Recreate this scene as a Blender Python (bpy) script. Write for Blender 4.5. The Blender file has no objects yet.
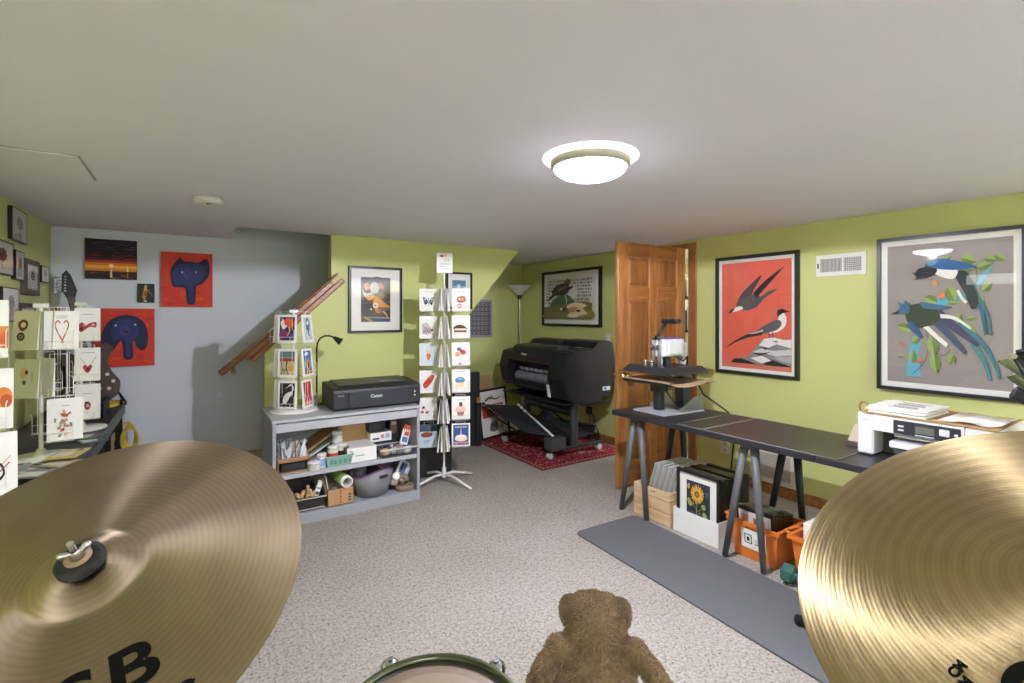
EXPO = 1.6
import bpy, bmesh, math, random
from mathutils import Vector, Matrix, Euler
random.seed(7)
SC = bpy.context.scene
COL = SC.collection
PI = math.pi
RX, LX, GY, WY, NY, HC = 3.89, -0.90, 4.36, 5.12, 5.67, 2.12

# ---------------------------------------------------------------- materials
def lin(h):
    h = h.lstrip('#')
    out = []
    for i in (0, 2, 4):
        c = int(h[i:i+2], 16) / 255
        out.append(c / 12.92 if c <= .04045 else ((c + .055) / 1.055) ** 2.4)
    return (*out, 1)
MATS = {}
def mat(hexc, rough=.6, metal=0., noise=.06, scale=25., bump=0., coat=0., spec=.5, name=None, emit=0., aniso=0.):
    key = (hexc, rough, metal, noise, scale, bump, coat, spec, emit, aniso)
    if key in MATS: return MATS[key]
    m = bpy.data.materials.new(name or 'surface_' + hexc.strip('#'))
    m.use_nodes = True
    nt = m.node_tree; N = nt.nodes; L = nt.links
    b = N['Principled BSDF']
    b.inputs['Roughness'].default_value = rough
    b.inputs['Metallic'].default_value = metal
    b.inputs['Specular IOR Level'].default_value = spec
    b.inputs['Coat Weight'].default_value = coat
    c = lin(hexc)
    b.inputs['Base Color'].default_value = c
    if emit:
        b.inputs['Emission Color'].default_value = c
        b.inputs['Emission Strength'].default_value = emit
    if noise or bump:
        tc = N.new('ShaderNodeTexCoord'); nz = N.new('ShaderNodeTexNoise')
        nz.inputs['Scale'].default_value = scale; nz.inputs['Detail'].default_value = 4
        L.new(tc.outputs['Object'], nz.inputs['Vector'])
        if noise:
            mx = N.new('ShaderNodeMix'); mx.data_type = 'RGBA'
            mx.inputs[6].default_value = tuple(x * (1 - noise) for x in c[:3]) + (1,)
            mx.inputs[7].default_value = tuple(min(1, x * (1 + noise)) for x in c[:3]) + (1,)
            L.new(nz.outputs['Fac'], mx.inputs[0]); L.new(mx.outputs[2], b.inputs['Base Color'])
        if bump:
            bp = N.new('ShaderNodeBump'); bp.inputs['Strength'].default_value = bump
            bp.inputs['Distance'].default_value = .005
            L.new(nz.outputs['Fac'], bp.inputs['Height']); L.new(bp.outputs['Normal'], b.inputs['Normal'])
    MATS[key] = m
    return m
def flat(hexc, rough=.7): return mat(hexc, rough, noise=.03, scale=60)

def m_carpet():
    m = bpy.data.materials.new('speckled_carpet'); m.use_nodes = True
    nt = m.node_tree; N = nt.nodes; L = nt.links; b = N['Principled BSDF']
    b.inputs['Roughness'].default_value = .95; b.inputs['Specular IOR Level'].default_value = .1
    tc = N.new('ShaderNodeTexCoord')
    n1 = N.new('ShaderNodeTexNoise'); n1.inputs['Scale'].default_value = 85; n1.inputs['Detail'].default_value = 3; n1.inputs['Roughness'].default_value = .7
    n2 = N.new('ShaderNodeTexNoise'); n2.inputs['Scale'].default_value = 45; n2.inputs['Detail'].default_value = 2
    n3 = N.new('ShaderNodeTexNoise'); n3.inputs['Scale'].default_value = 2.2; n3.inputs['Detail'].default_value = 3
    for n in (n1, n2, n3): L.new(tc.outputs['Object'], n.inputs['Vector'])
    r = N.new('ShaderNodeValToRGB'); e = r.color_ramp.elements
    e[0].position = .33; e[0].color = lin('#5f5a52')
    e[1].position = .43; e[1].color = lin('#a39d95')
    e2 = e.new(.56); e2.color = lin('#b0aaa3'); e3 = e.new(.70); e3.color = lin('#c2bdb6')
    L.new(n1.outputs['Fac'], r.inputs['Fac'])
    r2 = N.new('ShaderNodeValToRGB'); e = r2.color_ramp.elements
    e[0].position = .36; e[0].color = (.66, .64, .60, 1); e[1].position = .52; e[1].color = (1, 1, 1, 1)
    L.new(n2.outputs['Fac'], r2.inputs['Fac'])
    mx = N.new('ShaderNodeMix'); mx.data_type = 'RGBA'; mx.blend_type = 'MULTIPLY'; mx.inputs[0].default_value = .5
    L.new(r.outputs['Color'], mx.inputs[6]); L.new(r2.outputs['Color'], mx.inputs[7])
    r3 = N.new('ShaderNodeValToRGB'); e = r3.color_ramp.elements
    e[0].position = .35; e[0].color = (.92, .91, .89, 1); e[1].position = .65; e[1].color = (1, 1, 1, 1)
    L.new(n3.outputs['Fac'], r3.inputs['Fac'])
    m2 = N.new('ShaderNodeMix'); m2.data_type = 'RGBA'; m2.blend_type = 'MULTIPLY'; m2.inputs[0].default_value = 1
    L.new(mx.outputs[2], m2.inputs[6]); L.new(r3.outputs['Color'], m2.inputs[7])
    L.new(m2.outputs[2], b.inputs['Base Color'])
    bp = N.new('ShaderNodeBump'); bp.inputs['Strength'].default_value = .6; bp.inputs['Distance'].default_value = .008
    L.new(n1.outputs['Fac'], bp.inputs['Height']); L.new(bp.outputs['Normal'], b.inputs['Normal'])
    return m
def m_wood(name, c1, c2, axis='Z', scale=6., rough=.4):
    m = bpy.data.materials.new(name); m.use_nodes = True
    nt = m.node_tree; N = nt.nodes; L = nt.links; b = N['Principled BSDF']
    b.inputs['Roughness'].default_value = rough
    tc = N.new('ShaderNodeTexCoord'); mp = N.new('ShaderNodeMapping')
    s = {'X': (.12, 1, 1), 'Y': (1, .12, 1), 'Z': (1, 1, .12)}[axis]
    mp.inputs['Scale'].default_value = tuple(scale * k for k in s)
    nz = N.new('ShaderNodeTexNoise'); nz.inputs['Scale'].default_value = 3; nz.inputs['Detail'].default_value = 6; nz.inputs['Distortion'].default_value = 1.2
    L.new(tc.outputs['Object'], mp.inputs['Vector']); L.new(mp.outputs['Vector'], nz.inputs['Vector'])
    r = N.new('ShaderNodeValToRGB'); e = r.color_ramp.elements
    e[0].position = .32; e[0].color = lin(c1); e[1].position = .68; e[1].color = lin(c2)
    L.new(nz.outputs['Fac'], r.inputs['Fac']); L.new(r.outputs['Color'], b.inputs['Base Color'])
    return m
def m_brass(name, c1, c2, scale, rough, bump=.35):
    """lathed cymbal bronze: concentric grooves, radial tangent"""
    m = bpy.data.materials.new(name); m.use_nodes = True
    nt = m.node_tree; N = nt.nodes; L = nt.links; b = N['Principled BSDF']
    b.inputs['Metallic'].default_value = 1; b.inputs['Roughness'].default_value = rough
    b.inputs['Anisotropic'].default_value = .93
    tg = N.new('ShaderNodeTangent'); tg.direction_type = 'RADIAL'; tg.axis = 'Z'
    L.new(tg.outputs['Tangent'], b.inputs['Tangent'])
    tc = N.new('ShaderNodeTexCoord')
    w = N.new('ShaderNodeTexWave'); w.wave_type = 'RINGS'; w.rings_direction = 'Z'
    w.inputs['Scale'].default_value = scale; w.inputs['Distortion'].default_value = .3; w.inputs['Detail'].default_value = 2
    w2 = N.new('ShaderNodeTexWave'); w2.wave_type = 'RINGS'; w2.rings_direction = 'Z'
    w2.inputs['Scale'].default_value = scale * .31; w2.inputs['Distortion'].default_value = 1.0
    nz = N.new('ShaderNodeTexNoise'); nz.inputs['Scale'].default_value = 14; nz.inputs['Detail'].default_value = 6
    for n in (w, w2, nz): L.new(tc.outputs['Object'], n.inputs['Vector'])
    ad = N.new('ShaderNodeMath'); ad.operation = 'MULTIPLY_ADD'; ad.inputs[1].default_value = .7; L.new(w.outputs['Fac'], ad.inputs[0]); L.new(w2.outputs['Fac'], ad.inputs[2])
    mx0 = N.new('ShaderNodeMath'); mx0.operation = 'MULTIPLY'; mx0.inputs[1].default_value = .14; L.new(ad.outputs[0], mx0.inputs[0])
    ad2 = N.new('ShaderNodeMath'); ad2.operation = 'MULTIPLY_ADD'; ad2.inputs[1].default_value = .75; L.new(nz.outputs['Fac'], ad2.inputs[0]); L.new(mx0.outputs[0], ad2.inputs[2])
    r = N.new('ShaderNodeValToRGB'); e = r.color_ramp.elements
    e[0].position = .38; e[0].color = lin(c1); e[1].position = .95; e[1].color = lin(c2)
    L.new(ad2.outputs[0], r.inputs['Fac']); L.new(r.outputs['Color'], b.inputs['Base Color'])
    bp = N.new('ShaderNodeBump'); bp.inputs['Strength'].default_value = bump; bp.inputs['Distance'].default_value = .0003
    L.new(ad.outputs[0], bp.inputs['Height']); L.new(bp.outputs['Normal'], b.inputs['Normal'])
    return m
def m_glass(name, tint=(1, 1, 1, 1), gloss=.02, fres=1.5):
    m = bpy.data.materials.new(name); m.use_nodes = True
    nt = m.node_tree; N = nt.nodes; L = nt.links
    N.remove(N['Principled BSDF'])
    t = N.new('ShaderNodeBsdfTransparent'); t.inputs['Color'].default_value = tint
    g = N.new('ShaderNodeBsdfGlossy'); g.inputs['Roughness'].default_value = gloss
    lw = N.new('ShaderNodeLayerWeight'); lw.inputs['Blend'].default_value = .5
    pw = N.new('ShaderNodeMath'); pw.operation = 'POWER'; pw.inputs[1].default_value = 4; L.new(lw.outputs['Facing'], pw.inputs[0])
    f = N.new('ShaderNodeMath'); f.operation = 'MULTIPLY_ADD'; f.inputs[1].default_value = .9; f.inputs[2].default_value = .045; L.new(pw.outputs[0], f.inputs[0])
    mx = N.new('ShaderNodeMixShader')
    L.new(f.outputs[0], mx.inputs[0]); L.new(t.outputs[0], mx.inputs[1]); L.new(g.outputs[0], mx.inputs[2])
    L.new(mx.outputs[0], N['Material Output'].inputs['Surface'])
    return m
def m_rug():
    m = bpy.data.materials.new('oriental_rug_weave'); m.use_nodes = True
    nt = m.node_tree; N = nt.nodes; L = nt.links; b = N['Principled BSDF']
    b.inputs['Roughness'].default_value = .95; b.inputs['Specular IOR Level'].default_value = .1
    tc = N.new('ShaderNodeTexCoord')
    v = N.new('ShaderNodeTexVoronoi'); v.inputs['Scale'].default_value = 11
    v2 = N.new('ShaderNodeTexVoronoi'); v2.inputs['Scale'].default_value = 26
    nz = N.new('ShaderNodeTexNoise'); nz.inputs['Scale'].default_value = 30
    for n in (v, v2, nz): L.new(tc.outputs['Object'], n.inputs['Vector'])
    r = N.new('ShaderNodeValToRGB'); r.color_ramp.interpolation = 'CONSTANT'; e = r.color_ramp.elements
    e[0].position = 0; e[0].color = lin('#b09a7c'); e[1].position = .16; e[1].color = lin('#6d1f2a')
    for p, c in ((.3, '#9a2f3a'), (.48, '#2a2733'), (.56, '#8d2632'), (.7, '#b89b78'), (.78, '#7c2530')):
        k = e.new(p); k.color = lin(c)
    L.new(v.outputs['Distance'], r.inputs['Fac'])
    r2 = N.new('ShaderNodeValToRGB'); r2.color_ramp.interpolation = 'CONSTANT'; e = r2.color_ramp.elements
    e[0].position = 0; e[0].color = lin('#c8b08a'); e[1].position = .2; e[1].color = lin('#8b2733')
    k = e.new(.5); k.color = lin('#8b2733'); k = e.new(.62); k.color = lin('#3a2a35')
    L.new(v2.outputs['Distance'], r2.inputs['Fac'])
    mx = N.new('ShaderNodeMix'); mx.data_type = 'RGBA'
    g = N.new('ShaderNodeMath'); g.operation = 'GREATER_THAN'; g.inputs[1].default_value = .52
    L.new(nz.outputs['Fac'], g.inputs[0]); L.new(g.outputs[0], mx.inputs[0])
    L.new(r.outputs['Color'], mx.inputs[6]); L.new(r2.outputs['Color'], mx.inputs[7]); L.new(mx.outputs[2], b.inputs['Base Color'])
    return m

GREEN = mat('#cad088', .5, noise=.03, scale=3, bump=.02, spec=.3, name='lime_wall_paint')
NOOKG = GREEN
BLUEW = mat('#d6dce2', .6, noise=.03, scale=3, bump=.02, spec=.3, name='pale_blue_wall_paint')
CEILM = mat('#e9e7f3', .8, noise=.03, scale=2, bump=.02, spec=.2, name='ceiling_paint')
WHITE = flat('#ecebe8', .5); PAPER = flat('#f2f0ec', .8); OFFW = flat('#dcdad2', .6)
BLACK = mat('#17181a', .45, noise=.1); BLACKM = mat('#1c1d1f', .7, noise=.1); DARK = mat('#2b2c2f', .5, noise=.1)
CHROME = mat('#c9cbcf', .18, 1., noise=0); STEEL = mat('#8d9094', .35, 1., noise=.05)
WIRE = mat('#e6e5e0', .35, noise=0, coat=.2)
CARD = mat('#b48f63', .85, noise=.08, scale=8, name='corrugated_cardboard')
DOORW = m_wood('stained_pine', '#8a572b', '#b57a44', 'Z', 5, .35)
DOORX = m_wood('stained_pine_rail', '#835127', '#ad733f', 'X', 5, .35)
OAKX = m_wood('varnished_oak', '#7a4a22', '#a9703c', 'X', 6, .35)
PINE = m_wood('raw_pine', '#c9a47a', '#dfc29b', 'Y', 6, .7)
GLASS = m_glass('picture_glass', gloss=.02, fres=1.5)
CLEAR = m_glass('clear_plastic', (.94, .95, .96, 1), .15, 1.5)

# ---------------------------------------------------------------- mesh builder
INV = {}
class MB:
    def __init__(s): s.bm = bmesh.new(); s.ms = []
    def mi(s, m):
        if m not in s.ms: s.ms.append(m)
        return s.ms.index(m)
    def _fin(s, verts, m, M=None, smooth=False):
        if M is not None: bmesh.ops.transform(s.bm, matrix=M, verts=verts)
        i = s.mi(m); vs = set(verts)
        for f in {f for v in verts for f in v.link_faces}:
            if all(v in vs for v in f.verts): f.material_index = i; f.smooth = smooth
    def box(s, x0, x1, y0, y1, z0, z1, m, bev=0., M=None, seg=1):
        vs = bmesh.ops.create_cube(s.bm, size=1)['verts']
        T = Matrix.Translation(((x0+x1)/2, (y0+y1)/2, (z0+z1)/2)) @ Matrix.Diagonal((abs(x1-x0), abs(y1-y0), abs(z1-z0), 1))
        bmesh.ops.transform(s.bm, matrix=T, verts=vs)
        if bev:
            es = list({e for v in vs for e in v.link_edges})
            r = bmesh.ops.bevel(s.bm, geom=es, offset=bev, segments=seg, profile=.5, affect='EDGES')
            vs = list({v for f in r['faces'] for v in f.verts} | {v for v in vs if v.is_valid})
        s._fin(vs, m, M); return s
    def mesh(s, verts, faces, m, M=None, smooth=False):
        vs = [s.bm.verts.new(v) for v in verts]
        for f in faces:
            try: s.bm.faces.new([vs[i] for i in f])
            except ValueError: pass
        s._fin(vs, m, M, smooth); return s
    def prism(s, pts, d, m, M=None):
        """polygon in local XY extruded along +Z by d"""
        a = sum(p[0]*q[1]-q[0]*p[1] for p, q in zip(pts, pts[1:]+pts[:1]))
        if a < 0: pts = pts[::-1]
        n = len(pts)
        V = [(x, y, 0) for x, y in pts] + [(x, y, d) for x, y in pts]
        Fs = [list(range(n))[::-1], list(range(n, 2*n))] + [[i, (i+1) % n, n+(i+1) % n, n+i] for i in range(n)]
        return s.mesh(V, Fs, m, M)
    def cyl(s, p0, p1, r0, m, r1=None, seg=16, smooth=True):
        p0, p1 = Vector(p0), Vector(p1); r1 = r0 if r1 is None else r1
        d = p1 - p0; q = Vector((0, 0, 1)).rotation_difference(d)
        V, Fs = [], []
        for k, (p, r) in enumerate(((p0, r0), (p1, r1))):
            for i in range(seg):
                a = 2*PI*i/seg
                V.append(p + q @ Vector((r*math.cos(a), r*math.sin(a), 0)))
        Fs = [[i, (i+1) % seg, seg+(i+1) % seg, seg+i] for i in range(seg)]
        s.mesh(V, Fs, m, None, smooth)
        s.mesh(V[:seg], [list(range(seg))[::-1]], m); s.mesh(V[seg:], [list(range(seg))], m)
        return s
    def tube(s, pts, r, m, seg=8, closed=False, r1=None):
        P = [Vector(p) for p in pts]; n = len(P); V, Fs = [], []
        up = None
        for i in range(n):
            t = (P[(i+1) % n] - P[i-1]) if closed else (P[min(i+1, n-1)] - P[max(i-1, 0)])
            t.normalize()
            if up is None:
                up = t.orthogonal().normalized()
            up = (up - t*up.dot(t))
            if up.length < 1e-6: up = t.orthogonal()
            up.normalize(); w = t.cross(up)
            rr = r if r1 is None else r + (r1-r)*i/(n-1)
            for k in range(seg):
                a = 2*PI*k/seg
                V.append(P[i] + up*(rr*math.cos(a)) + w*(rr*math.sin(a)))
        for i in range(n if closed else n-1):
            j = (i+1) % n
            for k in range(seg):
                l = (k+1) % seg
                Fs.append([i*seg+k, i*seg+l, j*seg+l, j*seg+k])
        if not closed:
            Fs += [list(range(seg))[::-1], list(range((n-1)*seg, n*seg))]
        return s.mesh(V, Fs, m, None, True)
    def lathe(s, prof, m, c=(0, 0, 0), seg=32, M=None, smooth=True, sx=1., sy=1.):
        V, Fs, rings = [], [], []
        for r, z in prof:
            if r < 1e-6: rings.append([len(V)]); V.append((c[0], c[1], c[2]+z))
            else:
                rings.append(list(range(len(V), len(V)+seg)))
                for k in range(seg):
                    a = 2*PI*k/seg
                    V.append((c[0]+sx*r*math.cos(a), c[1]+sy*r*math.sin(a), c[2]+z))
        for a, b in zip(rings, rings[1:]):
            for k in range(seg):
                l = (k+1) % seg
                if len(a) == 1 and len(b) == 1: continue
                if len(a) == 1: Fs.append([a[0], b[l], b[k]])
                elif len(b) == 1: Fs.append([a[k], a[l], b[0]])
                else: Fs.append([a[k], a[l], b[l], b[k]])
        return s.mesh(V, Fs, m, M, smooth)
    def ball(s, c, r, m, seg=16, M=None):
        r = (r, r, r) if not hasattr(r, '__len__') else r
        vs = bmesh.ops.create_uvsphere(s.bm, u_segments=seg, v_segments=max(6, seg//2), radius=1)['verts']
        T = Matrix.Translation(c) @ (M or Matrix()) @ Matrix.Diagonal((*r, 1))
        s._fin(vs, m, T, True); return s
    def ring(s, W, H, w, y0, y1, m, x0=0, z0=0):
        """rectangular frame in XZ from (x0,z0), border w, depth y0..y1"""
        o = [(x0, z0), (x0+W, z0), (x0+W, z0+H), (x0, z0+H)]
        i = [(x0+w, z0+w), (x0+W-w, z0+w), (x0+W-w, z0+H-w), (x0+w, z0+H-w)]
        V = [(x, y, z) for y in (y0, y1) for L in (o, i) for x, z in L]
        Fs = []
        for k in range(4):
            l = (k+1) % 4
            Fs += [[k, l, 4+l, 4+k], [8+k, 12+k, 12+l, 8+l], [k, 8+k, 8+l, l], [4+k, 4+l, 12+l, 12+k]]
        return s.mesh(V, Fs, m)
    def text(s, t, size, m, M, ext=.0004, align='CENTER', shear=0., bold=0., res=3):
        cu = bpy.data.curves.new('lettering', 'FONT'); cu.body = t; cu.size = size; cu.extrude = ext; cu.align_x = align; cu.align_y = 'CENTER'; cu.shear = shear; cu.offset = bold
        cu.resolution_u = res
        ob = bpy.data.objects.new('lettering', cu); me = ob.to_mesh()
        vs = [v.co.copy() for v in me.vertices]; fs = [list(p.vertices) for p in me.polygons]
        ob.to_mesh_clear(); bpy.data.objects.remove(ob); bpy.data.curves.remove(cu)
        return s.mesh(vs, fs, m, M)
    def build(s, name, parent=None, world=True):
        if parent is not None and world and parent.name in INV:
            bmesh.ops.transform(s.bm, matrix=INV[parent.name], verts=s.bm.verts[:])
        bmesh.ops.recalc_face_normals(s.bm, faces=s.bm.faces[:])
        me = bpy.data.meshes.new(name); s.bm.to_mesh(me); s.bm.free()
        for m in s.ms: me.materials.append(m)
        o = bpy.data.objects.new(name, me); COL.objects.link(o)
        if parent is not None:
            o.parent = parent
            if parent.name in INV: INV[o.name] = INV[parent.name]
        return o
def tag(o, label, cat, group=None, kind=None):
    o['label'] = label; o['category'] = cat
    if group: o['group'] = group
    if kind: o['kind'] = kind
    return o
def thing(name, label, cat, loc=(0, 0, 0), rz=0., group=None):
    o = bpy.data.objects.new(name, None); o.empty_display_size = .05; COL.objects.link(o)
    o.location = loc; o.rotation_euler = (0, 0, rz)
    INV[o.name] = (Matrix.Translation(loc) @ Matrix.Rotation(rz, 4, 'Z')).inverted()
    return tag(o, label, cat, group)
def loc_thing(name, label, cat, M, group=None):
    o = bpy.data.objects.new(name, None); o.empty_display_size = .05; COL.objects.link(o)
    o.matrix_world = M; o.matrix_basis = M
    return tag(o, label, cat, group)
def lone(mb, name, label, cat, group=None, origin=None):
    """a one-mesh thing, its origin at its own base"""
    vs = mb.bm.verts
    mn = [min(v.co[i] for v in vs) for i in range(3)]; mxx = [max(v.co[i] for v in vs) for i in range(3)]
    c = Vector(((mn[0]+mxx[0])/2, (mn[1]+mxx[1])/2, mn[2]))
    bmesh.ops.translate(mb.bm, vec=-c, verts=mb.bm.verts[:])
    o = mb.build(name); o.location = c
    return tag(o, label, cat, group)
def struct(mb, name, parent=None):
    o = mb.build(name, parent)
    if parent is None: o['kind'] = 'structure'
    return o
def copy_tree(o, parent=None):
    c = o.copy(); COL.objects.link(c)
    if parent is not None: c.parent = parent
    for ch in list(o.children): copy_tree(ch, c)
    return c
def TR(x, y, z, rz=0, rx=0, ry=0):
    return Matrix.Translation((x, y, z)) @ Euler((rx, ry, rz), 'XYZ').to_matrix().to_4x4()
# ---------------------------------------------------------------- flat artwork
def ell(cx, cy, rx, ry=None, rot=0, n=20, a0=0, a1=360):
    ry = rx if ry is None else ry; c, s_ = math.cos(rot*PI/180), math.sin(rot*PI/180); out = []
    full = abs(a1-a0) >= 360
    for i in range(n):
        a = (a0 + (a1-a0)*i/(n if full else n-1))*PI/180
        x, y = rx*math.cos(a), ry*math.sin(a)
        out.append((cx + x*c - y*s_, cy + x*s_ + y*c))
    return out
def blob(pts, k=5):
    n = len(pts); out = []
    for i in range(n):
        p0, p1, p2, p3 = pts[i-1], pts[i], pts[(i+1) % n], pts[(i+2) % n]
        for j in range(k):
            t = j/k
            out.append(tuple(.5*((2*p1[a]) + (-p0[a]+p2[a])*t + (2*p0[a]-5*p1[a]+4*p2[a]-p3[a])*t*t + (-p0[a]+3*p1[a]-3*p2[a]+p3[a])*t**3) for a in (0, 1)))
    return out
def stroke(pts, w, w1=None, k=6):
    """tapering ribbon along a smooth line"""
    P = []
    n = len(pts)
    for i in range(n-1):
        p0, p1, p2, p3 = pts[max(i-1, 0)], pts[i], pts[i+1], pts[min(i+2, n-1)]
        for j in range(k):
            t = j/k
            P.append(tuple(.5*((2*p1[a]) + (-p0[a]+p2[a])*t + (2*p0[a]-5*p1[a]+4*p2[a]-p3[a])*t*t + (-p0[a]+3*p1[a]-3*p2[a]+p3[a])*t**3) for a in (0, 1)))
    P.append(pts[-1]); L, R = [], []; w1 = w if w1 is None else w1
    for i, p in enumerate(P):
        q, r = P[max(i-1, 0)], P[min(i+1, len(P)-1)]
        dx, dy = r[0]-q[0], r[1]-q[1]; d = math.hypot(dx, dy) or 1
        ww = (w + (w1-w)*i/(len(P)-1))/2
        L.append((p[0]-dy/d*ww, p[1]+dx/d*ww)); R.append((p[0]+dy/d*ww, p[1]-dx/d*ww))
    return L + R[::-1]
def rect(x0, y0, x1, y1): return [(x0, y0), (x1, y0), (x1, y1), (x0, y1)]
def paint(mb, shapes, W, H, y=0., x0=0., z0=0., step=.00025, M=None):
    """flat coloured shapes (unit square) on a sheet facing -Y"""
    for i, sh in enumerate(shapes):
        c, pts = sh[0], sh[1]
        yy = y - step*(1+i)
        pts = [(x0+px*W, z0+pz*H) for px, pz in pts]
        a = sum(p[0]*q[1]-q[0]*p[1] for p, q in zip(pts, pts[1:]+pts[:1]))
        if a < 0: pts = pts[::-1]
        mb.mesh([(px, yy, pz) for px, pz in pts], [list(range(len(pts)))], flat(c), M)
def picture(name, label, loc, rz, W, H, fw, fd, fmat, mw, shapes, matc='#f1efe9', group=None, glass=True, bg=None, cat='framed picture', lean=0., mwz=None, inset=.45):
    """frame + mat board + print + glass; loc is the lower left back corner seen from the front"""
    M = TR(*loc, rz=rz) @ Matrix.Rotation(lean, 4, 'X')
    t = loc_thing(name, label, cat, M, group)
    MB().ring(W, H, fw, -fd, 0, fmat).build('frame', t, False)
    b = MB(); b.box(fw*.5, W-fw*.5, -fd*inset, -.001, fw*.5, H-fw*.5, flat(matc)); b.build('mat_board', t, False)
    mwz = mw if mwz is None else mwz
    p = MB(); w, h = W-2*fw-2*mw, H-2*fw-2*mwz; y = -fd*inset-.0005
    if bg: p.mesh([(fw+mw, y, fw+mwz), (fw+mw+w, y, fw+mwz), (fw+mw+w, y, fw+mwz+h), (fw+mw, y, fw+mwz+h)], [[0, 1, 2, 3]], flat(bg))
    paint(p, shapes, w, h, y, fw+mw, fw+mwz)
    p.build('print', t, False)
    if glass:
        yg = -fd*inset-.0005-.00025*(len(shapes)+4)
        g = MB(); g.mesh([(fw, yg, fw), (W-fw, yg, fw), (W-fw, yg, H-fw), (fw, yg, H-fw)], [[0, 1, 2, 3]], GLASS); g.build('glass', t, False)
    return t
# ================================================================ the room
YF = -2.6
b = MB(); b.box(-1.0, 5.2, YF-.1, 5.9, -.1, 0, m_carpet()); struct(b, 'floor')
b = MB()
b.box(-1.0, 4.0, YF, 4.38, HC, HC+.16, CEILM); b.box(-1.0, .305, 4.38, WY, HC, HC+.16, CEILM)
b.prism([(2.955, HC), (4.0, HC), (4.0, HC+.16), (2.9, HC+.16)], NY+.1-4.38, CEILM, TR(0, NY+.1, 0, rx=PI/2))
struct(b, 'ceiling')
b = MB(); b.box(-.86, -.405, 2.79, 3.23, HC-.006, HC-.0005, CEILM, .002); b.box(-.88, -.395, 2.78, 3.24, HC-.002, HC-.0004, mat('#a9a8a4', .8))
struct(b, 'ceiling_panel')
b = MB()
for (y0, y1, z0, z1) in ((YF, 2.905, 0, HC), (2.905, 3.77, 2.06, HC), (3.77, NY, 0, HC)): b.box(RX, RX+.1, y0, y1, z0, z1, GREEN)
struct(b, 'wall_right')
b = MB()
for (y0, y1, z0, z1) in ((YF, 1.25, 0, HC), (1.25, 1.75, 0, 1.80), (1.25, 1.75, 1.97, HC), (1.75, WY, 0, HC)): b.box(LX-.1, LX, y0, y1, z0, z1, GREEN)
struct(b, 'wall_left')
b = MB(); b.box(LX-.1, RX+.1, YF-.1, YF, 0, HC, mat('#e6e4e2', .6)); struct(b, 'wall_front')
b = MB(); b.prism([(LX-.1, 0), (1.15, 0), (1.15, .10), (2.94, HC+.12), (3.99, HC+.18), (3.99, 3.5), (LX-.1, 3.5)], .10, BLUEW, TR(0, WY+.10, 0, rx=PI/2)); struct(b, 'wall_stairs')
b = MB()
b.prism([(.50, 0), (1.72, 0), (1.72, .725), (2.957, HC), (2.957, 3.5), (1.012, 3.5), (1.012, 1.655), (.50, 1.175)], .10, GREEN, TR(0, GY+.10, 0, rx=PI/2))
struct(b, 'wall_back')
b = MB(); b.box(1.0, RX+.1, NY, NY+.1, 0, HC, NOOKG); b.box(1.1, 1.2, GY+.101, NY, 0, .14, NOOKG); b.box(1.1, 1.2, WY+.101, NY, .14, HC, NOOKG); struct(b, 'wall_nook')
b = MB(); b.prism([(1.09, .016), (2.957, HC), (2.957, HC+.03), (1.06, .016)], WY-GY-.102, NOOKG, TR(0, WY, 0, rx=PI/2)); b.box(1.0, 2.957, WY+.101, NY, HC, HC+.1, CEILM); struct(b, 'ceiling_nook_soffit')
b = MB()
b.box(.2, 4.0, 4.30, WY, 3.5, 3.6, mat('#8f9290', .8)); b.box(3.9, 4.0, 4.38, WY, 2.3, 3.5, BLUEW); b.box(.2, .305, 4.30, WY, 2.281, 3.5, BLUEW); b.box(.305, 1.012, 4.30, 4.38, 2.281, 3.5, BLUEW)
b.box(2.957, 3.9, 4.30, 4.38, 2.281, 3.5, BLUEW); b.box(2.96, 3.9, 4.38, WY, 2.281, 2.3, BLUEW)
struct(b, 'wall_landing')
st = MB(); stm = mat('#c9b294', .95, noise=.15, scale=80, bump=.4)
for i in range(12): st.box(.37+.2*i, .37+.2*(i+1)+.015, GY+.101, WY-.001, max(.001, 1.127*(.37+.2*(i+1)+.015)-1.17), .18*(i+1), stm, .006)
struct(st, 'stairs')
# raking oak cap on the knee wall
b = MB(); s_ = .94
A, Z0 = math.atan(s_), 1.135
capM = TR(.375, GY-.035, 1.075, ry=-A)
b.box(0, .90, 0, .165, .0, .042, OAKX, .006, capM); b.box(.02, .99, .012, .034, -.045, .0, OAKX, .008, capM); b.box(.0, .985, -.012, .05, .042, .058, OAKX, .007, capM)
struct(b, 'trim_1')
t = thing('handrail', 'slim oak handrail on the pale stair wall above the steps', 'handrail', (.75, WY-.05, .9))
hA = math.atan(.87); hM = TR(.24, WY-.075, .885, ry=-hA)
b = MB(); b.box(0, 2.6, 0, .045, 0, .055, OAKX, .012, hM, 2); b.build('rail', t)
for q in (.12, 1.1, 2.1):
    b = MB(); p = hM @ Vector((q, .022, 0)); b.tube([p, p+Vector((0, .0, -.035)), p+Vector((0, .05, -.05))], .007, mat('#8a6a3a', .3, 1., noise=0)); b.cyl(p+Vector((0, .047, -.05)), p+Vector((0, .0525, -.05)), .022, mat('#8a6a3a', .3, 1., noise=0)); b.build('bracket', t)
b = MB(); b.box(RX-.014, RX-.0005, 3.84, NY, 0, .085, OAKX, .004); b.box(RX-.014, RX-.0005, YF, 2.824, 0, .085, OAKX, .004); struct(b, 'baseboard_right')
b = MB(); b.box(2.38, RX-.015, NY-.014, NY-.0005, 0, .085, OAKX, .004); struct(b, 'baseboard_nook')
b = MB(); b.box(LX+.0005, .25, WY-.014, WY-.0005, 0, .085, mat('#e3e6e6', .5), .004); struct(b, 'baseboard_stairs')
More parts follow.
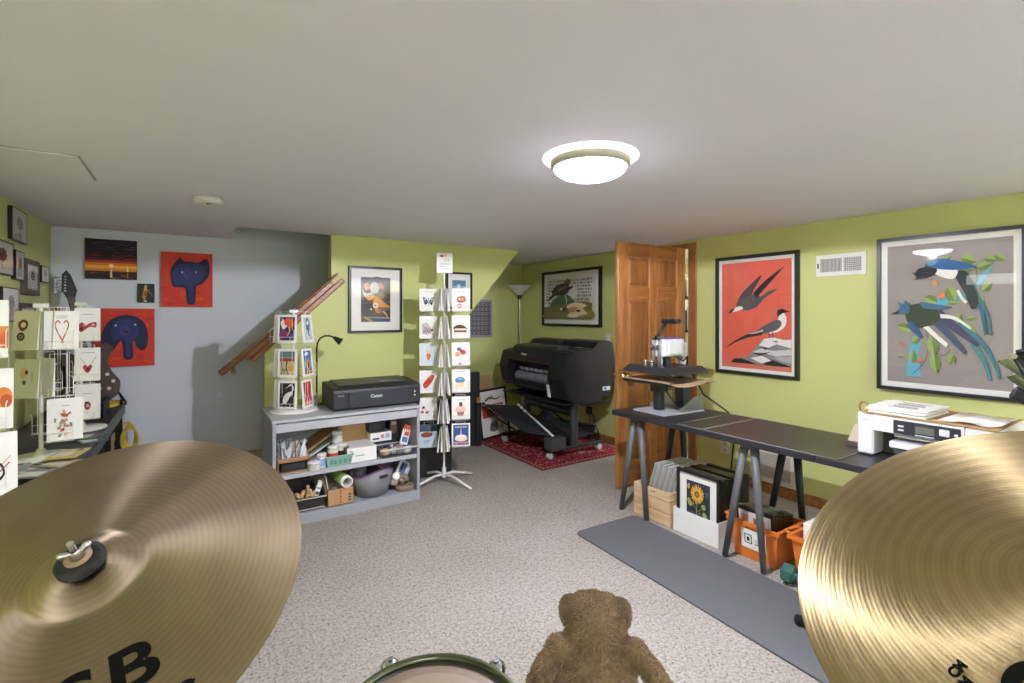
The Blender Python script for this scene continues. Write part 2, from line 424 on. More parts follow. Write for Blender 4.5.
# doorway casing and closet behind it
b = MB()
b.box(RX-.018, RX-.0005, 2.825, 2.912, 0, 2.10, DOORW, .004); b.box(RX-.018, RX-.0005, 3.76, 3.835, 0, 2.10, DOORW, .004); b.box(RX-.018, RX-.0005, 2.912, 3.76, 2.045, 2.10, DOORX, .004)
b.box(RX-.001, RX+.101, 2.90, 2.918, 0, 2.05, DOORW); b.box(RX-.001, RX+.101, 3.76, 3.775, 0, 2.05, DOORW)
struct(b, 'trim_2')
b = MB(); w_ = mat('#d8d2c0', .7)
b.box(5.1, 5.2, 2.3, 4.6, 0, HC, w_); b.box(RX+.101, 5.1, 2.2, 2.3, 0, HC, w_); b.box(RX+.101, 5.1, 4.5, 4.6, 0, HC, w_); b.box(RX+.101, 5.1, 2.3, 4.5, HC, HC+.1, w_)
struct(b, 'wall_closet')
DOORP = m_wood('stained_pine_panel', '#704320', '#9c6633', 'Z', 5, .32)
# six panel door swung into the room
t = bpy.data.objects.new('door_1', None); COL.objects.link(t); t.location = (3.772, 2.90, .012); t['kind'] = 'structure'
INV['door_1'] = Matrix.Translation((3.772, 2.90, .012)).inverted()
x0, x1, yb, yf, zt = 2.918, 3.772, 2.900, 2.865, 2.035
b = MB(); st_, mid = .115, .10
cx = (x0+x1)/2
rows = [(.012, .22), (.86, 1.0), (1.56, 1.67), (1.92, zt)]
for xa, xb in ((x0, x0+st_), (cx-mid/2, cx+mid/2), (x1-st_, x1)): b.box(xa, xb, yf, yb, .012, zt, DOORW, .003)
for za, zb in rows:
    for xa, xb in ((x0+st_, cx-mid/2), (cx+mid/2, x1-st_)): b.box(xa-.001, xb+.001, yf+.0005, yb-.0005, za, zb, DOORX, .002)
b.build('door_frame', t)
for (za, zb) in zip([r[1] for r in rows[:-1]], [r[0] for r in rows[1:]]):
    for xa, xb in ((x0+st_, cx-mid/2), (cx+mid/2, x1-st_)):
        p = MB(); p.box(xa-.002, xb+.002, yf+.012, yb-.012, za-.002, zb+.002, DOORW)
        e = .035
        V = []; 
        for yy, k in ((yf+.012, .012), (yf+.004, e)):
            V += [(xa+k, yy, za+k), (xb-k, yy, za+k), (xb-k, yy, zb-k), (xa+k, yy, zb-k)]
        p.mesh(V, [[4, 5, 6, 7]] + [[i, (i+1) % 4, 4+(i+1) % 4, 4+i] for i in range(4)], DOORP)
        p.build('door_panel', t)
k = MB(); BR = mat('#b49a5c', .25, 1., noise=0)
for sgn, y0 in ((-1, yf), (1, yb)):
    k.lathe([(0, 0), (.032, 0), (.032, .006), (.012, .012), (.011, .03), (.024, .04), (.029, .055), (.022, .07), (0, .074)], BR, M=TR(x0+.065, y0, .93, rx=PI/2*-sgn if sgn > 0 else PI/2), seg=24)
k.build('door_handle', t)
h = MB()
for z in (.25, 1.05, 1.85): h.cyl((x1+.006, yf-.002, z-.045), (x1+.006, yf-.002, z+.045), .007, BR)
h.build('hinge', t)
# basement window high in the left wall beyond the left edge of the photograph
t = bpy.data.objects.new('window_1', None); COL.objects.link(t); t.location = (LX, 1.5, 1.74); t['kind'] = 'structure'
INV['window_1'] = Matrix.Translation((LX, 1.5, 1.74)).inverted()
b = MB(); Mw = Matrix.Translation((LX-.03, 1.25, 1.80)) @ Matrix.Rotation(PI/2, 4, 'Z')
b.ring(.50, .17, .02, -.02, .02, flat('#e9e9e6', .4)); bmesh.ops.transform(b.bm, matrix=Mw, verts=b.bm.verts[:]); b.build('window_frame', t)
b = MB(); b.mesh([(LX-.03, 1.27, 1.82), (LX-.03, 1.73, 1.82), (LX-.03, 1.73, 1.95), (LX-.03, 1.27, 1.95)], [[0, 1, 2, 3]], GLASS); b.build('window_pane', t)

# ================================================================ ceiling and wall fixtures
LAMPE = mat('#f1f0ff', .5, noise=0, emit=9., name='lit_lamp_bowl')
LAMPR = mat('#fbfaf5', .5, noise=0, emit=.32, name='lit_lamp_rim')
def lamp(x, y, label, watts, soft=.016):
    t = thing('ceiling_light', label, 'ceiling light', (x, y, HC), 0, 'flush ceiling lights')
    b = MB(); b.lathe([(.0, 0), (.205, 0), (.207, -.008), (.2, -.014), (.165, -.018)], LAMPR, (x, y, HC-.0005), 48); b.build('lamp_rim', t)
    b = MB(); b.lathe([(.166, -.012), (.170, -.02), (.170, -.042), (.160, -.050), (.150, -.046)], flat('#b9b5aa', .4), (x, y, HC), 48); b.build('lamp_band', t)
    b = MB(); b.lathe([(.158, -.046), (.150, -.062), (.125, -.079), (.085, -.092), (.04, -.098), (0, -.1)], LAMPE, (x, y, HC), 48); b.build('lamp_bowl', t)
    bulb(t, (0, 0, -.1045), soft, watts)
def bulb(t, loc, size, watts, up=False):
    l = bpy.data.lights.new('lamp_bulb', 'SPOT' if not up else 'AREA'); l.energy = watts; l.color = (.93, .945, 1.07)
    if up: l.shape = 'DISK'; l.size = size
    else: l.spot_size = math.radians(178); l.spot_blend = .06; l.shadow_soft_size = size/2
    o = bpy.data.objects.new('lamp_bulb', l); COL.objects.link(o); o.parent = t; o.location = loc; o.rotation_euler = (PI if up else 0, 0, 0)
lamp(1.45, 1.59, 'lit round flush ceiling light with a white glass bowl in mid ceiling', 57)
lamp(4.17, 2.5, 'added round flush fill light inside the closet behind the door', 110, .5)  # added lamp, spills fill through the doorway into the nook
def fill_uplight(x, y, watts, label):  # added fill: unseen torchieres bounced off the ceiling
    t = thing('floor_lamp', label, 'floor lamp', (x, y, 0), 0, 'added fill lamps behind the drums')
    b = MB(); b.lathe([(0, .0005), (.13, .0005), (.13, .012), (.03, .03), (0, .03)], STEEL, (x, y, 0)); b.build('base', t)
    b = MB(); b.cyl((x, y, .03), (x, y, 1.60), .0115, STEEL, seg=12); b.build('pole', t)
    b = MB(); b.lathe([(.03, 0), (.05, .012), (.11, .07), (.17, .125), (.165, .127), (.105, .076), (.045, .02), (0, .016)], flat('#d9dad2', .4), (x, y, 1.60), 40); b.build('lamp_shade', t)
    bulb(t, (0, 0, 1.70), .2, watts, True)
fill_uplight(3.2, -1.9, 56, 'added unseen torchiere fill lamp against the rear green wall, outside the picture')
fill_uplight(-.2, -1.9, 56, 'added unseen torchiere fill lamp in the rear left corner, outside the picture')
t = thing('smoke_detector', 'small round white smoke detector on the ceiling', 'smoke detector', (.09, 3.37, HC))
b = MB(); b.lathe([(0, 0), (.072, 0), (.073, -.02), (.066, -.035), (.05, -.040), (0, -.040)], flat('#dcdad4', .4), (.09, 3.37, HC-.0005), 32); b.build('housing', t)
b = MB(); b.box(.075, .105, 3.325, 3.335, HC-.044, HC-.0395, DARK); b.cyl((.085, 3.35, HC-.043), (.085, 3.35, HC-.0395), .004, DARK); b.build('test_button', t)

t = thing('air_vent', 'white rectangular wall register between the two large bird posters', 'vent', (RX, 1.636, 1.715))
VM = Matrix.Translation((RX-.0005, 1.797, 1.715)) @ Matrix.Rotation(-PI/2, 4, 'Z')
b = MB(); W_ = flat('#e4e3df', .4)
b.ring(.322, .156, .03, -.012, 0, W_); b.box(.168, .18, -.010, -.001, .03, .126, W_); bmesh.ops.transform(b.bm, matrix=VM, verts=b.bm.verts[:]); b.build('vent_frame', t)
b = MB(); b.box(.028, .294, -.002, -.0008, .028, .128, BLACKM, M=VM); b.build('backing', t)
b = MB()
for i in range(15): b.box(.034+i*.0089, .0375+i*.0089, -.009, -.002, .03, .126, W_, M=VM)
for i in range(9): b.box(.183+i*.0122, .1865+i*.0122, -.009, -.002, .03, .126, W_, M=VM)
for i in range(7): b.box(.18, .292, -.0095, -.006, .038+i*.0135, .041+i*.0135, W_, M=VM)
b.build('louvers', t)
b = MB(); b.box(.012, .018, -.02, -.01, .06, .095, DARK, M=VM); b.build('lever', t)
t = thing('return_air_grille', 'beige return air grille low on wall under the black work table', 'vent', (RX, 2.12, .09))
GM = Matrix.Translation((RX-.015, 2.30, .095)) @ Matrix.Rotation(-PI/2, 4, 'Z')
b = MB(); b.ring(.36, .27, .035, -.012, 0, flat('#d9d6c8', .5)); bmesh.ops.transform(b.bm, matrix=GM, verts=b.bm.verts[:]); b.build('grille_frame', t)
b = MB(); b.box(.03, .33, -.003, -.001, .03, .24, flat('#8a8880', .7), M=GM)
for i in range(16): b.box(.03, .33, -.011, -.003, .038+i*.0128, .043+i*.0128, flat('#d8d5ca', .6), M=GM)
b.build('louvers', t)
def plate(name, label, cat, y, z, w, h, kind):
    t = thing(name, label, cat, (RX, y, z))
    b = MB(); b.box(RX-.007, RX-.0005, y-w/2, y+w/2, z, z+h, flat('#dedcd2', .4), .002); b.build('cover_plate', t)
    b = MB()
    if kind == 's': b.box(RX-.012, RX-.006, y-.018, y+.018, z+h/2-.035, z+h/2+.035, flat('#e8e6de', .35), .002); b.build('rocker', t)
    else:
        for dz in (-.026, .026):
            b.box(RX-.010, RX-.006, y-.017, y+.017, z+h/2+dz-.018, z+h/2+dz+.018, flat('#d2cfc4', .4), .003)
            for dy in (-.007, .007): b.box(RX-.0108, RX-.0095, y+dy-.0015, y+dy+.0015, z+h/2+dz-.006, z+h/2+dz+.007, DARK)
        b.build('socket', t)
plate('light_switch', 'white rocker light switch beside the open wooden door', 'light switch', 3.972, 1.10, .075, .12, 's')
plate('wall_outlet', 'almond wall outlet above baseboard under the work table', 'outlet', 2.54, .225, .085, .12, 'o')
plate('wall_outlet', 'wall outlet with a black plug behind the large format printer', 'outlet', 4.25, .29, .085, .12, 'o')
t = thing('power_adapter', 'black plug-in power adapter with a cord behind the large format printer', 'power adapter', (RX-.03, 4.25, .27))
b = MB(); b.box(RX-.055, RX-.012, 4.21, 4.28, .285, .37, BLACK, .008); b.build('plug', t)
b = MB(); b.tube([(RX-.05, 4.215, .32), (RX-.07, 4.17, .33), (RX-.08, 4.12, .28), (RX-.08, 4.10, .18), (RX-.06, 4.12, .08), (RX-.1, 4.2, .01), (RX-.25, 4.28, .012)], .005, BLACK); b.build('cord', t)
# ================================================================ pictures on the walls
BK = mat('#1a1a1b', .35, noise=.05)
# --- jaegers poster, right wall
SK = '#e0654f'
jae = [(SK, rect(0, 0, 1, 1)), ('#d9775f', rect(0, .0, 1, .06)),
 ('#4a4a4c', blob([(.60, .87), (.42, .775), (.29, .69), (.25, .61), (.40, .62), (.48, .73)])),
 ('#58585a', blob([(.81, .73), (.64, .655), (.52, .575), (.36, .545), (.22, .595), (.30, .655), (.44, .685), (.55, .70), (.58, .67), (.70, .72)])),
 ('#242426', stroke([(.50, .68), (.64, .79), (.86, .91)], .065, .008)), ('#242426', stroke([(.55, .70), (.72, .81), (.90, .93)], .035, .006)),
 ('#eeece4', blob([(.19, .56), (.28, .585), (.33, .565), (.27, .545), (.15, .53)])), ('#1b1b1d', blob([(.10, .515), (.15, .555), (.20, .56), (.16, .53)])),
 ('#eeece4', blob([(.86, .53), (.93, .49), (.92, .41), (.83, .355), (.70, .335), (.74, .39), (.82, .46)])),
 ('#5a5a5c', blob([(.83, .46), (.87, .42), (.80, .365), (.62, .33), (.45, .31), (.56, .37), (.70, .43)])),
 ('#1f1f21', blob([(.82, .545), (.89, .555), (.94, .53), (.88, .515), (.82, .49)])), ('#1f1f21', stroke([(.93, .535), (.97, .53)], .014, .004)),
 ('#303032', stroke([(.60, .34), (.40, .305), (.22, .25), (.08, .19)], .045, .006)), ('#c8c5bd', stroke([(.62, .36), (.50, .335), (.42, .325)], .02, .004)),
 ('#1f1f21', stroke([(.70, .34), (.71, .30)], .012)), ('#1f1f21', stroke([(.75, .345), (.76, .30)], .012)),
 ('#8d8c8c', [(.14, .045), (.28, .10), (.42, .12), (.46, .16), (.54, .22), (.62, .28), (.74, .305), (.90, .285), (1, .29), (1, .045)]),
 ('#eceae5', [(.56, .22), (.64, .285), (.78, .30), (.90, .28), (1, .285), (1, .21), (.80, .24), (.70, .205)]),
 ('#d5d3d0', [(.46, .155), (.60, .195), (.76, .18), (1, .20), (1, .15), (.80, .13), (.62, .155)]),
 ('#1c1c1e', [(.14, .045), (.20, .085), (.30, .09), (.40, .075), (.52, .05), (.60, .045)]), ('#1c1c1e', [(.62, .045), (.72, .10), (.84, .08), (1, .05), (1, .045)]),
 ('#2b2b2d', [(.56, .215), (.70, .20), (.84, .235), (.66, .185)]), ('#2b2b2d', [(.46, .15), (.60, .15), (.74, .17), (.58, .125)]),
 ('#eceae5', [(.44, .10), (.60, .13), (.74, .09), (.60, .06)]), ('#b9b7b4', [(.76, .12), (1, .14), (1, .08), (.86, .09)]), ('#1f1f21', [(.74, .27), (.84, .265), (.80, .255)])]
picture('framed_poster', 'black framed coral poster of two dark seabirds over rocks', (RX-.0005, 2.619, .932), -PI/2, .703, .997, .028, .03, mat('#2a2c26', .4), .028, jae, group='large bird posters')
# --- magpies poster
lf = []
def leaf(x, y, l, w, a):
    c, s_ = math.cos(a*PI/180), math.sin(a*PI/180)
    f = lambda u, v: (x+u*c-v*s_, y+u*s_+v*c)
    lf.append(('#93ad5e', [f(-l/2, 0), f(-l*.2, w/2), f(l*.15, w*.45), f(l/2, 0)])); lf.append(('#6a7d42', [f(-l/2, 0), f(l/2, 0), f(l*.15, -w*.45), f(-l*.2, -w/2)]))
for a in ((.50, .88, .12, .05, 20), (.68, .865, .13, .07, -15), (.66, .795, .14, .05, 5), (.80, .82, .13, .06, 15), (.84, .86, .10, .05, -10), (.91, .865, .09, .05, -25), (.82, .68, .10, .06, 40), (.55, .63, .13, .09, -60),
          (.38, .60, .12, .07, 160), (.16, .40, .16, .07, 170), (.26, .315, .09, .06, 30), (.40, .285, .16, .10, 100), (.60, .435, .15, .09, 70), (.68, .40, .14, .07, -30), (.70, .47, .08, .03, 5), (.23, .195, .10, .06, 80), (.13, .19, .07, .03, 0), (.42, .165, .16, .09, 100), (.55, .19, .08, .07, 60), (.56, .575, .07, .03, -10), (.76, .60, .09, .06, -20)): leaf(*a)
TE, BL = '#3f7f86', '#3a6486'
mag = [('#99918d', rect(0, 0, 1, 1)),
 ('#5db3c2', [(.17, .05), (.30, .05), (.27, .20), (.30, .32), (.22, .34), (.19, .20)]), ('#5db3c2', stroke([(.40, .58), (.55, .60), (.68, .645), (.80, .76), (.86, .86)], .055, .025)),
 ('#6c5a45', stroke([(.22, .06), (.33, .16), (.36, .30), (.33, .40)], .006)), ('#6c5a45', stroke([(.36, .25), (.48, .21), (.54, .25)], .006)), ('#6c5a45', stroke([(.68, .645), (.74, .72), (.73, .82)], .006))] + lf + [
 ('#d9774e', [(.44, .63), (.49, .655), (.50, .62), (.45, .595)]), ('#d9774e', [(.25, .16), (.31, .185), (.32, .165), (.26, .145)]), ('#d9774e', [(.12, .30), (.155, .265), (.14, .255), (.115, .28)]),
 (TE, stroke([(.55, .44), (.70, .32), (.80, .18), (.84, .06)], .05, .022)), ('#35737c', stroke([(.60, .43), (.78, .31), (.88, .16), (.91, .075)], .045, .02)),
 ('#3d4a6b', stroke([(.42, .46), (.55, .34), (.66, .235)], .07, .03)), ('#463d63', stroke([(.44, .50), (.62, .38), (.76, .29)], .08, .03)),
 ('#efede8', stroke([(.33, .42), (.42, .35), (.52, .28)], .035, .03)), ('#efede8', stroke([(.45, .485), (.58, .47), (.70, .40)], .03, .015)),
 ('#2c3a2a', blob([(.17, .49), (.20, .555), (.32, .575), (.44, .53), (.46, .46), (.38, .42), (.28, .40), (.20, .43)])),
 (BL, blob([(.30, .585), (.44, .565), (.56, .545), (.44, .53), (.33, .54)])), ('#34568a', stroke([(.20, .43), (.27, .37), (.31, .33)], .06, .03)),
 (BL, blob([(.09, .515), (.15, .56), (.21, .545), (.19, .50), (.13, .50)])), (BL, [(.13, .54), (.10, .59), (.15, .57), (.17, .60), (.19, .57), (.21, .585), (.20, .54)]), ('#22262c', [(.03, .495), (.11, .525), (.11, .50)]),
 ('#2b5f77', stroke([(.70, .66), (.77, .55), (.80, .42), (.81, .36)], .035, .02)), ('#35737c', stroke([(.72, .66), (.81, .52), (.845, .36)], .03, .016)),
 ('#262b33', blob([(.58, .77), (.66, .79), (.72, .70), (.76, .58), (.71, .53), (.66, .63)])), ('#efede8', blob([(.40, .80), (.50, .825), (.60, .80), (.57, .74), (.48, .755)])), ('#efede8', stroke([(.60, .66), (.64, .60), (.67, .575)], .022)),
 ('#23262c', blob([(.33, .83), (.40, .85), (.44, .80), (.38, .77)])), ('#2f5f96', blob([(.34, .85), (.45, .885), (.60, .86), (.74, .815), (.60, .80), (.44, .815)])), ('#5f94b8', blob([(.36, .865), (.44, .875), (.42, .845), (.37, .84)])), ('#23262c', blob([(.26, .80), (.31, .83), (.36, .81), (.38, .77), (.31, .755)])), ('#23262c', [(.27, .79), (.23, .80), (.27, .76), (.24, .745), (.31, .75)]), ('#c98a4e', ell(.42, .715, .025, .02))]
picture('framed_poster', 'black framed grey poster of two long tailed blue birds and leaves', (RX-.031, 1.398, .945), -PI/2+.04, .70, .992, .022, .03, mat('#24262a', .3), .034, mag, group='large bird posters')
# --- two hawks with lettering rows, nook
random.seed(3)
txt = []
for r in range(8):
    y = .93 - r*.078; x = .02
    while x < .97:
        w = random.choice((.018, .03, .03, .045, .06))
        if x + w > .985: break
        hide = (.12 < x < .66 and .33 < y < .82 and r > 0 and (x-.40)**2/.075 + (y-.62)**2/.07 < 1.05)
        n = max(1, int(w/.016))
        if not hide:
            for q in range(n): txt.append(('#4b4a48', rect(x+q*.016, y-.022, x+q*.016+.011, y+.026)))
        x += n*.016 + random.choice((.006, .012, .018))
hawk = [('#e9e6da', rect(0, 0, 1, 1))] + txt + [
 ('#7f7a3e', [(0, 0), (1, 0), (1, .36), (.86, .40), (.70, .41), (.40, .36), (.20, .31), (0, .28)]), ('#8d8748', blob([(.0, .10), (.3, .16), (.7, .12), (1, .18), (1, .02), (.5, .02), (0, .02)])),
 ('#4f6a45', blob([(.14, .30), (.20, .44), (.34, .56), (.50, .58), (.60, .50), (.66, .38), (.45, .31)])), ('#3d5538', stroke([(.22, .34), (.34, .50), (.48, .54)], .03, .01)),
 ('#dcd8c4', stroke([(.47, .57), (.50, .44), (.49, .34)], .02, .012)),
 ('#3a322b', blob([(.18, .68), (.26, .80), (.40, .86), (.50, .88), (.55, .80), (.54, .66), (.46, .58), (.30, .57), (.20, .60)])), ('#2a241f', [(.22, .64), (.12, .52), (.06, .44), (.13, .46), (.26, .57)]), ('#2a241f', [(.50, .64), (.64, .76), (.62, .80), (.50, .72)]),
 ('#8a6f45', stroke([(.32, .68), (.40, .74), (.50, .78)], .05, .03)), ('#6a5530', blob([(.44, .86), (.50, .94), (.56, .93), (.58, .85), (.52, .83)])), ('#3a322b', [(.49, .92), (.52, .985), (.55, .93)]), ('#b08a4a', [(.57, .88), (.61, .86), (.57, .855)]),
 ('#e6cfa6', blob([(.50, .28), (.58, .36), (.74, .39), (.90, .31), (.83, .24), (.92, .12), (.78, .07), (.64, .02), (.52, .05), (.56, .13), (.60, .18)])), ('#b98f5c', blob([(.54, .24), (.66, .28), (.74, .24), (.62, .15), (.55, .17)])), ('#f0e4cb', stroke([(.58, .33), (.74, .35), (.86, .29)], .04, .02)), ('#f0e4cb', stroke([(.60, .06), (.74, .11), (.90, .15)], .05, .02)),
 ('#5c5348', blob([(.36, .22), (.42, .26), (.50, .24), (.48, .18), (.41, .18)])), ('#2c2a28', blob([(.70, .20), (.78, .21), (.76, .16), (.71, .17)])), ('#f0efe8', ell(.39, .23, .022, .03))]
picture('framed_poster', 'wide black framed print of two brown birds with lettering, beside the floor lamp', (RX-.0005, 5.153, 1.289), -PI/2, 1.093, .69, .03, .035, BK, .065, hawk, group='large bird posters')
# --- owls print on back wall
owl = [('#3c3935', rect(0, 0, 1, 1)), ('#4a4743', ell(.55, .72, .42, .30)), ('#2c2a28', rect(0, .12, 1, .40)), ('#57534c', stroke([(0, .42), (.5, .45), (1, .44)], .04)),
 ('#a49a7c', [(0, .12), (1, .10), (1, 0), (0, 0)]), ('#33435f', [(.25, .10), (1, .07), (1, 0), (.45, 0)]), ('#5a4630', [(0, .14), (.3, 0), (0, 0)]),
 ('#d8d2c2', blob([(.30, .80), (.40, .89), (.54, .88), (.62, .78), (.56, .67), (.42, .64), (.32, .70)])), ('#c77f4a', blob([(.60, .88), (.72, .86), (.80, .74), (.70, .74), (.62, .82)])), ('#cfc8b6', blob([(.05, .76), (.10, .66), (.22, .64), (.38, .66), (.36, .58), (.20, .54), (.09, .60)])),
 ('#e09a54', blob([(.12, .84), (.20, .875), (.29, .82), (.26, .74), (.17, .72), (.11, .77)])), ('#3a2c22', ell(.185, .80, .012, .01)), ('#3a2c22', ell(.235, .79, .012, .01)), ('#e39a3f', blob([(.18, .55), (.30, .61), (.46, .60), (.40, .51), (.24, .48)])),
 ('#8b5f3c', blob([(.46, .54), (.58, .62), (.80, .62), (.95, .54), (.80, .56), (.66, .52)])), ('#d98f43', blob([(.40, .44), (.48, .56), (.62, .53), (.82, .42), (.96, .36), (.92, .28), (.76, .24), (.60, .20), (.48, .24)])), ('#c06f38', stroke([(.42, .40), (.50, .28), (.66, .22)], .07, .04)),
 ('#7a5634', blob([(.56, .33), (.74, .33), (.94, .32), (.82, .24), (.64, .24)])), ('#efe6d4', ell(.48, .37, .09, .055)), ('#c06f38', ell(.48, .37, .05, .03)), ('#f6f3ea', ell(.33, .285, .035, .022)), ('#e6b27a', stroke([(.74, .24), (.86, .16), (.90, .07)], .05, .02))]
picture('framed_picture', 'black framed owl print in a wide white mat above the desktop printer', (1.152, GY-.0005, 1.274), 0, .482, .588, .02, .035, BK, .088, owl, mwz=.075)
picture('framed_picture', 'small black framed blue print half hidden behind the tall white card spinner', (2.085, GY-.0005, 1.49), 0, .285, .362, .018, .03, BK, .05, [('#b9cdd6', rect(0, 0, 1, 1)), ('#5b8fb0', rect(0, .72, 1, 1)), ('#8fb3c6', rect(0, .0, .35, .7)), ('#6fa0bb', rect(.6, 0, .8, .75)), ('#dfe7e6', rect(.38, .0, .58, .8))], mwz=.06)
# --- canvases on the pale wall
def canvas(name, label, x, z, W, H, shapes, edge, d=.03, **k):
    t = loc_thing(name, label, 'painting', TR(x, WY-.0005, z), **k)
    b = MB(); b.box(0, W, -d, 0, 0, H, flat(edge), .003); b.build('stretched_canvas', t, False)
    b = MB(); paint(b, shapes, W, H, -d-.0003); b.build('painted_face', t, False)
RD = '#cf3a20'
random.seed(11)
rough = [(random.choice(('#d94a24', '#c2301c', '#dc5a2c', '#b52a1a')), stroke([(random.uniform(0, .8), random.uniform(.0, 1)) for _ in range(1)]*1 + [(random.uniform(.1, 1), random.uniform(0, 1))], .05, .02)) for _ in range(0)]
def redbg():
    o = [(RD, rect(0, 0, 1, 1))]
    for _ in range(26):
        x, y, w, h = random.uniform(0, .85), random.uniform(0, .9), random.uniform(.08, .16), random.uniform(.03, .10)
        x1, y1 = min(1, x+w), min(1, y+h)
        o.append((random.choice(('#d6441f', '#c8361f', '#d94f28', '#bd301c')), blob([(x, y), (x1, y+.01), (x1-.01, y1), (x+.02, y1-.005)], 3)))
    return o
NV, NV2, NV3 = '#2b3464', '#1c2344', '#46569a'
swirl = [(NV3 if i % 2 else '#3b4470', stroke([(cx_+.01*i*math.cos(q*.7), cy_+.012*i*math.sin(q*.7)) for q in range(9)], .008, .004)) for i in range(3, 9) for cx_, cy_ in ((.50, .62),)]
e1 = redbg() + [(NV2, blob([(.18, .56), (.20, .72), (.30, .82), (.50, .84), (.74, .83), (.88, .90), (.94, .76), (.92, .58), (.80, .44), (.68, .38), (.66, .20), (.64, .06), (.52, .05), (.48, .16), (.46, .34), (.34, .36), (.22, .38)])),
 (NV, blob([(.22, .56), (.24, .70), (.34, .78), (.52, .80), (.72, .80), (.84, .74), (.84, .58), (.74, .46), (.64, .40), (.62, .22), (.60, .09), (.54, .09), (.52, .20), (.50, .38), (.36, .40), (.26, .42)])), (NV2, [(.26, .80), (.36, .92), (.44, .82)]), (NV2, [(.72, .82), (.82, .90), (.88, .80)])] + swirl + [('#c9ccda', ell(.40, .635, .02, .018)), ('#aab0c8', ell(.67, .645, .015, .02)), ('#8a2f2a', ell(.55, .60, .02, .01))]
canvas('canvas_picture', 'red canvas with a dark blue cat-eared elephant face, upper of the two', -.205, 1.50, .372, .47, e1, '#a02a18', group='red elephant canvases')
e2 = redbg() + [(NV2, blob([(.13, .36), (.15, .60), (.26, .79), (.45, .88), (.66, .87), (.82, .76), (.89, .57), (.88, .36), (.80, .27), (.71, .33), (.66, .44), (.635, .40), (.64, .15), (.50, .14), (.475, .40), (.43, .44), (.36, .34), (.27, .25), (.18, .27)])),
 (NV, blob([(.30, .50), (.30, .68), (.40, .80), (.56, .82), (.70, .74), (.74, .58), (.68, .48), (.62, .44), (.61, .28), (.59, .17), (.54, .17), (.52, .28), (.51, .46), (.40, .46)]))] + swirl + [('#6a3a55', ell(.54, .60, .06, .035)), (NV2, ell(.54, .60, .045, .022)), ('#d3d8e6', ell(.36, .71, .018, .014)), ('#d3d8e6', ell(.68, .72, .018, .014))]
canvas('canvas_picture', 'red canvas with a round-eared navy elephant head above the guitar', -.645, 1.01, .395, .475, e2, '#a02a18', group='red elephant canvases')
sun = [('#16131c', rect(0, 0, 1, 1))]
for y0, y1, c in ((.46, .54, '#5a1a1c'), (.40, .47, '#a83a1c'), (.33, .41, '#d97a22'), (.26, .34, '#f0b43a'), (.20, .27, '#d98a28'), (.12, .20, '#3a1c18'), (.06, .12, '#221a22')): sun.append((c, rect(0, y0, 1, y1)))
for i in range(34):
    x, y = random.uniform(0, .9), random.uniform(.5, .97)
    sun.append((random.choice(('#4b2a55', '#6a3f78', '#2a2030', '#0f0d14', '#3a1d30') if y > .62 else ('#8a2a20', '#5a1a1c', '#b8451f')), stroke([(x, y), (min(1, x+.06), y+random.uniform(-.02, .02)), (min(1, x+.2), y+random.uniform(-.03, .03))], .018, .004)))
for i in range(20):
    x, y = random.uniform(0, .85), random.uniform(.02, .20)
    sun.append((random.choice(('#c8862a', '#0f0d14', '#2a2436', '#7a3a1c')), stroke([(x, y), (min(1, x+.05), y), (min(1, x+.14), y)], .010, .003)))
sun += [('#fbe6a0', ell(.50, .33, .05, .05)), ('#fff6d8', ell(.50, .33, .022, .03)), ('#f6e3b0', [(.80, .20), (.815, .36), (.84, .20)]), ('#8a4a1c', rect(.79, .185, .85, .20)), ('#e6d0a0', stroke([(.50, .24), (.50, .04)], .02, .05)), ('#c9a060', stroke([(.82, .16), (.82, .05)], .012))]
canvas('canvas_picture', 'dark sunset seascape canvas with a glowing orange horizon and sailboat', -.694, 1.722, .327, .32, sun, '#141216')
canvas('canvas_picture', 'tiny dark canvas of a yellow figure between the red and sunset canvases', -.366, 1.535, .116, .158, [('#2f3228', rect(0, 0, 1, 1)), ('#b98a35', blob([(.30, .30), (.36, .62), (.44, .92), (.56, .90), (.58, .62), (.54, .30), (.42, .12)])), ('#d9b24f', blob([(.42, .70), (.48, .92), (.55, .80), (.50, .64)])), ('#6a3a22', stroke([(.46, .60), (.52, .30), (.46, .10)], .08, .03)), ('#7f8f86', stroke([(.62, .70), (.74, .52), (.92, .30)], .05, .02)), ('#a3452a', ell(.42, .42, .06, .05)), ('#cfd3d6', blob([(.36, .10), (.50, .14), (.56, .06), (.42, .04)]))], '#24261f', d=.018)
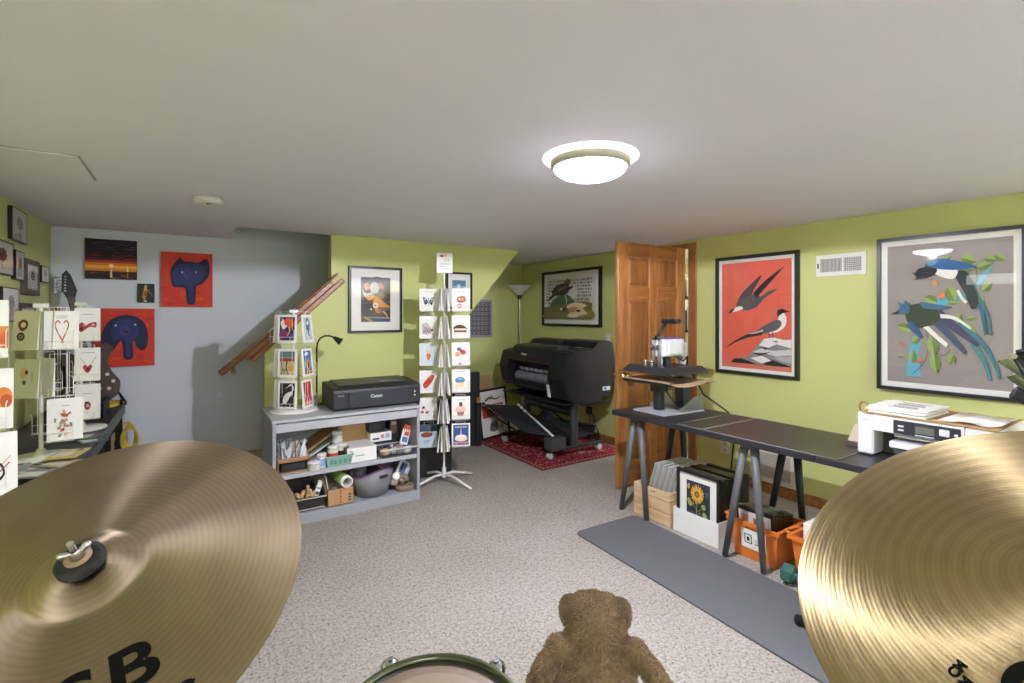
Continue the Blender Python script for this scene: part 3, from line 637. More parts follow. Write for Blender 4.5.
# --- little frames on the left wall (y is the near edge, local x runs away from the camera)
def botanic(c1, c2, k):
    random.seed(k); o = [('#e7e3da', rect(0, 0, 1, 1))]
    o.append((c2, stroke([(.5, .12), (.48, .4), (.52, .6)], .03, .02)))
    for i in range(9):
        a = i*40*PI/180; o.append((random.choice((c1, c2)), ell(.5+.15*math.cos(a), .58+.15*math.sin(a), .085, .055, i*40, 8)))
    o.append((c2, ell(.5, .58, .09, .07))); return o
GRY = m_wood('grey_barnwood', '#4a443d', '#6b645a', 'Z', 8, .7)
LW = [('framed_picture', 'topmost black framed sunflower sketch on the green side wall', 4.047, 1.885, .315, .197, BK, .012, ('#b98a4a', '#8a6a3e'), '#cfc8c0'),
 ('framed_picture', 'frameless-looking pale print of brown seed pods beside wall edge', 3.67, 1.665, .40, .19, mat('#3a3936', .5), .008, ('#8a5a44', '#5f3f33'), '#c9c4bf'),
 ('framed_picture', 'narrow tall black framed specimen print under the sunflower sketch', 4.118, 1.650, .178, .18, BK, .012, ('#8a7a6a', '#5a4f47'), '#d5d0c8'),
 ('framed_picture', 'grey wooden deep framed botanical sketch on the green side wall', 4.30, 1.565, .335, .232, GRY, .035, ('#7a6a5f', '#4a423d'), '#cfcac6'),
 ('framed_picture', 'smallest black framed sketch nearest the corner with the pale wall', 4.735, 1.668, .215, .118, BK, .012, ('#8a8078', '#6a625c'), '#d0ccc8'),
 ('framed_picture', 'black framed pale shell drawing just above the white card racks', 3.87, 1.395, .315, .20, BK, .014, ('#9a8a7a', '#6f6258'), '#d2cec8'),
 ('framed_picture', 'dark framed photograph mostly hidden behind the heart card', 4.215, 1.335, .36, .175, GRY, .028, ('#5a544c', '#3a3632'), '#8f8a82'),
 ('framed_picture', 'black frame cut by the picture edge on green side wall', 3.38, 1.78, .29, .14, BK, .012, ('#8a8078', '#6a625c'), '#d0ccc8')]
for i, (n, l, y, z, w, h, fm, fw, (c1, c2), mc) in enumerate(LW):
    picture(n, l, (LX+.0005, y, z), PI/2, w, h, fw if fm is GRY else .006, .022 if i != 3 else .030, fm, .012 if fm is GRY else 0., botanic(c1, c2, i), matc=mc, inset=.85, group='small frames on the green side wall')
t = thing('wall_hanging', 'grey carved lattice panel hung on nook wall beneath the sloping edge', 'wall hanging', (3.1, NY, 1.12))
b = MB(); GC = mat('#9a989e', .6, noise=.35, scale=40); b.ring(.60, .50, .03, -.03, -.001, GC); M_ = TR(2.79, NY-.0005, 1.13); bmesh.ops.transform(b.bm, matrix=M_, verts=b.bm.verts[:]); b.build('border', t)
b = MB(); b.box(.02, .58, -.012, -.002, .02, .48, mat('#5f5d64', .7, noise=.4, scale=60), M=M_)
for i in range(9):
    for j in range(7):
        b.lathe([(.018, 0), (.026, .006), (.018, .010), (.013, .006), (.018, 0)], GC, M=M_ @ TR(.055+i*.061, -.012, .06+j*.063, rx=PI/2), seg=10)
for i in range(10): b.box(.023+i*.061, .029+i*.061, -.02, -.011, .03, .47, GC, M=M_)
b.build('lattice', t)
# ================================================================ greeting cards
def card(M, w, h, shapes, label, group, paper='#f2f0ec', th=.004, cat='greeting card', fold=.03):
    """folded card; local x across, z up, front -Y, origin bottom middle"""
    b = MB(); pm = flat(paper, .75)
    b.box(-w/2, w/2, 0, .0012, 0, h, pm)
    b.mesh([(-w/2, .0012, 0), (w/2, .0012, 0), (w/2, .0024, 0), (w/2, th+fold*.2, .0), (-w/2, th+fold*.2, 0), (-w/2, .0024, 0), (-w/2, .0012, h), (w/2, .0012, h), (w/2, .0024, h), (-w/2, .0024, h)],
           [[5, 2, 8, 9], [4, 3, 8, 9], [5, 4, 9], [2, 3, 8]], pm)
    paint(b, shapes, w, h, -.0002, -w/2, 0)
    o = b.build('greeting_card', None); o.matrix_basis = M
    return tag(o, label, cat, group)
TXT = '#8d8a86'
def lines(y, n=1, x0=.28, x1=.72): return [(TXT, rect(x0+.04*i, y-.05*i, x1-.04*i, y-.05*i+.014)) for i in range(n)]
def fan(c, cx, cy, n, r, w, a0=0): 
    o = []
    for i in range(n):
        a = (a0+360*i/n)*PI/180; o.append((c[i % len(c)], ell(cx+r*.5*math.cos(a), cy+r*.5*math.sin(a)*.8, r*.55, w, a*180/PI, 10)))
    return o
DES = {
 'butterfly': lines(.86) + [('#5a6273', blob([(.20, .62), (.34, .58), (.46, .46), (.44, .34), (.30, .28), (.24, .42)])), ('#7d8494', blob([(.82, .64), (.68, .58), (.54, .46), (.56, .34), (.70, .26), (.78, .44)])), ('#24262e', stroke([(.50, .60), (.49, .40), (.50, .24)], .03, .02)), ('#2a2c36', ell(.36, .34, .06, .04)), ('#2a2c36', ell(.66, .33, .06, .05)), ('#d5d8de', ell(.32, .52, .04)), ('#d5d8de', ell(.70, .52, .04))],
 'zebra': [('#cdbdbb', blob([(.18, .24), (.16, .60), (.40, .70), (.62, .50), (.74, .34), (.50, .16)]))] + [('#3a353c', stroke([(.18+.07*i, .20+.03*(i % 3)), (.26+.07*i, .40), (.20+.07*i, .62-.04*i)], .03, .012)) for i in range(7)] + [('#2a262c', ell(.72, .36, .05, .04))],
 'tulip': [('#d5e0e4', rect(0, 0, 1, 1))] + [('#e2a04a', stroke([(.50, .45), (.44, .62), (.40, .80)], .06, .02)), ('#e8b860', stroke([(.52, .45), (.60, .60), (.70, .78)], .06, .02)), ('#efc878', stroke([(.51, .45), (.52, .62), (.52, .72)], .05, .02)), ('#c9622c', blob([(.40, .48), (.54, .52), (.64, .44), (.56, .28), (.50, .22), (.44, .30)])), ('#d9803c', ell(.50, .40, .06, .09))],
 'lobster': [('#c23a26', blob([(.20, .38), (.40, .60), (.66, .78), (.84, .74), (.74, .52), (.56, .34), (.40, .22), (.26, .22)])), ('#d65a3e', ell(.64, .68, .10, .07, 30)), ('#a82c1e', stroke([(.30, .30), (.50, .48), (.70, .60)], .05, .02)), ('#d65a3e', ell(.34, .34, .07, .06))],
 'cherries': [('#5a4a3a', stroke([(.20, .62), (.30, .52), (.40, .40)], .015)), ('#b8283c', ell(.22, .56, .09, .06, 20)), ('#c23046', ell(.16, .36, .09, .06)), ('#b8283c', ell(.42, .34, .10, .06, 15)), ('#d98a90', ell(.40, .36, .03, .02))],
 'bluebird': [('#c8d4dc', rect(0, 0, 1, 1)), ('#3f4e62', rect(0, .70, 1, 1)), ('#8d4a30', blob([(.10, .60), (.40, .68), (.72, .60), (.66, .48), (.34, .44), (.14, .48)])), ('#a9b9c6', ell(.4, .25, .2, .08))],
 'teatime': lines(.84) + [('#b5573a', blob([(.30, .60), (.70, .64), (.68, .40), (.34, .38)])), ('#f2e6d6', ell(.42, .52, .06, .06)), ('#e0b894', ell(.58, .52, .06, .07)), ('#c8906a', ell(.42, .22, .12, .11)), ('#f0dcc4', ell(.42, .22, .06, .05)), ('#8a4a34', stroke([(.70, .56), (.78, .48), (.70, .42)], .03))],
 'cakeslice': lines(.88) + [('#5a3428', blob([(.12, .48), (.34, .58), (.60, .56), (.82, .44), (.80, .38), (.14, .40)])), ('#f0dcc0', rect(.16, .34, .80, .42)), ('#6a3c2c', rect(.16, .26, .80, .34)), ('#f0e2cc', rect(.20, .22, .80, .26)), ('#4a2a20', stroke([(.16, .44), (.14, .22)], .03)), ('#7a7a80', stroke([(.46, .58), (.46, .70)], .02))],
 'balls': [('#c44a3c', ell(.62, .56, .15, .11)), ('#d98a5a', ell(.32, .48, .13, .10)), ('#5a6c98', ell(.40, .70, .12, .08)), ('#b8344a', ell(.52, .62, .10, .08)), ('#e0b0a0', ell(.34, .50, .04, .04)), ('#b8344a', ell(.44, .06, .10, .03))],
 'bluecake': lines(.9) + [('#5a8fb4', blob([(.18, .52), (.30, .64), (.56, .66), (.72, .54), (.62, .42), (.30, .42)])), ('#86b4cf', ell(.46, .58, .14, .05)), ('#efdcb8', rect(.24, .22, .66, .42)), ('#e6cda0', rect(.24, .28, .66, .33)), ('#3f78a0', stroke([(.2, .5), (.46, .46), (.72, .53)], .03))],
 'cupcake': lines(.84) + [('#a06a5a', [(.26, .36), (.70, .36), (.62, .14), (.34, .14)]), ('#e6bdb6', blob([(.20, .36), (.22, .48), (.36, .58), (.58, .58), (.74, .48), (.74, .36), (.48, .32)])), ('#f0d4cc', ell(.42, .50, .10, .05)), ('#6a3c2e', blob([(.40, .60), (.44, .74), (.56, .74), (.58, .60), (.48, .55)])), ('#b04a3c', ell(.44, .68, .05, .04))],
 'candle': [('#2f4f8c', rect(.08, .06, .92, .94)), ('#c9d2e0', rect(.18, .82, .82, .86)), ('#8a5a7a', rect(.08, .06, .92, .22)), ('#e9dfc6', blob([(.20, .28), (.22, .44), (.40, .50), (.62, .50), (.80, .44), (.82, .28), (.50, .22)])), ('#f6efdc', ell(.50, .44, .28, .06)), ('#f2ead6', stroke([(.50, .48), (.50, .68)], .05, .04)), ('#d98a3c', ell(.50, .74, .04, .06)), ('#2a2440', stroke([(.44, .76), (.44, .84)], .04))],
 'umbrella': [('#3a2a5a', rect(.10, .08, .90, .92)), ('#d9582e', blob([(.34, .72), (.46, .88), (.70, .86), (.84, .70), (.78, .54), (.52, .56)])), ('#efe6da', blob([(.14, .70), (.30, .84), (.36, .66), (.50, .60), (.30, .48)])), ('#7a3a7a', blob([(.12, .40), (.40, .44), (.52, .26), (.30, .12), (.12, .14)])), ('#e6b080', stroke([(.60, .56), (.64, .40), (.52, .24)], .08, .05)), ('#4a5a9a', rect(.66, .10, .88, .30)), ('#c23a3a', ell(.50, .34, .07, .05))],
 'pier': [('#c9b48c', rect(.10, .08, .90, .92)), ('#5a7a7a', rect(.10, .70, .90, .92)), ('#8a3a30', rect(.10, .56, .90, .68)), ('#a04a38', rect(.10, .60, .90, .64)), ('#6a4a34', stroke([(.20, .56), (.24, .30), (.20, .10)], .05)), ('#3a4a3a', stroke([(.50, .56), (.46, .34), (.58, .12)], .07, .05)), ('#d9a04a', blob([(.58, .40), (.80, .44), (.82, .22), (.64, .18)])), ('#7a8a5a', ell(.36, .22, .12, .08))],
 'heron': [('#1f1a22', rect(.10, .08, .90, .92)), ('#e6e4e0', blob([(.28, .24), (.32, .44), (.52, .58), (.74, .62), (.80, .54), (.66, .44), (.54, .28), (.40, .18)])), ('#efeeea', stroke([(.72, .58), (.82, .74), (.70, .86), (.54, .80)], .06, .04)), ('#d9d6cc', stroke([(.54, .80), (.38, .72)], .03, .005)), ('#efeeea', stroke([(.40, .30), (.26, .18), (.20, .10)], .04, .01)), ('#b9b6b0', stroke([(.48, .24), (.46, .10)], .02)), ('#5a3a5a', ell(.24, .60, .06, .10))],
 'wolf': [('#c8cfd6', rect(.14, .08, .86, .92)), ('#5a6a80', blob([(.30, .80), (.56, .88), (.70, .66), (.60, .40), (.40, .30), (.32, .56)])), ('#e6e9ec', ell(.50, .70, .10, .08)), ('#3a4658', stroke([(.40, .34), (.58, .26), (.76, .12)], .06, .03))],
 'coast': [('#3a6aa8', rect(.14, .08, .86, .92)), ('#e9edf0', blob([(.20, .80), (.42, .88), (.62, .82), (.40, .74)])), ('#c98a4a', blob([(.34, .48), (.50, .66), (.66, .52), (.64, .26), (.40, .24)])), ('#3a3028', ell(.54, .40, .07, .10)), ('#a8723a', rect(.14, .08, .86, .22))],
 'redbridge': [('#c23a30', rect(.14, .08, .86, .92)), ('#d98a78', rect(.14, .08, .86, .24)), ('#2a2428', stroke([(.26, .90), (.40, .60), (.34, .30)], .08, .05)), ('#efe0d4', stroke([(.60, .88), (.50, .56), (.64, .14)], .06, .03)), ('#7a2420', rect(.70, .30, .82, .80))],
 'candycane': lines(.86, 2, .3, .68) + [('#b5554a', stroke([(.56, .16), (.40, .42), (.32, .62), (.38, .74), (.46, .68)], .035)), ('#b5554a', stroke([(.50, .16), (.62, .42), (.70, .62), (.64, .74), (.56, .68)], .035)), ('#efe6e2', stroke([(.45, .36), (.40, .46)], .02)), ('#efe6e2', stroke([(.60, .40), (.65, .50)], .02)), ('#efe6e2', stroke([(.34, .62), (.36, .68)], .02))],
 'bow': lines(.80) + [('#a83a44', blob([(.12, .46), (.30, .56), (.42, .46), (.60, .54), (.84, .56), (.82, .40), (.60, .42), (.42, .34), (.26, .26), (.16, .34)])), ('#d9909a', ell(.72, .48, .07, .05)), ('#3a2a30', ell(.26, .36, .08, .05)), ('#d9909a', ell(.38, .48, .05, .04))],
 'necklace': lines(.84, 1, .24, .78) + [('#b88a5a', stroke([(.22, .70), (.40, .50), (.50, .40)], .02)), ('#b88a5a', stroke([(.84, .72), (.66, .52), (.54, .40)], .02)), ('#b02a3a', blob([(.32, .40), (.42, .48), (.50, .42), (.60, .48), (.68, .40), (.50, .22)])), ('#5a1a24', ell(.52, .34, .07, .05))],
 'wreath': lines(.72, 1, .3, .66) + [('#9a3a30', ell(.50, .38, .13, .12)), ('#c8b4a0', ell(.50, .38, .06, .05)), ('#4a3a2a', ell(.44, .46, .05, .04)), ('#d9807a', ell(.58, .34, .04, .03))],
 'holly': lines(.82, 1, .4, .62) + [('#8a9a6a', ell(.40+.06*math.cos(i*2.4)*i*.35, .42+.05*math.sin(i*2.4)*i*.4, .06, .035, i*50, 8)) if i % 2 else ('#c8a08a', ell(.46+.05*math.cos(i*1.7)*i*.4, .44+.05*math.sin(i*1.7)*i*.42, .05, .04, i*40, 8)) for i in range(16)] + [('#b5443a', stroke([(.38, .64), (.50, .58), (.66, .66)], .05, .04)), ('#b5443a', ell(.44, .26, .05, .04)), ('#c8605a', ell(.56, .34, .04, .03))],
 'nuts': [('#cac8ac', rect(0, 0, 1, 1)), ('#6a3a24', blob([(.18, .66), (.36, .78), (.56, .72), (.56, .56), (.34, .48)])), ('#e0c8a0', ell(.40, .64, .10, .07)), ('#3a2a20', ell(.34, .34, .16, .11)), ('#8a7a5a', ell(.34, .34, .09, .06)), ('#3a2a20', ell(.34, .34, .04, .03))],
 'acorn': [('#bfc3a0', rect(0, 0, 1, 1)), ('#c8a46a', blob([(.30, .74), (.50, .78), (.54, .58), (.38, .48), (.28, .58)])), ('#3a2a20', ell(.52, .66, .06, .06)), ('#6a4a2a', ell(.46, .40, .07, .06)), ('#5a5a42', stroke([(.74, .66), (.78, .40)], .02))],
 'peach': [('#d98a3c', ell(.95, .34, .34, .20)), ('#c8602c', ell(1.0, .30, .22, .14))] ,
 'orange': [('#d9803a', ell(.80, .52, .19, .17)), ('#b8542a', ell(.86, .46, .12, .11))],
 'twig': [('#b58a80', stroke([(.30, .10), (.56, .40), (.86, .62)], .015)), ('#2a2024', stroke([(.55, .22), (.72, .34), (.66, .50), (.50, .44)], .05, .04)), ('#8a2a30', stroke([(.60, .36), (.84, .52)], .02)), ('#c8a09a', stroke([(.36, .02), (.64, .50)], .01))],
}
for k in ('peach', 'orange'): DES[k] = [(c, [(min(1, max(0, x)), y) for x, y in p]) for c, p in DES[k]]

def pocket_mb(w, h, d=.03):
    """open wire pocket, front -Y, origin bottom middle of its back"""
    b = MB(); r = .0016
    b.tube([(-w/2, 0, h*.55), (-w/2, -d, h*.45), (-w/2, -d, 0), (w/2, -d, 0), (w/2, -d, h*.45), (w/2, 0, h*.55)], r, WIRE, 6)
    b.tube([(-w/2, -d, h*.22), (w/2, -d, h*.22)], r, WIRE, 6); b.tube([(-w/2, 0, 0), (w/2, 0, 0)], r, WIRE, 6)
    for x in (-w*.28, w*.28): b.tube([(x, 0, h*1.12), (x, 0, 0), (x, -d, 0), (x, -d, h*.22)], r, WIRE, 6)
    b.tube([(-w*.28, 0, h*1.12), (w*.28, 0, h*1.12)], r, WIRE, 6)
    return b
def spinner(t, c, zb, zt, base, tiers, arms, w, h):
    """pole + base + pockets; arms = [(angle of front, tangential offset, radial offset)]"""
    b = MB(); b.cyl((*c, zb), (*c, zt), .009, WIRE, seg=12); b.build('pole', t)
    if base:
        b = MB(); b.lathe([(0, 0), (base, 0), (base+.004, .006), (base, .013), (.03, .018), (.014, .05), (0, .05)], flat('#e8e7e3', .35), (c[0], c[1], zb), 40); b.build('base', t)
    b = MB(); b.box(c[0]-.03, c[0]+.03, c[1]-.008, c[1]+.008, zt, zt+.022, WIRE, .004); b.build('top_cap', t)
    first = None
    for z in tiers:
        for (a, to, ro) in arms:
            M = Matrix.Translation((*c, z)) @ Matrix.Rotation(a, 4, 'Z') @ Matrix.Translation((to, -ro, 0))
            if first is None:
                o = pocket_mb(w, h).build('pocket', t, False); first = o
            else:
                o = first.copy(); COL.objects.link(o)
            o.parent = t; o.matrix_basis = Matrix.Translation(t.location).inverted() @ M
        rg = MB()
    return t
ORD = ('top', 'second', 'third', 'fourth', 'fifth', 'bottom')
# ---------------------------------------------------------------- tall floor spinner
TC = (1.815, 3.82); TA = -.40
def rk(x, y, z, rz=0, rx=0): return Matrix.Translation((*TC, 0)) @ Matrix.Rotation(TA, 4, 'Z') @ TR(x-TC[0], y-TC[1], z, rz=rz, rx=rx)
t = thing('card_spinner', 'tall white wire card spinner on splayed floor legs', 'card rack', (*TC, 0))
TZ = [1.466-.231*k for k in range(6)]
CW, CH = .148, .188
spinner(t, TC, .10, 1.80, 0, [z-.004 for z in TZ], [(TA, -.128, -.02), (TA, .138, .02), (TA-PI/2, .105, .006), (TA+PI/2, -.105, .006)], CW*.95, CH)
for a in (PI*.06, PI*.5+.3, PI+.1, PI*1.5+.35, ):
    l = MB(); x, y = math.cos(a), math.sin(a)
    l.tube([(TC[0]+.01*x, TC[1]+.01*y, .070), (TC[0]+.09*x, TC[1]+.09*y, .072), (TC[0]+.18*x, TC[1]+.18*y, .048), (TC[0]+.31*x, TC[1]+.31*y, .011)], .010, WIRE, 8); l.build('leg', t)
b = MB(); b.cyl((*TC, .045), (*TC, .13), .018, WIRE); b.build('hub', t)
LFT = [('butterfly', 'blue grey butterfly'), ('zebra', 'grey striped zebra drawing'), ('tulip', 'orange flower on pale blue'), ('lobster', 'red lobster'), ('cherries', 'small red cherries'), ('bluebird', 'rust brown shape on blue grey')]
RGT = [('teatime', 'brown teapot and cup'), ('cakeslice', 'chocolate layer cake slice'), ('balls', 'red, orange and blue round ornaments'), ('bluecake', 'blue frosted cake'), ('cupcake', 'pink cupcake'), ('candle', 'one-candle cake on dark blue')]
for k in range(6):
    z = TZ[k]; random.seed(40+k)
    card(rk(TC[0]-.132, TC[1]-.012, z, rz=.03, rx=-.05), CW, CH, DES[LFT[k][0]], 'greeting card with %s in the tall white floor spinner' % LFT[k][1], 'cards in the tall white floor spinner')
    card(rk(TC[0]+.142, TC[1]-.034, z, rz=random.uniform(-.03, .05), rx=-.05), CW+.008, CH+.006, DES[RGT[k][0]], 'greeting card with %s in the tall white floor spinner' % RGT[k][1], 'cards in the tall white floor spinner')
    for j, (xo, tilt, wh) in enumerate(((-.026, .0, 'flush'), (-.060, -.13, 'tilted back'))):
        card(rk(TC[0]+xo, TC[1]-.105-random.uniform(0, .02), z, rz=-PI/2+random.uniform(-.12, .12), rx=tilt), CW, CH-.004*j, [], 'plain white card seen edge-on, %s in the %s tier of the tall spinner' % (wh, ORD[k]), 'edge-on cards in the tall white floor spinner', paper='#e6e3dc' if j else '#efedea', fold=.05)
    card(rk(TC[0]+.042, TC[1]-.105, z, rz=PI/2+random.uniform(-.15, .15), rx=-.14), CW, CH, [('#c9c5c0', rect(.3, .3, .7, .7))], 'right-facing white card seen edge-on in the %s tier of the tall spinner' % ORD[k], 'edge-on cards in the tall white floor spinner', fold=.06)
b = MB(); M = rk(TC[0]+.005, TC[1]-.014, 1.79, rz=.25)
b.box(-.07, .07, 0, .003, 0, .17, PAPER, .001, M)
paint(b, [('#c8502e', blob([(.16, .84), (.30, .90), (.44, .86), (.40, .78), (.24, .79)])), ('#d98a6a', [(.44, .84), (.56, .92), (.58, .78)]), (TXT, rect(.44, .68, .78, .70)), (TXT, rect(.44, .60, .84, .62)), (TXT, rect(.20, .46, .88, .475)), (TXT, rect(.20, .40, .80, .415)), (TXT, rect(.18, .32, .60, .335)), (TXT, rect(.58, .20, .76, .22))], .14, .17, -.0006, -.07, 0, M=M)
lone(b, 'rack_sign', 'small white card sign with orange fish topping the tall spinner', 'sign')
# ---------------------------------------------------------------- small counter spinner on the grey shelf
SCN = (.635, 3.87); SZ = .733
t = thing('card_spinner', 'small white three tier card spinner standing on the grey shelf unit', 'card rack', (*SCN, SZ))
vd = math.atan2(-SCN[0], SCN[1])          # bearing
aA = math.radians(-9.2-30); aB = aA + PI/2
tz = [1.232, .985, .752+.005]
arms = [(aA, -.008, .075), (aB, .01, .105), (aA-PI/2, -.02, .125), (aA+PI, 0, .075)]
spinner(t, SCN, SZ, 1.45, .16, tz, arms, .135, .20)
SM = [(('umbrella', 'orange and purple umbrella picture'), ('pier', 'red pier over tan picture'), ('heron', 'white heron on black')), (('wolf', 'grey blue wolf picture'), ('coast', 'blue sky and brown coast picture'), ('redbridge', 'red and black picture')), (None, None, None)]
for k, z in enumerate(tz):
    for j in range(3):
        a, to, ro = arms[j]
        M = Matrix.Translation((*SCN, z+.003)) @ Matrix.Rotation(a, 4, 'Z') @ Matrix.Translation((to, -ro-.006, 0)) @ Matrix.Rotation(-.06 if j != 1 else -.10, 4, 'X')
        d = SM[j][k]
        card(M, .140, .20, DES[d[0]] if d else [], ('card with %s in the small white counter spinner' % d[1]) if d else 'blank card turned away in the %s tier of the small counter spinner' % ('top', 'middle', 'bottom')[k], 'cards in the small counter spinner')
# ================================================================ left wall desks, racks and guitar
DZ = .725
DM = mat('#3a3a3d', .45, noise=.15, scale=30); DM2 = mat('#55565a', .5, noise=.1)
def desk(label, y0, y1, cubby):
    t = thing('desk', label, 'desk', (LX+.23, (y0+y1)/2, 0))
    b = MB(); b.box(LX+.01, -.44, y0, y1, DZ-.035, DZ, DM, .003); b.build('desk_top', t)
    b = MB(); b.box(-.452, -.441, y0+.002, y1-.002, DZ-.09, DZ-.036, DM2, .002); b.build('apron', t)
    ys = (y0+.015, y1-.015) if not cubby else (y0+.012, y0+.36, y0+.74, y1-.03)
    for i, y in enumerate(ys):
        b = MB(); b.box(LX+.02, -.455, y-.012, y+.012, 0.001, DZ-.036, BLACK, .002); b.build('side_panel' if i in (0, len(ys)-1) else 'divider', t)
    b = MB(); b.box(LX+.012, LX+.019, y0+.01, y1-.01, .05, DZ-.036, BLACKM); b.build('back_panel', t)
    b = MB(); b.box(LX+.02, -.46, y0+.027, y1-.045, .30, .318, BLACK); b.box(LX+.02, -.46, y0+.027, y1-.045, .05, .07, BLACK)
    b.build('shelf', t); return t
desk('far black desk along the side wall with open cubbies and yellow cord', 3.60, 5.06, True)
desk('near black desk under the white card racks beside the big cymbal', 1.6, 3.595, False)
# racks: A middle, B far, C near
def counter_rack(label, c, tiers, w, h, arms, top):
    t = thing('card_spinner', label, 'card rack', (*c, DZ+.0005))
    spinner(t, c, DZ+.0005, top, .125, tiers, arms, w, h); return t
GA = 'cards in the white counter racks on the black desk'
CA = (-.615, 3.30); zA = [1.27, 1.045, .83]
aA_ = [(0, .085, .12), (-PI/2+.25, -.05, .11), (PI/2, .0, .10), (PI, 0, .1)]
counter_rack('middle white wire card rack holding the candy cane heart card', CA, zA, .115, .18, aA_, 1.47)
card(TR(CA[0]+.098, CA[1]-.14, zA[0]+.003, rz=.05, rx=-.07), .125, .182, DES['candycane'], 'white card with a candy cane heart in the middle counter rack', GA)
card(TR(CA[0]+.112, CA[1]-.145, zA[2]+.003, rz=.10, rx=-.07), .130, .20, DES['holly'], 'white card with a holly spray low in the middle counter rack', GA)
for k, (d, l) in enumerate((('nuts', 'sage green card with walnut halves'), ('acorn', 'sage green card with acorns'))):
    card(TR(CA[0]-.03, CA[1]-.155, zA[k]+.003, rz=-.55, rx=-.10), .115, .182, DES[d], l + ' in the middle counter rack', GA, paper='#dddcc8')
    card(TR(CA[0]+.03, CA[1]-.10, zA[k]+.003, rz=-.9, rx=-.06), .115, .18, [], 'blank white card behind the green card, %s tier of the middle rack' % ('top', 'second')[k], GA)
CB = (-.565, 4.00); zB = [1.278, 1.04, .81]
counter_rack('far white wire card rack nearest the guitar on the desk', CB, zB, .115, .19, [(0, .05, .13), (-PI/2, 0, .1), (PI, 0, .1)], 1.49)
for k, (d, l) in enumerate((('bow', 'pink red bows'), ('necklace', 'a red heart necklace'), ('wreath', 'a small red ornament'))):
    card(TR(CB[0]+.052, CB[1]-.155, zB[k]+.003, rz=.06-.03*k, rx=-.06), .118, .195+.012*(k == 2), DES[d], 'white card with %s in the far counter rack' % l, GA)
CC = (-.63, 2.42); zC = [1.295, 1.055, .83]
counter_rack('nearest white wire card rack cut by the picture edge', CC, zC, .115, .19, [(0, .06, .10), (-PI/2, 0, .1), (PI, 0, .1)], 1.52)
for k, (d, l, rr) in enumerate((('peach', 'half of a golden fruit', .0), ('orange', 'a red orange fruit', .0), ('twig', 'a dark bird on twigs', .30))):
    card(TR(CC[0]+.062+.012*k, CC[1]-.13, zC[k]+.003, rz=.12+rr*.5, rx=-.10), .118, .19+.01*k, DES[d], 'white card with %s in the nearest counter rack' % l, GA)
# booklets and sleeves lying on the desk
random.seed(5)
bk = [((-.50, 2.96), .3, '#a89aa0', 'mauve'), ((-.60, 3.06), -.4, '#7f8a94', 'blue grey'), ((-.52, 3.08), .9, '#b5a888', 'cream'), ((-.58, 2.90), 1.2, '#8d7f8a', 'plum'), ((-.66, 3.0), .1, '#9aa39a', 'grey green'), ((-.49, 3.15), -.2, '#c9b86a', 'yellow edged'), ((-.47, 3.62), .4, '#4a565c', 'dark teal'), ((-.49, 3.70), -.2, '#5f6a70', 'slate')]
lev = {}
for i, ((x, y), r, c, nm) in enumerate(bk):
    z = DZ+.001 + (i if i < 6 else i-6)*.0075
    b = MB(); M = TR(x, y, z, rz=r)
    b.box(-.06, .06, -.085, .085, 0, .006, flat(c, .4), .001, M); b.box(-.045, .02, -.06, .03, .0062, .0068, flat('#dcd8d0', .5), 0, M)
    for q in range(3): b.box(-.05+.034*q, -.03+.034*q, .04, .075, .0062, .0067, flat(random.choice(('#8a6a7a', '#d9c8a0', '#3a3f48'))), 0, M)
    lone(b, 'booklet', nm + ' sleeved booklet lying on the near black desk' if i < 6 else nm + ' booklet lying flat under the far card rack', 'booklet', 'booklets on the black desk')
t = thing('storage_box', 'low open black box on the far desk beside the card rack', 'box', (-.60, 4.52, DZ))
b = MB()
x0, x1, y0, y1, z0, z1 = -.72, -.50, 4.36, 4.68, DZ+.001, DZ+.105
b.box(x0, x1, y0, y1, z0, z0+.006, BLACKM); b.box(x0, x0+.007, y0, y1, z0, z1, BLACKM); b.box(x1-.007, x1, y0, y1, z0, z1, BLACKM); b.box(x0, x1, y0, y0+.007, z0, z1, BLACKM); b.box(x0, x1, y1-.007, y1, z0, z1, BLACKM)
b.build('box_body', t)
b = MB(); b.box(x0+.01, x1-.01, y0+.01, y1-.01, z0+.012, z0+.05, mat('#5a5550', .8, noise=.3)); b.build('contents', t)
b = MB(); YC = mat('#d8c23c', .45, noise=.05)
for i in range(5): b.tube([(-.52+.012*i+.055*math.cos(a), 4.84+.015*i+.085*math.sin(a), DZ+.012+.004*i) for a in [2*PI*k/20 for k in range(20)]], .005, YC, 6, True)
lone(b, 'coiled_cord', 'yellow cord coiled on top of the far desk by the guitar', 'cord', 'yellow cords')
b = MB()
for i in range(14): b.tube([(-.405+(.030+.0022*i)*math.cos(a)+.004*math.sin(i*2.1), 5.01-.005*i, .46-.002*i+(.075+.005*((i*3) % 7))*math.sin(a)) for a in [2*PI*k/24 for k in range(24)]], .0032, YC, 6, True)
b.box(-.452, -.40, 4.96, 5.01, .555, .57, YC, .004)
lone(b, 'coiled_cord', 'yellow extension cord hanging coiled on the end of far desk', 'cord', 'yellow cords')
b = MB(); b.box(-.72, -.47, 4.40, 4.66, .319, .50, CARD, .003, None); b.box(-.475, -.465, 4.42, 4.66, .50, .56, CARD, .001)
lone(b, 'cardboard_box', 'brown cardboard flap box inside the cubby of far desk', 'box')
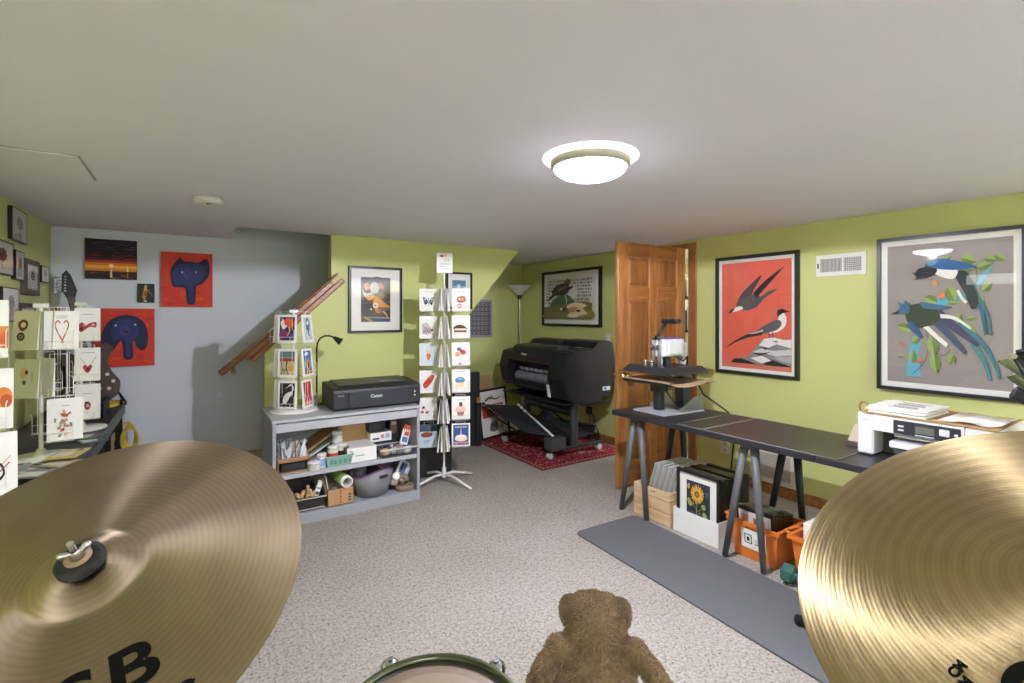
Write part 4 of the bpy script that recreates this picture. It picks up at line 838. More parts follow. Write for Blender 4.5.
# guitar standing against the pale wall
GM_ = TR(-.60, 4.93, DZ+.03, rz=.10, rx=-.07, ry=-.185)
t = loc_thing('electric_guitar', 'dark brown electric guitar with black headstock standing on the far desk', 'guitar', GM_)
bd = blob([(0, .0), (.12, .02), (.165, .12), (.13, .22), (.12, .30), (.17, .40), (.12, .44), (.06, .39), (.0, .37), (-.06, .39), (-.14, .47), (-.18, .40), (-.12, .30), (-.13, .22), (-.17, .12), (-.12, .02)], 5)
GB = mat('#3a271b', .4, noise=.2, scale=12)
b = MB(); b.prism(bd, .042, GB, Matrix.Rotation(PI/2, 4, 'X')); b.build('body', t, False)
b = MB(); b.prism([(-.026, .34), (.026, .34), (.021, .82), (-.021, .82)], .022, m_wood('rosewood_neck', '#3b2519', '#5d3f2c', 'Z', 9), Matrix.Translation((0, -.043, 0)) @ Matrix.Rotation(PI/2, 4, 'X'))
for i in range(14): b.box(-.022, .022, -.0665, -.064, .40+.03*i, .402+.03*i, STEEL)
b.build('neck', t, False)
b = MB(); b.prism([(-.021, .81), (.022, .81), (.045, .87), (.03, .99), (.012, 1.03), (-.02, 1.0), (-.042, .88)], .018, BLACK, Matrix.Translation((0, -.046, 0)) @ Matrix.Rotation(PI/2, 4, 'X')); b.build('headstock', t, False)
for i in range(6):
    b = MB(); x = -.042+.004*i; z = .875+.021*i
    b.cyl((x+.02, -.072, z), (x+.02, -.05, z), .006, CHROME, seg=8); b.cyl((x+.01, -.056, z), (x-.028, -.056, z), .004, CHROME, seg=8); b.box(x-.045, x-.026, -.064, -.048, z-.008, z+.008, CHROME, .003); b.build('tuning_peg', t, False)
for z in (.17, .27): b = MB(); b.box(-.045, .045, -.05, -.042, z-.014, z+.014, BLACK, .004); b.build('pickup', t, False)
b = MB(); b.box(-.05, .05, -.056, -.042, .09, .115, CHROME, .003); b.build('bridge', t, False)
for x, z in ((.10, .20), (.125, .14), (.09, .09)): b = MB(); b.cyl((x, -.062, z), (x, -.042, z), .013, flat('#d9d2c4', .3), seg=12); b.build('control_knob', t, False)
b = MB()
for i in range(6): b.cyl((-.017+.007*i, -.067, .10), (-.013+.0052*i, -.067, .83), .0007, STEEL, seg=4)
b.build('string', t, False)
t = thing('guitar_stand', 'low black guitar stand holding the brown guitar on the desk', 'stand', (-.53, 4.90, DZ))
b = MB(); b.tube([(-.64, 4.84, DZ+.008), (-.64, 4.85, DZ+.03), (-.53, 4.99, DZ+.20), (-.42, 4.85, DZ+.03), (-.42, 4.84, DZ+.008)], .008, BLACK); b.tube([(-.64, 4.99, DZ+.008), (-.53, 4.99, DZ+.20), (-.44, 4.99, DZ+.008)], .008, BLACK); b.build('frame', t)
for x in (-.62, -.44): b = MB(); b.tube([(x, 4.86, DZ+.03), (x, 4.80, DZ+.025), (x, 4.79, DZ+.06)], .010, BLACKM); b.build('cradle_hook', t)
b = MB(); b.cyl((-.84, 5.0, 1.36), (-.84, 5.0, 1.49), .02, flat('#b5402a'), seg=12, r1=.014); b.box(-.87, -.80, 4.95, 5.05, DZ+.001, 1.36, mat('#57534d', .6), .004)
lone(b, 'red_tipped_stand', 'slim dark tower with a red cap in the wall corner behind racks', 'corner_stand')  # unidentified red-tipped upright, modelled as a plain stand
# ================================================================ grey shelf unit and what stands on it
GS = mat('#9c9ea4', .5, noise=.05, scale=6); GS2 = mat('#b0b2b6', .45, noise=.04)
X0, X1, YFs, YB = .455, 1.492, 3.575, 4.12
t = thing('shelf_unit', 'low grey painted two-tier shelf unit crowded with supplies', 'shelf', ((X0+X1)/2, (YFs+YB)/2, 0))
b = MB(); b.box(X0-.004, X1+.004, YFs-.006, YB, .712, .732, GS2, .002); b.build('top_board', t)
b = MB(); b.box(X0+.022, X1-.022, YFs+.002, YFs+.022, .645, .702, GS2, .002); b.build('fascia', t)
for x in (X0, X1-.022): b = MB(); b.box(x, x+.022, YFs, YB, .001, .7115, GS, .002); b.build('side_panel', t)
b = MB(); b.box(X0+.022, X1-.022, YFs+.01, YB-.012, .325, .355, GS2, .002); b.build('shelf_board', t)
b = MB(); b.box(X0+.022, X1-.022, YFs+.004, YB-.012, .055, .075, GS, .002); b.box(X0+.022, X1-.022, YFs+.006, YFs+.02, .001, .055, GS); b.build('shelf_board', t)
b = MB(); b.box(X0+.022, X1-.022, YB-.011, YB-.001, .001, .711, GS); b.build('back_panel', t)
# --- desktop photo printer
PB = mat('#191b1f', .5, noise=.08, scale=60, bump=.02); PB2 = mat('#1a1b1f', .4, noise=.05)
px0, px1, py0, py1, z0 = .862, 1.522, 3.64, 4.02, .733
t = thing('inkjet_printer', 'wide charcoal desktop photo printer on top of the grey shelf unit', 'printer', ((px0+px1)/2, (py0+py1)/2, z0))
pr = [(py0+.012, z0+.006), (py1, z0+.006), (py1, z0+.172), (py1-.03, z0+.182), (py0+.06, z0+.165), (py0+.004, z0+.150), (py0, z0+.135), (py0, z0+.02)]
b = MB(); b.prism(pr, px1-px0, PB, Matrix.Translation((px0, 0, 0)) @ Matrix(((0, 0, 1, 0), (1, 0, 0, 0), (0, 1, 0, 0), (0, 0, 0, 1)))); b.build('body', t)
b = MB(); b.prism([(py0+.06, z0+.1655), (py1-.035, z0+.183), (py1-.035, z0+.192), (py0+.075, z0+.178)], .56, PB2, Matrix.Translation((px0+.05, 0, 0)) @ Matrix(((0, 0, 1, 0), (1, 0, 0, 0), (0, 1, 0, 0), (0, 0, 0, 1)))); b.build('lid', t)
b = MB(); b.box(px0+.105, px1-.10, py0-.004, py0+.001, z0+.018, z0+.135, mat('#20232a', .4, noise=.05), .003); b.build('paper_tray', t)
b = MB(); b.box(px0+.36, px0+.54, py0+.075, py0+.18, z0+.178, z0+.184, flat('#4a4c52', .4), .002)
b.box(px0+.38, px0+.44, py0+.09, py0+.16, z0+.184, z0+.1845, flat('#5f6a55', .3))
for i in range(3): b.cyl((px0+.465+.022*i, py0+.125, z0+.184), (px0+.465+.022*i, py0+.125, z0+.1865), .007, flat('#8d9096', .4), seg=12)
b.build('control_panel', t)
b = MB()
F_ = lambda x, z: Matrix.Translation((x, py0-.0045, z)) @ Matrix.Rotation(PI/2, 4, 'X')
b.text('Canon', .033, flat('#e8e8ea', .4), F_(px0+.31, z0+.093), bold=.0006); b.text('PRO-300', .011, flat('#d5d5d8', .4), F_(px0+.052, z0+.112)@Matrix.Translation((0, 0, -.004))); b.build('lettering', t)
b = MB()
for dz in (.10, .072): b.cyl((px1-.045, py0-.002, z0+dz), (px1-.045, py0+.004, z0+dz), .007, flat('#d9c9b8', .4), seg=10)
b.build('button', t)
# --- gooseneck lamp
t = thing('gooseneck_lamp', 'thin black gooseneck desk lamp bending over the desktop printer', 'lamp', (.83, 4.06, .733))
b = MB(); b.lathe([(0, 0), (.055, 0), (.055, .008), (.02, .014), (0, .014)], BLACK, (.83, 4.05, .733)); b.build('base', t)
b = MB(); b.tube([(.83, 4.05, .745), (.83, 4.05, 1.17), (.836, 4.05, 1.215), (.856, 4.045, 1.25), (.885, 4.03, 1.268), (.92, 4.015, 1.268), (.955, 4.0, 1.252)], .0065, BLACK); b.build('neck', t)
b = MB(); b.cyl((.948, 4.0, 1.256), (.998, 3.98, 1.218), .012, BLACK, .03, 16); b.build('lamp_shade', t)
b = MB(); b.tube([(.78, 4.02, .74), (.74, 3.96, .738), (.80, 3.90, .738), (.86, 4.035, .738), (.86, 4.09, .74)], .004, BLACK); b.build('cord', t)
# --- middle shelf
ZM = .3555
PL = mat('#c9ced0', .2, noise=.15, scale=30, coat=.3)
t = thing('craft_tray', 'wooden divided tray stuffed with clear sleeves at left of middle shelf', 'tray', (.60, 3.72, ZM))
WD = m_wood('thin_plywood', '#9a7048', '#bd9468', 'X', 7, .6)
b = MB(); b.box(.492, .70, 3.62, 3.86, ZM, ZM+.006, WD)
for x in (.492, .694): b.box(x, x+.006, 3.62, 3.86, ZM, ZM+.095, WD)
b.box(.492, .70, 3.62, 3.628, ZM+.075, ZM+.10, WD); b.box(.492, .70, 3.852, 3.86, ZM, ZM+.12, WD); b.build('tray_body', t)
for i, (c, l) in enumerate((('#23262c', 'black packet'), ('#3f5a78', 'blue packet'), ('#2c2a2e', 'dark packet'))):
    b = MB(); b.box(.515+.012*i, .675, 3.635+.03*i, 3.66+.03*i, ZM+.008, ZM+.062-.012*i, flat(c, .35), .006); lone(b, 'film_packet', l + ' tucked inside the wooden craft tray', 'packet', 'packets in the craft tray')
random.seed(8)
b = MB()
for i in range(22):
    x, y = random.uniform(.51, .68), random.uniform(3.66, 3.82); r = random.uniform(.018, .032)
    b.lathe([(0, 0), (r, .01), (r*.8, .07), (r*.35, .10), (r*.9, .125)], PL, M=TR(x, y, ZM+.07, rx=random.uniform(-.4, .3), ry=random.uniform(-.4, .4)), seg=7, smooth=False)
for i in range(5): b.box(-.004, .004, -.0015, .0015, 0, .13, flat(random.choice(('#dfe0e2', '#8a5a4a', '#34363c')), .4), 0, TR(.52+.03*i, 3.65, ZM+.09, ry=random.uniform(-.1, .45)))
o = lone(b, 'plastic_bags', 'crumpled clear plastic bags heaped in the wooden craft tray', 'plastic bags'); o['kind'] = 'stuff'
def board(name, label, x, z, c, th, ln, ang, y0, y1, **k):
    b = MB(); b.box(0, ln, y0, y1, 0, th, c, .0008, TR(x, 0, z, ry=-ang)); return lone(b, name, label, 'sheet', **k)
board('cardboard_sheet', 'corrugated brown cardboard leaning above the green sheet on middle shelf', .69, .395, CARD, .016, .285, .56, 3.845, 4.09, group='leaning sheets on the middle shelf')
board('foam_sheet', 'dark green sheet leaning under the brown cardboard on middle shelf', .70, .380, flat('#54704c', .6), .010, .285, .56, 3.84, 4.08, group='leaning sheets on the middle shelf')
board('paper_sheet', 'white sheet bundle leaning lowest beneath the green sheet', .715, .366, PAPER, .008, .27, .56, 3.835, 4.07, group='leaning sheets on the middle shelf')
def jar(name, label, cat, x, y, r, h, body, lid, band=None, lh=.2, **k):
    t = thing(name, label, cat, (x, y, ZM))
    b = MB(); b.lathe([(0, 0), (r*.94, 0), (r, .004), (r, h*(1-lh)), (r*.93, h*(1-lh)+.003), (0, h*(1-lh)+.003)], body, (x, y, k.get('z', ZM)), 24); b.build('jar_body', t)
    b = MB(); b.lathe([(0, h*(1-lh)+.0035), (r*1.03, h*(1-lh)+.0035), (r*1.03, h*.98), (r*.95, h), (0, h)], lid, (x, y, k.get('z', ZM)), 24); b.build('lid', t)
    if band:
        b = MB(); b.lathe([(r*1.004, h*.15), (r*1.006, h*.16), (r*1.006, h*.66), (r*1.004, h*.67)], band, (x, y, k.get('z', ZM)), 24); b.build('printed_label', t)
    return t
jar('glue_tub', 'low round white tub beside the craft tray on middle shelf', 'tub', .722, 3.615, .042, .058, OFFW, WHITE, flat('#c9c8c0', .5), .35)
jar('plastic_jar', 'white plastic jar with a pale blue printed band on middle shelf', 'jar', .778, 3.635, .030, .10, OFFW, WHITE, flat('#8ea3c4', .5), .2)
jar('paint_jar', 'tall white jar without coloured label behind the teal basket', 'jar', .925, 3.798, .036, .205, OFFW, WHITE, flat('#dcd9d2', .5), .12)
TEAL = mat('#8cb0a4', .4, noise=.06)
t = thing('basket', 'teal slotted plastic basket of paint jars at the shelf front', 'basket', (.895, 3.67, ZM))
b = MB()
def tub_faces(b, x0, x1, y0, y1, z0, z1, fl, th, m):
    o = [(x0, y0), (x1, y0), (x1, y1), (x0, y1)]; cx, cy = (x0+x1)/2, (y0+y1)/2
    def ringz(z, s, ins): return [(cx+(x-cx)*s - ins*(1 if x > cx else -1), cy+(y-cy)*s - ins*(1 if y > cy else -1), z) for x, y in o]
    V = ringz(z0, fl, 0)+ringz(z1, 1, 0)+ringz(z1, 1, th)+ringz(z0+th, fl, th)
    F = [[3, 2, 1, 0], [12, 13, 14, 15]]
    for a in (0, 4, 8):
        for k in range(4): F.append([a+k, a+(k+1) % 4, a+4+(k+1) % 4, a+4+k])
    b.mesh(V, F, m)
tub_faces(b, .80, .985, 3.59, 3.75, ZM, ZM+.075, .86, .004, TEAL)
for i in range(5): b.box(.826+.032*i, .846+.032*i, 3.588, 3.602, ZM+.02, ZM+.05, mat('#5f9284', .5, noise=.05), .002)
b.build('basket_body', t)
b = MB(); b.box(.793, .992, 3.583, 3.592, ZM+.066, ZM+.078, TEAL, .002); b.box(.793, .992, 3.748, 3.757, ZM+.066, ZM+.078, TEAL, .002); b.box(.793, .802, 3.592, 3.748, ZM+.066, ZM+.078, TEAL, .002); b.box(.983, .992, 3.592, 3.748, ZM+.066, ZM+.078, TEAL, .002); b.build('rim', t)
jar('paint_jar', 'white paint jar with a red label inside the teal basket', 'jar', .857, 3.645, .036, .140, OFFW, WHITE, flat('#b5443a', .5), .2)
jar('paint_jar', 'white jar with a black collar inside the teal basket', 'jar', .928, 3.68, .034, .14, OFFW, WHITE, flat('#2b2b2e', .5), .2)
for i, (x, c) in enumerate(((.958, '#4a4038'), (.968, '#8a7460'))):
    b = MB(); b.cyl((x, 3.63+.02*i, ZM+.008), (x-.02+.015*i, 3.62+.03*i, ZM+.105), .009, flat(c, .6), .012, 10); b.ball((x-.02+.015*i, 3.62+.03*i, ZM+.11), .013, flat(c, .8), 10); lone(b, 'brush', ('dark' if i == 0 else 'tan') + ' stubby brush standing in the teal basket', 'brush', 'brushes in the teal basket')
t = thing('mailer_box', 'open white mailer box with its tan lid raised on middle shelf', 'box', (1.055, 3.72, ZM))
b = MB(); b.box(.945, 1.165, 3.615, 3.84, ZM+.0005, ZM+.105, WHITE, .003); b.build('box_body', t)
b = MB(); b.box(-.11, .11, 0, .006, 0, .165, CARD, .001, TR(1.06, 3.842, ZM+.104, rx=-.12)); b.build('lid', t)
b = MB(); b.box(.965, .99, 3.6135, 3.6145, ZM+.08, ZM+.086, flat('#77757a')); b.box(1.01, 1.075, 3.6135, 3.6145, ZM+.045, ZM+.05, flat('#77757a'), 0); b.build('printed_mark', t)
b = MB(); b.box(1.185, 1.335, 3.80, 3.95, ZM+.0005, ZM+.085, flat('#4a4845'), .003); lone(b, 'carton', 'dark grey carton under the white printed box on middle shelf', 'box', 'cartons on the middle shelf')
b = MB(); b.box(1.165, 1.335, 3.77, 3.92, ZM+.087, ZM+.158, WHITE, .003); b.box(1.185, 1.235, 3.7685, 3.7705, ZM+.105, ZM+.118, flat('#3a3a40')); b.box(1.25, 1.275, 3.7685, 3.7705, ZM+.112, ZM+.14, flat('#c98a9a')); b.box(1.285, 1.32, 3.7685, 3.7705, ZM+.11, ZM+.145, flat('#a9aec4')); lone(b, 'carton', 'white printed carton stacked between the two dark cartons', 'box', 'cartons on the middle shelf')
b = MB(); b.box(1.155, 1.275, 3.78, 3.92, ZM+.160, ZM+.262, BLACK, .006); b.box(1.19, 1.235, 3.778, 3.7805, ZM+.20, ZM+.23, DARK, .001); lone(b, 'carton', 'black carton on top of the white printed carton', 'box', 'cartons on the middle shelf')
b = MB(); b.box(1.345, 1.42, 3.84, 3.94, ZM+.0005, ZM+.245, flat('#2e2a2a'), .004); b.box(1.35, 1.405, 3.838, 3.8405, ZM+.12, ZM+.235, flat('#8a6a5a'), .001); b.box(1.36, 1.395, 3.8365, 3.8385, ZM+.19, ZM+.215, flat('#d8d2c8'), 0); lone(b, 'carton', 'tall dark picture carton at the back beside the white carton', 'box', 'cartons on the middle shelf')
t = thing('storage_bin', 'shallow clear plastic bin of craft odds on middle shelf', 'bin', (1.335, 3.68, ZM))
b = MB(); tub_faces(b, 1.19, 1.462, 3.585, 3.765, ZM+.001, ZM+.062, .95, .003, CLEAR); b.build('bin_body', t)
b = MB(); b.box(1.183, 1.469, 3.578, 3.585, ZM+.056, ZM+.066, flat('#c9cbc9', .3), .002); b.box(1.183, 1.469, 3.766, 3.773, ZM+.056, ZM+.066, flat('#c9cbc9', .3), .002); b.build('rim', t)
random.seed(15)
odds = [('bead_bag', 'tan bag'), ('bead_bag', 'grey clear bag'), ('marker', 'navy marker'), ('thread_spool', 'blue spool'), ('bead_bag', 'brown bag'), ('marker', 'white marker'), ('bead_bag', 'pale bag')]
for i, (x, y, z, c, n, l) in enumerate(((1.235, 3.63, .012, '#c8a88a', 'craft_bag', 'tan bag'), (1.31, 3.64, .012, '#b9bcb8', 'craft_bag', 'pale grey bag'), (1.28, 3.71, .012, '#7a5a48', 'craft_bag', 'brown bag'), (1.37, 3.70, .012, '#9a8a78', 'craft_bag', 'beige bag'), (1.43, 3.64, .012, '#6f7fb5', 'thread_spool', 'blue round spool'), (1.215, 3.68, .02, '#4a4038', 'craft_bag', 'dark brown bag'), (1.345, 3.625, .012, '#8a8f94', 'craft_bag', 'steel grey bag'), (1.40, 3.62, .010, '#d8d2c6', 'craft_bag', 'ivory bag'), (1.33, 3.72, .02, '#5a5f78', 'craft_bag', 'slate blue bag'))):
    b = MB(); b.ball((x, y, ZM+z+.026), (.04 if n == 'craft_bag' else .025, .034 if n == 'craft_bag' else .025, .028), mat(c, .4, noise=.3, scale=60, bump=.3), 12); lone(b, n, l + ' lying in the shallow clear craft bin', 'craft supply', 'odds in the clear craft bin')
for i, (x, c, l) in enumerate(((1.215, '#2b3050', 'navy'), (1.24, '#e8e6e0', 'white'), (1.265, '#8a3a34', 'red'))):
    b = MB(); b.cyl((x, 3.74, ZM+.045), (x+.045, 3.615, ZM+.085), .008, flat(c, .35), seg=10); lone(b, 'marker', l + ' marker slanting out of the clear craft bin', 'marker', 'odds in the clear craft bin')
t = thing('pen_pack', 'white pack of orange-capped pens leaning upright over the clear bin', 'pen pack', (1.43, 3.71, ZM+.07))
PM_ = TR(1.405, 3.70, ZM+.055, ry=.30, rx=-.12)
b = MB(); b.box(-.03, .035, 0, .012, 0, .12, WHITE, .003, PM_); b.box(-.02, .025, -.001, .0, .02, .06, flat('#4f78b5'), 0, PM_); b.box(-.012, .028, -.001, .0, .07, .10, flat('#c84a3c'), 0, PM_); b.build('sleeve', t)
for i in range(3): b = MB(); b.cyl((-.018+.02*i, .006, .10), (-.018+.02*i, .006, .155), .008, flat('#d9683a', .4), seg=10); bmesh.ops.transform(b.bm, matrix=PM_, verts=b.bm.verts[:]); b.build('pen_cap', t)
# --- bottom shelf
ZL = .0755
t = thing('storage_bin', 'black fabric bin of corks at the left of bottom shelf', 'bin', (.69, 3.68, ZL))
FB = mat('#2a2726', .8, noise=.2, scale=90, bump=.3)
b = MB(); tub_faces(b, .565, .80, 3.60, 3.80, ZL, ZL+.095, .86, .006, FB); b.build('bin_body', t)
b = MB()
for z, s in ((.088, 1.02), (.012, .885)):
    hx, hy = .1175*s, .10*s
    b.tube([(.6825-hx, 3.70-hy, ZL+z), (.6825+hx, 3.70-hy, ZL+z), (.6825+hx, 3.70+hy, ZL+z), (.6825-hx, 3.70+hy, ZL+z)], .006, flat('#b9b4a8', .5), 6, True)
b.build('piping', t)
random.seed(21)
for i in range(11):
    x, y = .60+.027*(i % 6)+random.uniform(-.006, .006), 3.65+.05*(i//6)+random.uniform(-.01, .01)
    b = MB(); M = TR(x, y, ZL+.075+random.uniform(0, .012), rx=random.uniform(-.5, .5), ry=random.uniform(-.5, .5)); V = b
    b.lathe([(0, 0), (.012, 0), (.013, .02), (.012, .038), (0, .038)], mat('#c8a878', .8, noise=.2, scale=80), M=M, seg=10)
    lone(b, 'cork', 'pale cork lying among others in the black fabric bin', 'cork', 'corks in the black fabric bin')
b = MB(); M = TR(.735, 3.66, ZL+.05, ry=.35, rx=-.1); b.box(-.016, .016, -.011, .011, 0, .135, WHITE, .004, M); b.box(-.012, .012, -.012, -.0105, .04, .06, flat('#4a4a50'), 0, M); b.box(-.012, .012, -.012, -.0105, .08, .088, flat('#4a4a50'), 0, M); lone(b, 'glue_stick', 'white upright tube sticking out of the black fabric bin', 'tube')
b = MB(); b.cyl((.70, 3.68, ZL+.05), (.695, 3.68, ZL+.14), .007, flat('#c9a27a'), .011, 10); b.ball((.695, 3.68, ZL+.145), .013, flat('#c9a27a'), 10); lone(b, 'wooden_peg', 'pale wooden peg beside the white tube in the fabric bin', 'peg')
t = thing('fabric_pouch', 'dark peaked fabric basket behind the cork bin', 'basket', (.66, 3.96, ZL))
b = MB(); b.mesh([(.53, 3.87, ZL), (.80, 3.87, ZL), (.80, 4.08, ZL), (.53, 4.08, ZL), (.56, 3.88, ZL+.13), (.77, 3.88, ZL+.13), (.70, 3.98, ZL+.22), (.60, 3.98, ZL+.22)], [[3, 2, 1, 0], [0, 1, 5, 4], [4, 5, 6, 7], [2, 3, 7, 6], [0, 4, 7, 3], [1, 2, 6, 5]], FB); b.build('pouch_body', t)
b = MB(); b.tube([(.60, 3.885, ZL+.12), (.63, 3.90, ZL+.20), (.67, 3.90, ZL+.20), (.72, 3.885, ZL+.12)], .006, flat('#4a3a2e')); b.build('handle', t)
t = thing('cardboard_box', 'brown cardboard box with red printing on the bottom shelf', 'box', (.905, 3.68, ZL))
b = MB(); z1 = ZL+.115
b.box(.815, .99, 3.60, 3.606, ZL, z1, CARD); b.box(.815, .99, 3.764, 3.77, ZL, z1, CARD); b.box(.815, .821, 3.606, 3.764, ZL, z1, CARD); b.box(.984, .99, 3.606, 3.764, ZL, z1, CARD); b.box(.815, .99, 3.60, 3.77, ZL, ZL+.005, CARD); b.build('box_body', t)
b = MB(); rr = flat('#a8483c', .8)
for i in range(5): b.box(.893+.003*(i % 2), .905+.003*((i+1) % 2), 3.599, 3.6005, ZL+.015+.019*i, ZL+.027+.019*i, rr)
for i in range(3): b.box(.955, .975, 3.599, 3.6005, ZL+.02+.02*i, ZL+.033+.02*i, flat('#4a3a2c'))
b.box(.865, .872, 3.599, 3.6003, ZL+.002, z1-.002, flat('#a8835a')); b.build('printing', t)
b = MB()
GRN = mat('#cfd8a4', .6, noise=.2, scale=20)
b.lathe([(.034, 0), (.040, 0), (.040, .36), (.034, .36), (.034, 0)], PAPER, M=TR(.945, 3.585, z1+.043, rx=-PI/2, rz=.12), seg=24)
b.lathe([(.0405, .03), (.043, .03), (.043, .34), (.0405, .34)], mat('#8fae5a', .5, noise=.3, scale=12), M=TR(.945, 3.585, z1+.043, rx=-PI/2, rz=.12), seg=24)
lone(b, 'paper_roll', 'green and white paper roll lying across the brown cardboard box', 'paper roll')
b = MB(); b.lathe([(.018, 0), (.034, 0), (.034, .045), (.018, .045), (.018, 0)], flat('#5a5c60', .4), M=TR(.862, 3.67, z1+.005-.02, rx=.3+PI/2), seg=24); lone(b, 'tape_roll', 'dark grey tape roll in the top of brown cardboard box', 'tape')
for i, (c, l, x) in enumerate((('#b89a72', 'tan', .824), ('#e2dfd8', 'white', .835))):
    b = MB(); b.box(0, .006, 0, .06, 0, .17, flat(c), .001, TR(x+.0, 3.64+.02*i, ZL+.03, ry=-.25+.1*i)); lone(b, 'paper_strip', l + ' card strip standing at the left of cardboard box', 'strip', 'strips in the cardboard box')
t = thing('bucket_tub', 'round grey plastic tub with a purple rim on the bottom shelf', 'tub', (1.155, 3.72, ZL))
TB = mat('#86888d', .45, noise=.04); PU = flat('#7a3f74', .4)
def tubz(a): return .180 + .026*math.cos(2*(a+PI/2-.3))
b = MB(); n = 48; V, Fq = [], []
for j, (s, zf) in enumerate(((.74, 0.), (.86, .45), (.9, .5), (1., 1.), (.97, 1.), (.88, .5), (.72, .03))):
    for k in range(n):
        a = 2*PI*k/n; V.append((1.16+.156*s*math.cos(a), 3.705+.133*s*math.sin(a), ZL+tubz(a)*zf))
for j in range(6):
    for k in range(n): Fq.append([j*n+k, j*n+(k+1) % n, (j+1)*n+(k+1) % n, (j+1)*n+k])
Fq += [list(range(n))[::-1], list(range(6*n, 7*n))]
b.mesh(V, Fq, TB, None, True); b.build('tub_body', t)
b = MB(); b.tube([(1.16+.156*math.cos(a), 3.705+.133*math.sin(a), ZL+tubz(a)) for a in [2*PI*k/n for k in range(n)]], .006, PU, 6, True); b.build('rim', t)
b = MB(); hp = [(1.16+.158*.985*math.cos(a), 3.705+.1345*.985*math.sin(a)-.003, ZL+.155+.006*math.sin((a+PI/2)*0)) for a in [-PI/2-.2+.4*k/8 + .3 for k in range(9)]]
b.tube(hp, .011, flat('#2a1f2a', .6), 8); b.tube([(p[0], p[1]-.001, p[2]-.010) for p in hp], .004, PU, 6); b.build('handle_slot', t)
b = MB(); b.ball((1.08, 3.74, ZL+.17), (.05, .05, .045), mat('#6a6c70', .5, noise=.3), 12); b.box(1.12, 1.24, 3.70, 3.80, ZL+.12, ZL+.185, BLACKM, .02); lone(b, 'cloth_bundle', 'dark bundle inside the round grey tub', 'cloth')
b = MB(); b.lathe([(0, 0), (.07, 0), (.08, .035), (.074, .038), (.066, .006), (0, .006)], mat('#8a7a66', .4, noise=.3), (1.40, 3.65, ZL), 24, sx=1, sy=.75); lone(b, 'foil_tray', 'small round brown tray low at the right of bottom shelf', 'tray')
b = MB(); random.seed(3)
for i in range(16): b.ball((1.36+random.uniform(-.045, .06), 3.72+random.uniform(-.06, .08), ZL+.05+random.uniform(-.02, .05)), (random.uniform(.02, .04), .03, random.uniform(.012, .03)), mat(random.choice(('#b8a890', '#d5d2cb', '#8a7c6c')), .3, noise=.3, scale=40), 8, Euler((random.random(), random.random(), 0)).to_matrix().to_4x4())
o = lone(b, 'craft_scraps', 'crumpled tan and clear packaging scraps on the bottom shelf', 'scraps'); o['kind'] = 'stuff'
b = MB(); M = TR(1.335, 3.69, ZL+.115, ry=.62, rx=-.35); b.box(0, .105, 0, .028, 0, .135, mat('#d9dde2', .25, noise=.1), .006, M); b.box(.015, .07, -.001, 0, .03, .115, flat('#5a6a8a', .3), 0, M); b.box(.02, .04, -.0015, 0, .05, .10, flat('#23262c'), 0, M); b.box(.08, .095, -.001, 0, .03, .10, flat('#b5b8bd'), 0, M)
lone(b, 'blister_pack', 'clear and white package tilted atop the packaging scraps', 'package')
b = MB(); b.lathe([(0, 0), (.026, 0), (.027, .05), (.024, .055), (0, .055)], WHITE, M=TR(1.315, 3.62, ZL+.12, rx=PI/2-.4, rz=-.3), seg=20); lone(b, 'plastic_bottle', 'white round bottle end beside the tilted clear package', 'bottle')
# --- black boards standing behind the tall spinner
b = MB(); b.box(1.53, 1.985, 4.02, 4.075, .001, .66, BLACKM, .002); b.box(1.535, 1.98, 4.018, 4.0205, .005, .02, DARK); lone(b, 'portfolio_case', 'black portfolio board standing behind the tall spinner feet', 'portfolio')
# ================================================================ nook: rug, plotter, floor lamp, leaning art
t = thing('area_rug', 'red oriental patterned rug under the large format printer', 'rug', (3.25, 4.35, 0))
RZ = TR(2.70, 3.60, .001)
b = MB(); b.box(.07, 1.05, .07, 1.33, 0, .009, m_rug(), .002, RZ); b.build('pile', t)
b = MB(); rd = mat('#74222c', .95, noise=.2, scale=60)
b.box(0, 1.12, 0, .07, 0, .008, rd, .002, RZ); b.box(0, 1.12, 1.33, 1.40, 0, .008, rd, .002, RZ); b.box(0, .07, .07, 1.33, 0, .008, rd, .002, RZ); b.box(1.05, 1.12, .07, 1.33, 0, .008, rd, .002, RZ)
for i in range(24): b.box(.03+.045*i, .05+.045*i, .028, .042, .0082, .0086, flat('#b99a72'), 0, RZ)
for i in range(29): b.box(.028, .042, .03+.046*i, .05+.046*i, .0082, .0086, flat('#b99a72'), 0, RZ)
b.build('border', t)
# floor lamp (torchiere)
fx, fy = 3.71, 5.46
t = thing('floor_lamp', 'slim steel torchiere floor lamp with pale bowl in nook corner', 'floor lamp', (fx, fy, 0))
b = MB(); b.lathe([(0, .0005), (.13, .0005), (.13, .012), (.03, .03), (0, .03)], STEEL, (fx, fy, 0)); b.build('base', t)
b = MB(); b.cyl((fx, fy, .03), (fx, fy, 1.66), .0115, mat('#a9a9a4', .3, 1., noise=.03), seg=12); b.cyl((fx, fy, 1.64), (fx, fy, 1.70), .02, BLACK, .03, 16); b.build('pole', t)
b = MB(); b.lathe([(.03, 0), (.05, .012), (.11, .07), (.17, .125), (.165, .127), (.105, .076), (.045, .02), (0, .016)], flat('#d9dad2', .4), (fx, fy, 1.695), 40); b.build('lamp_shade', t)
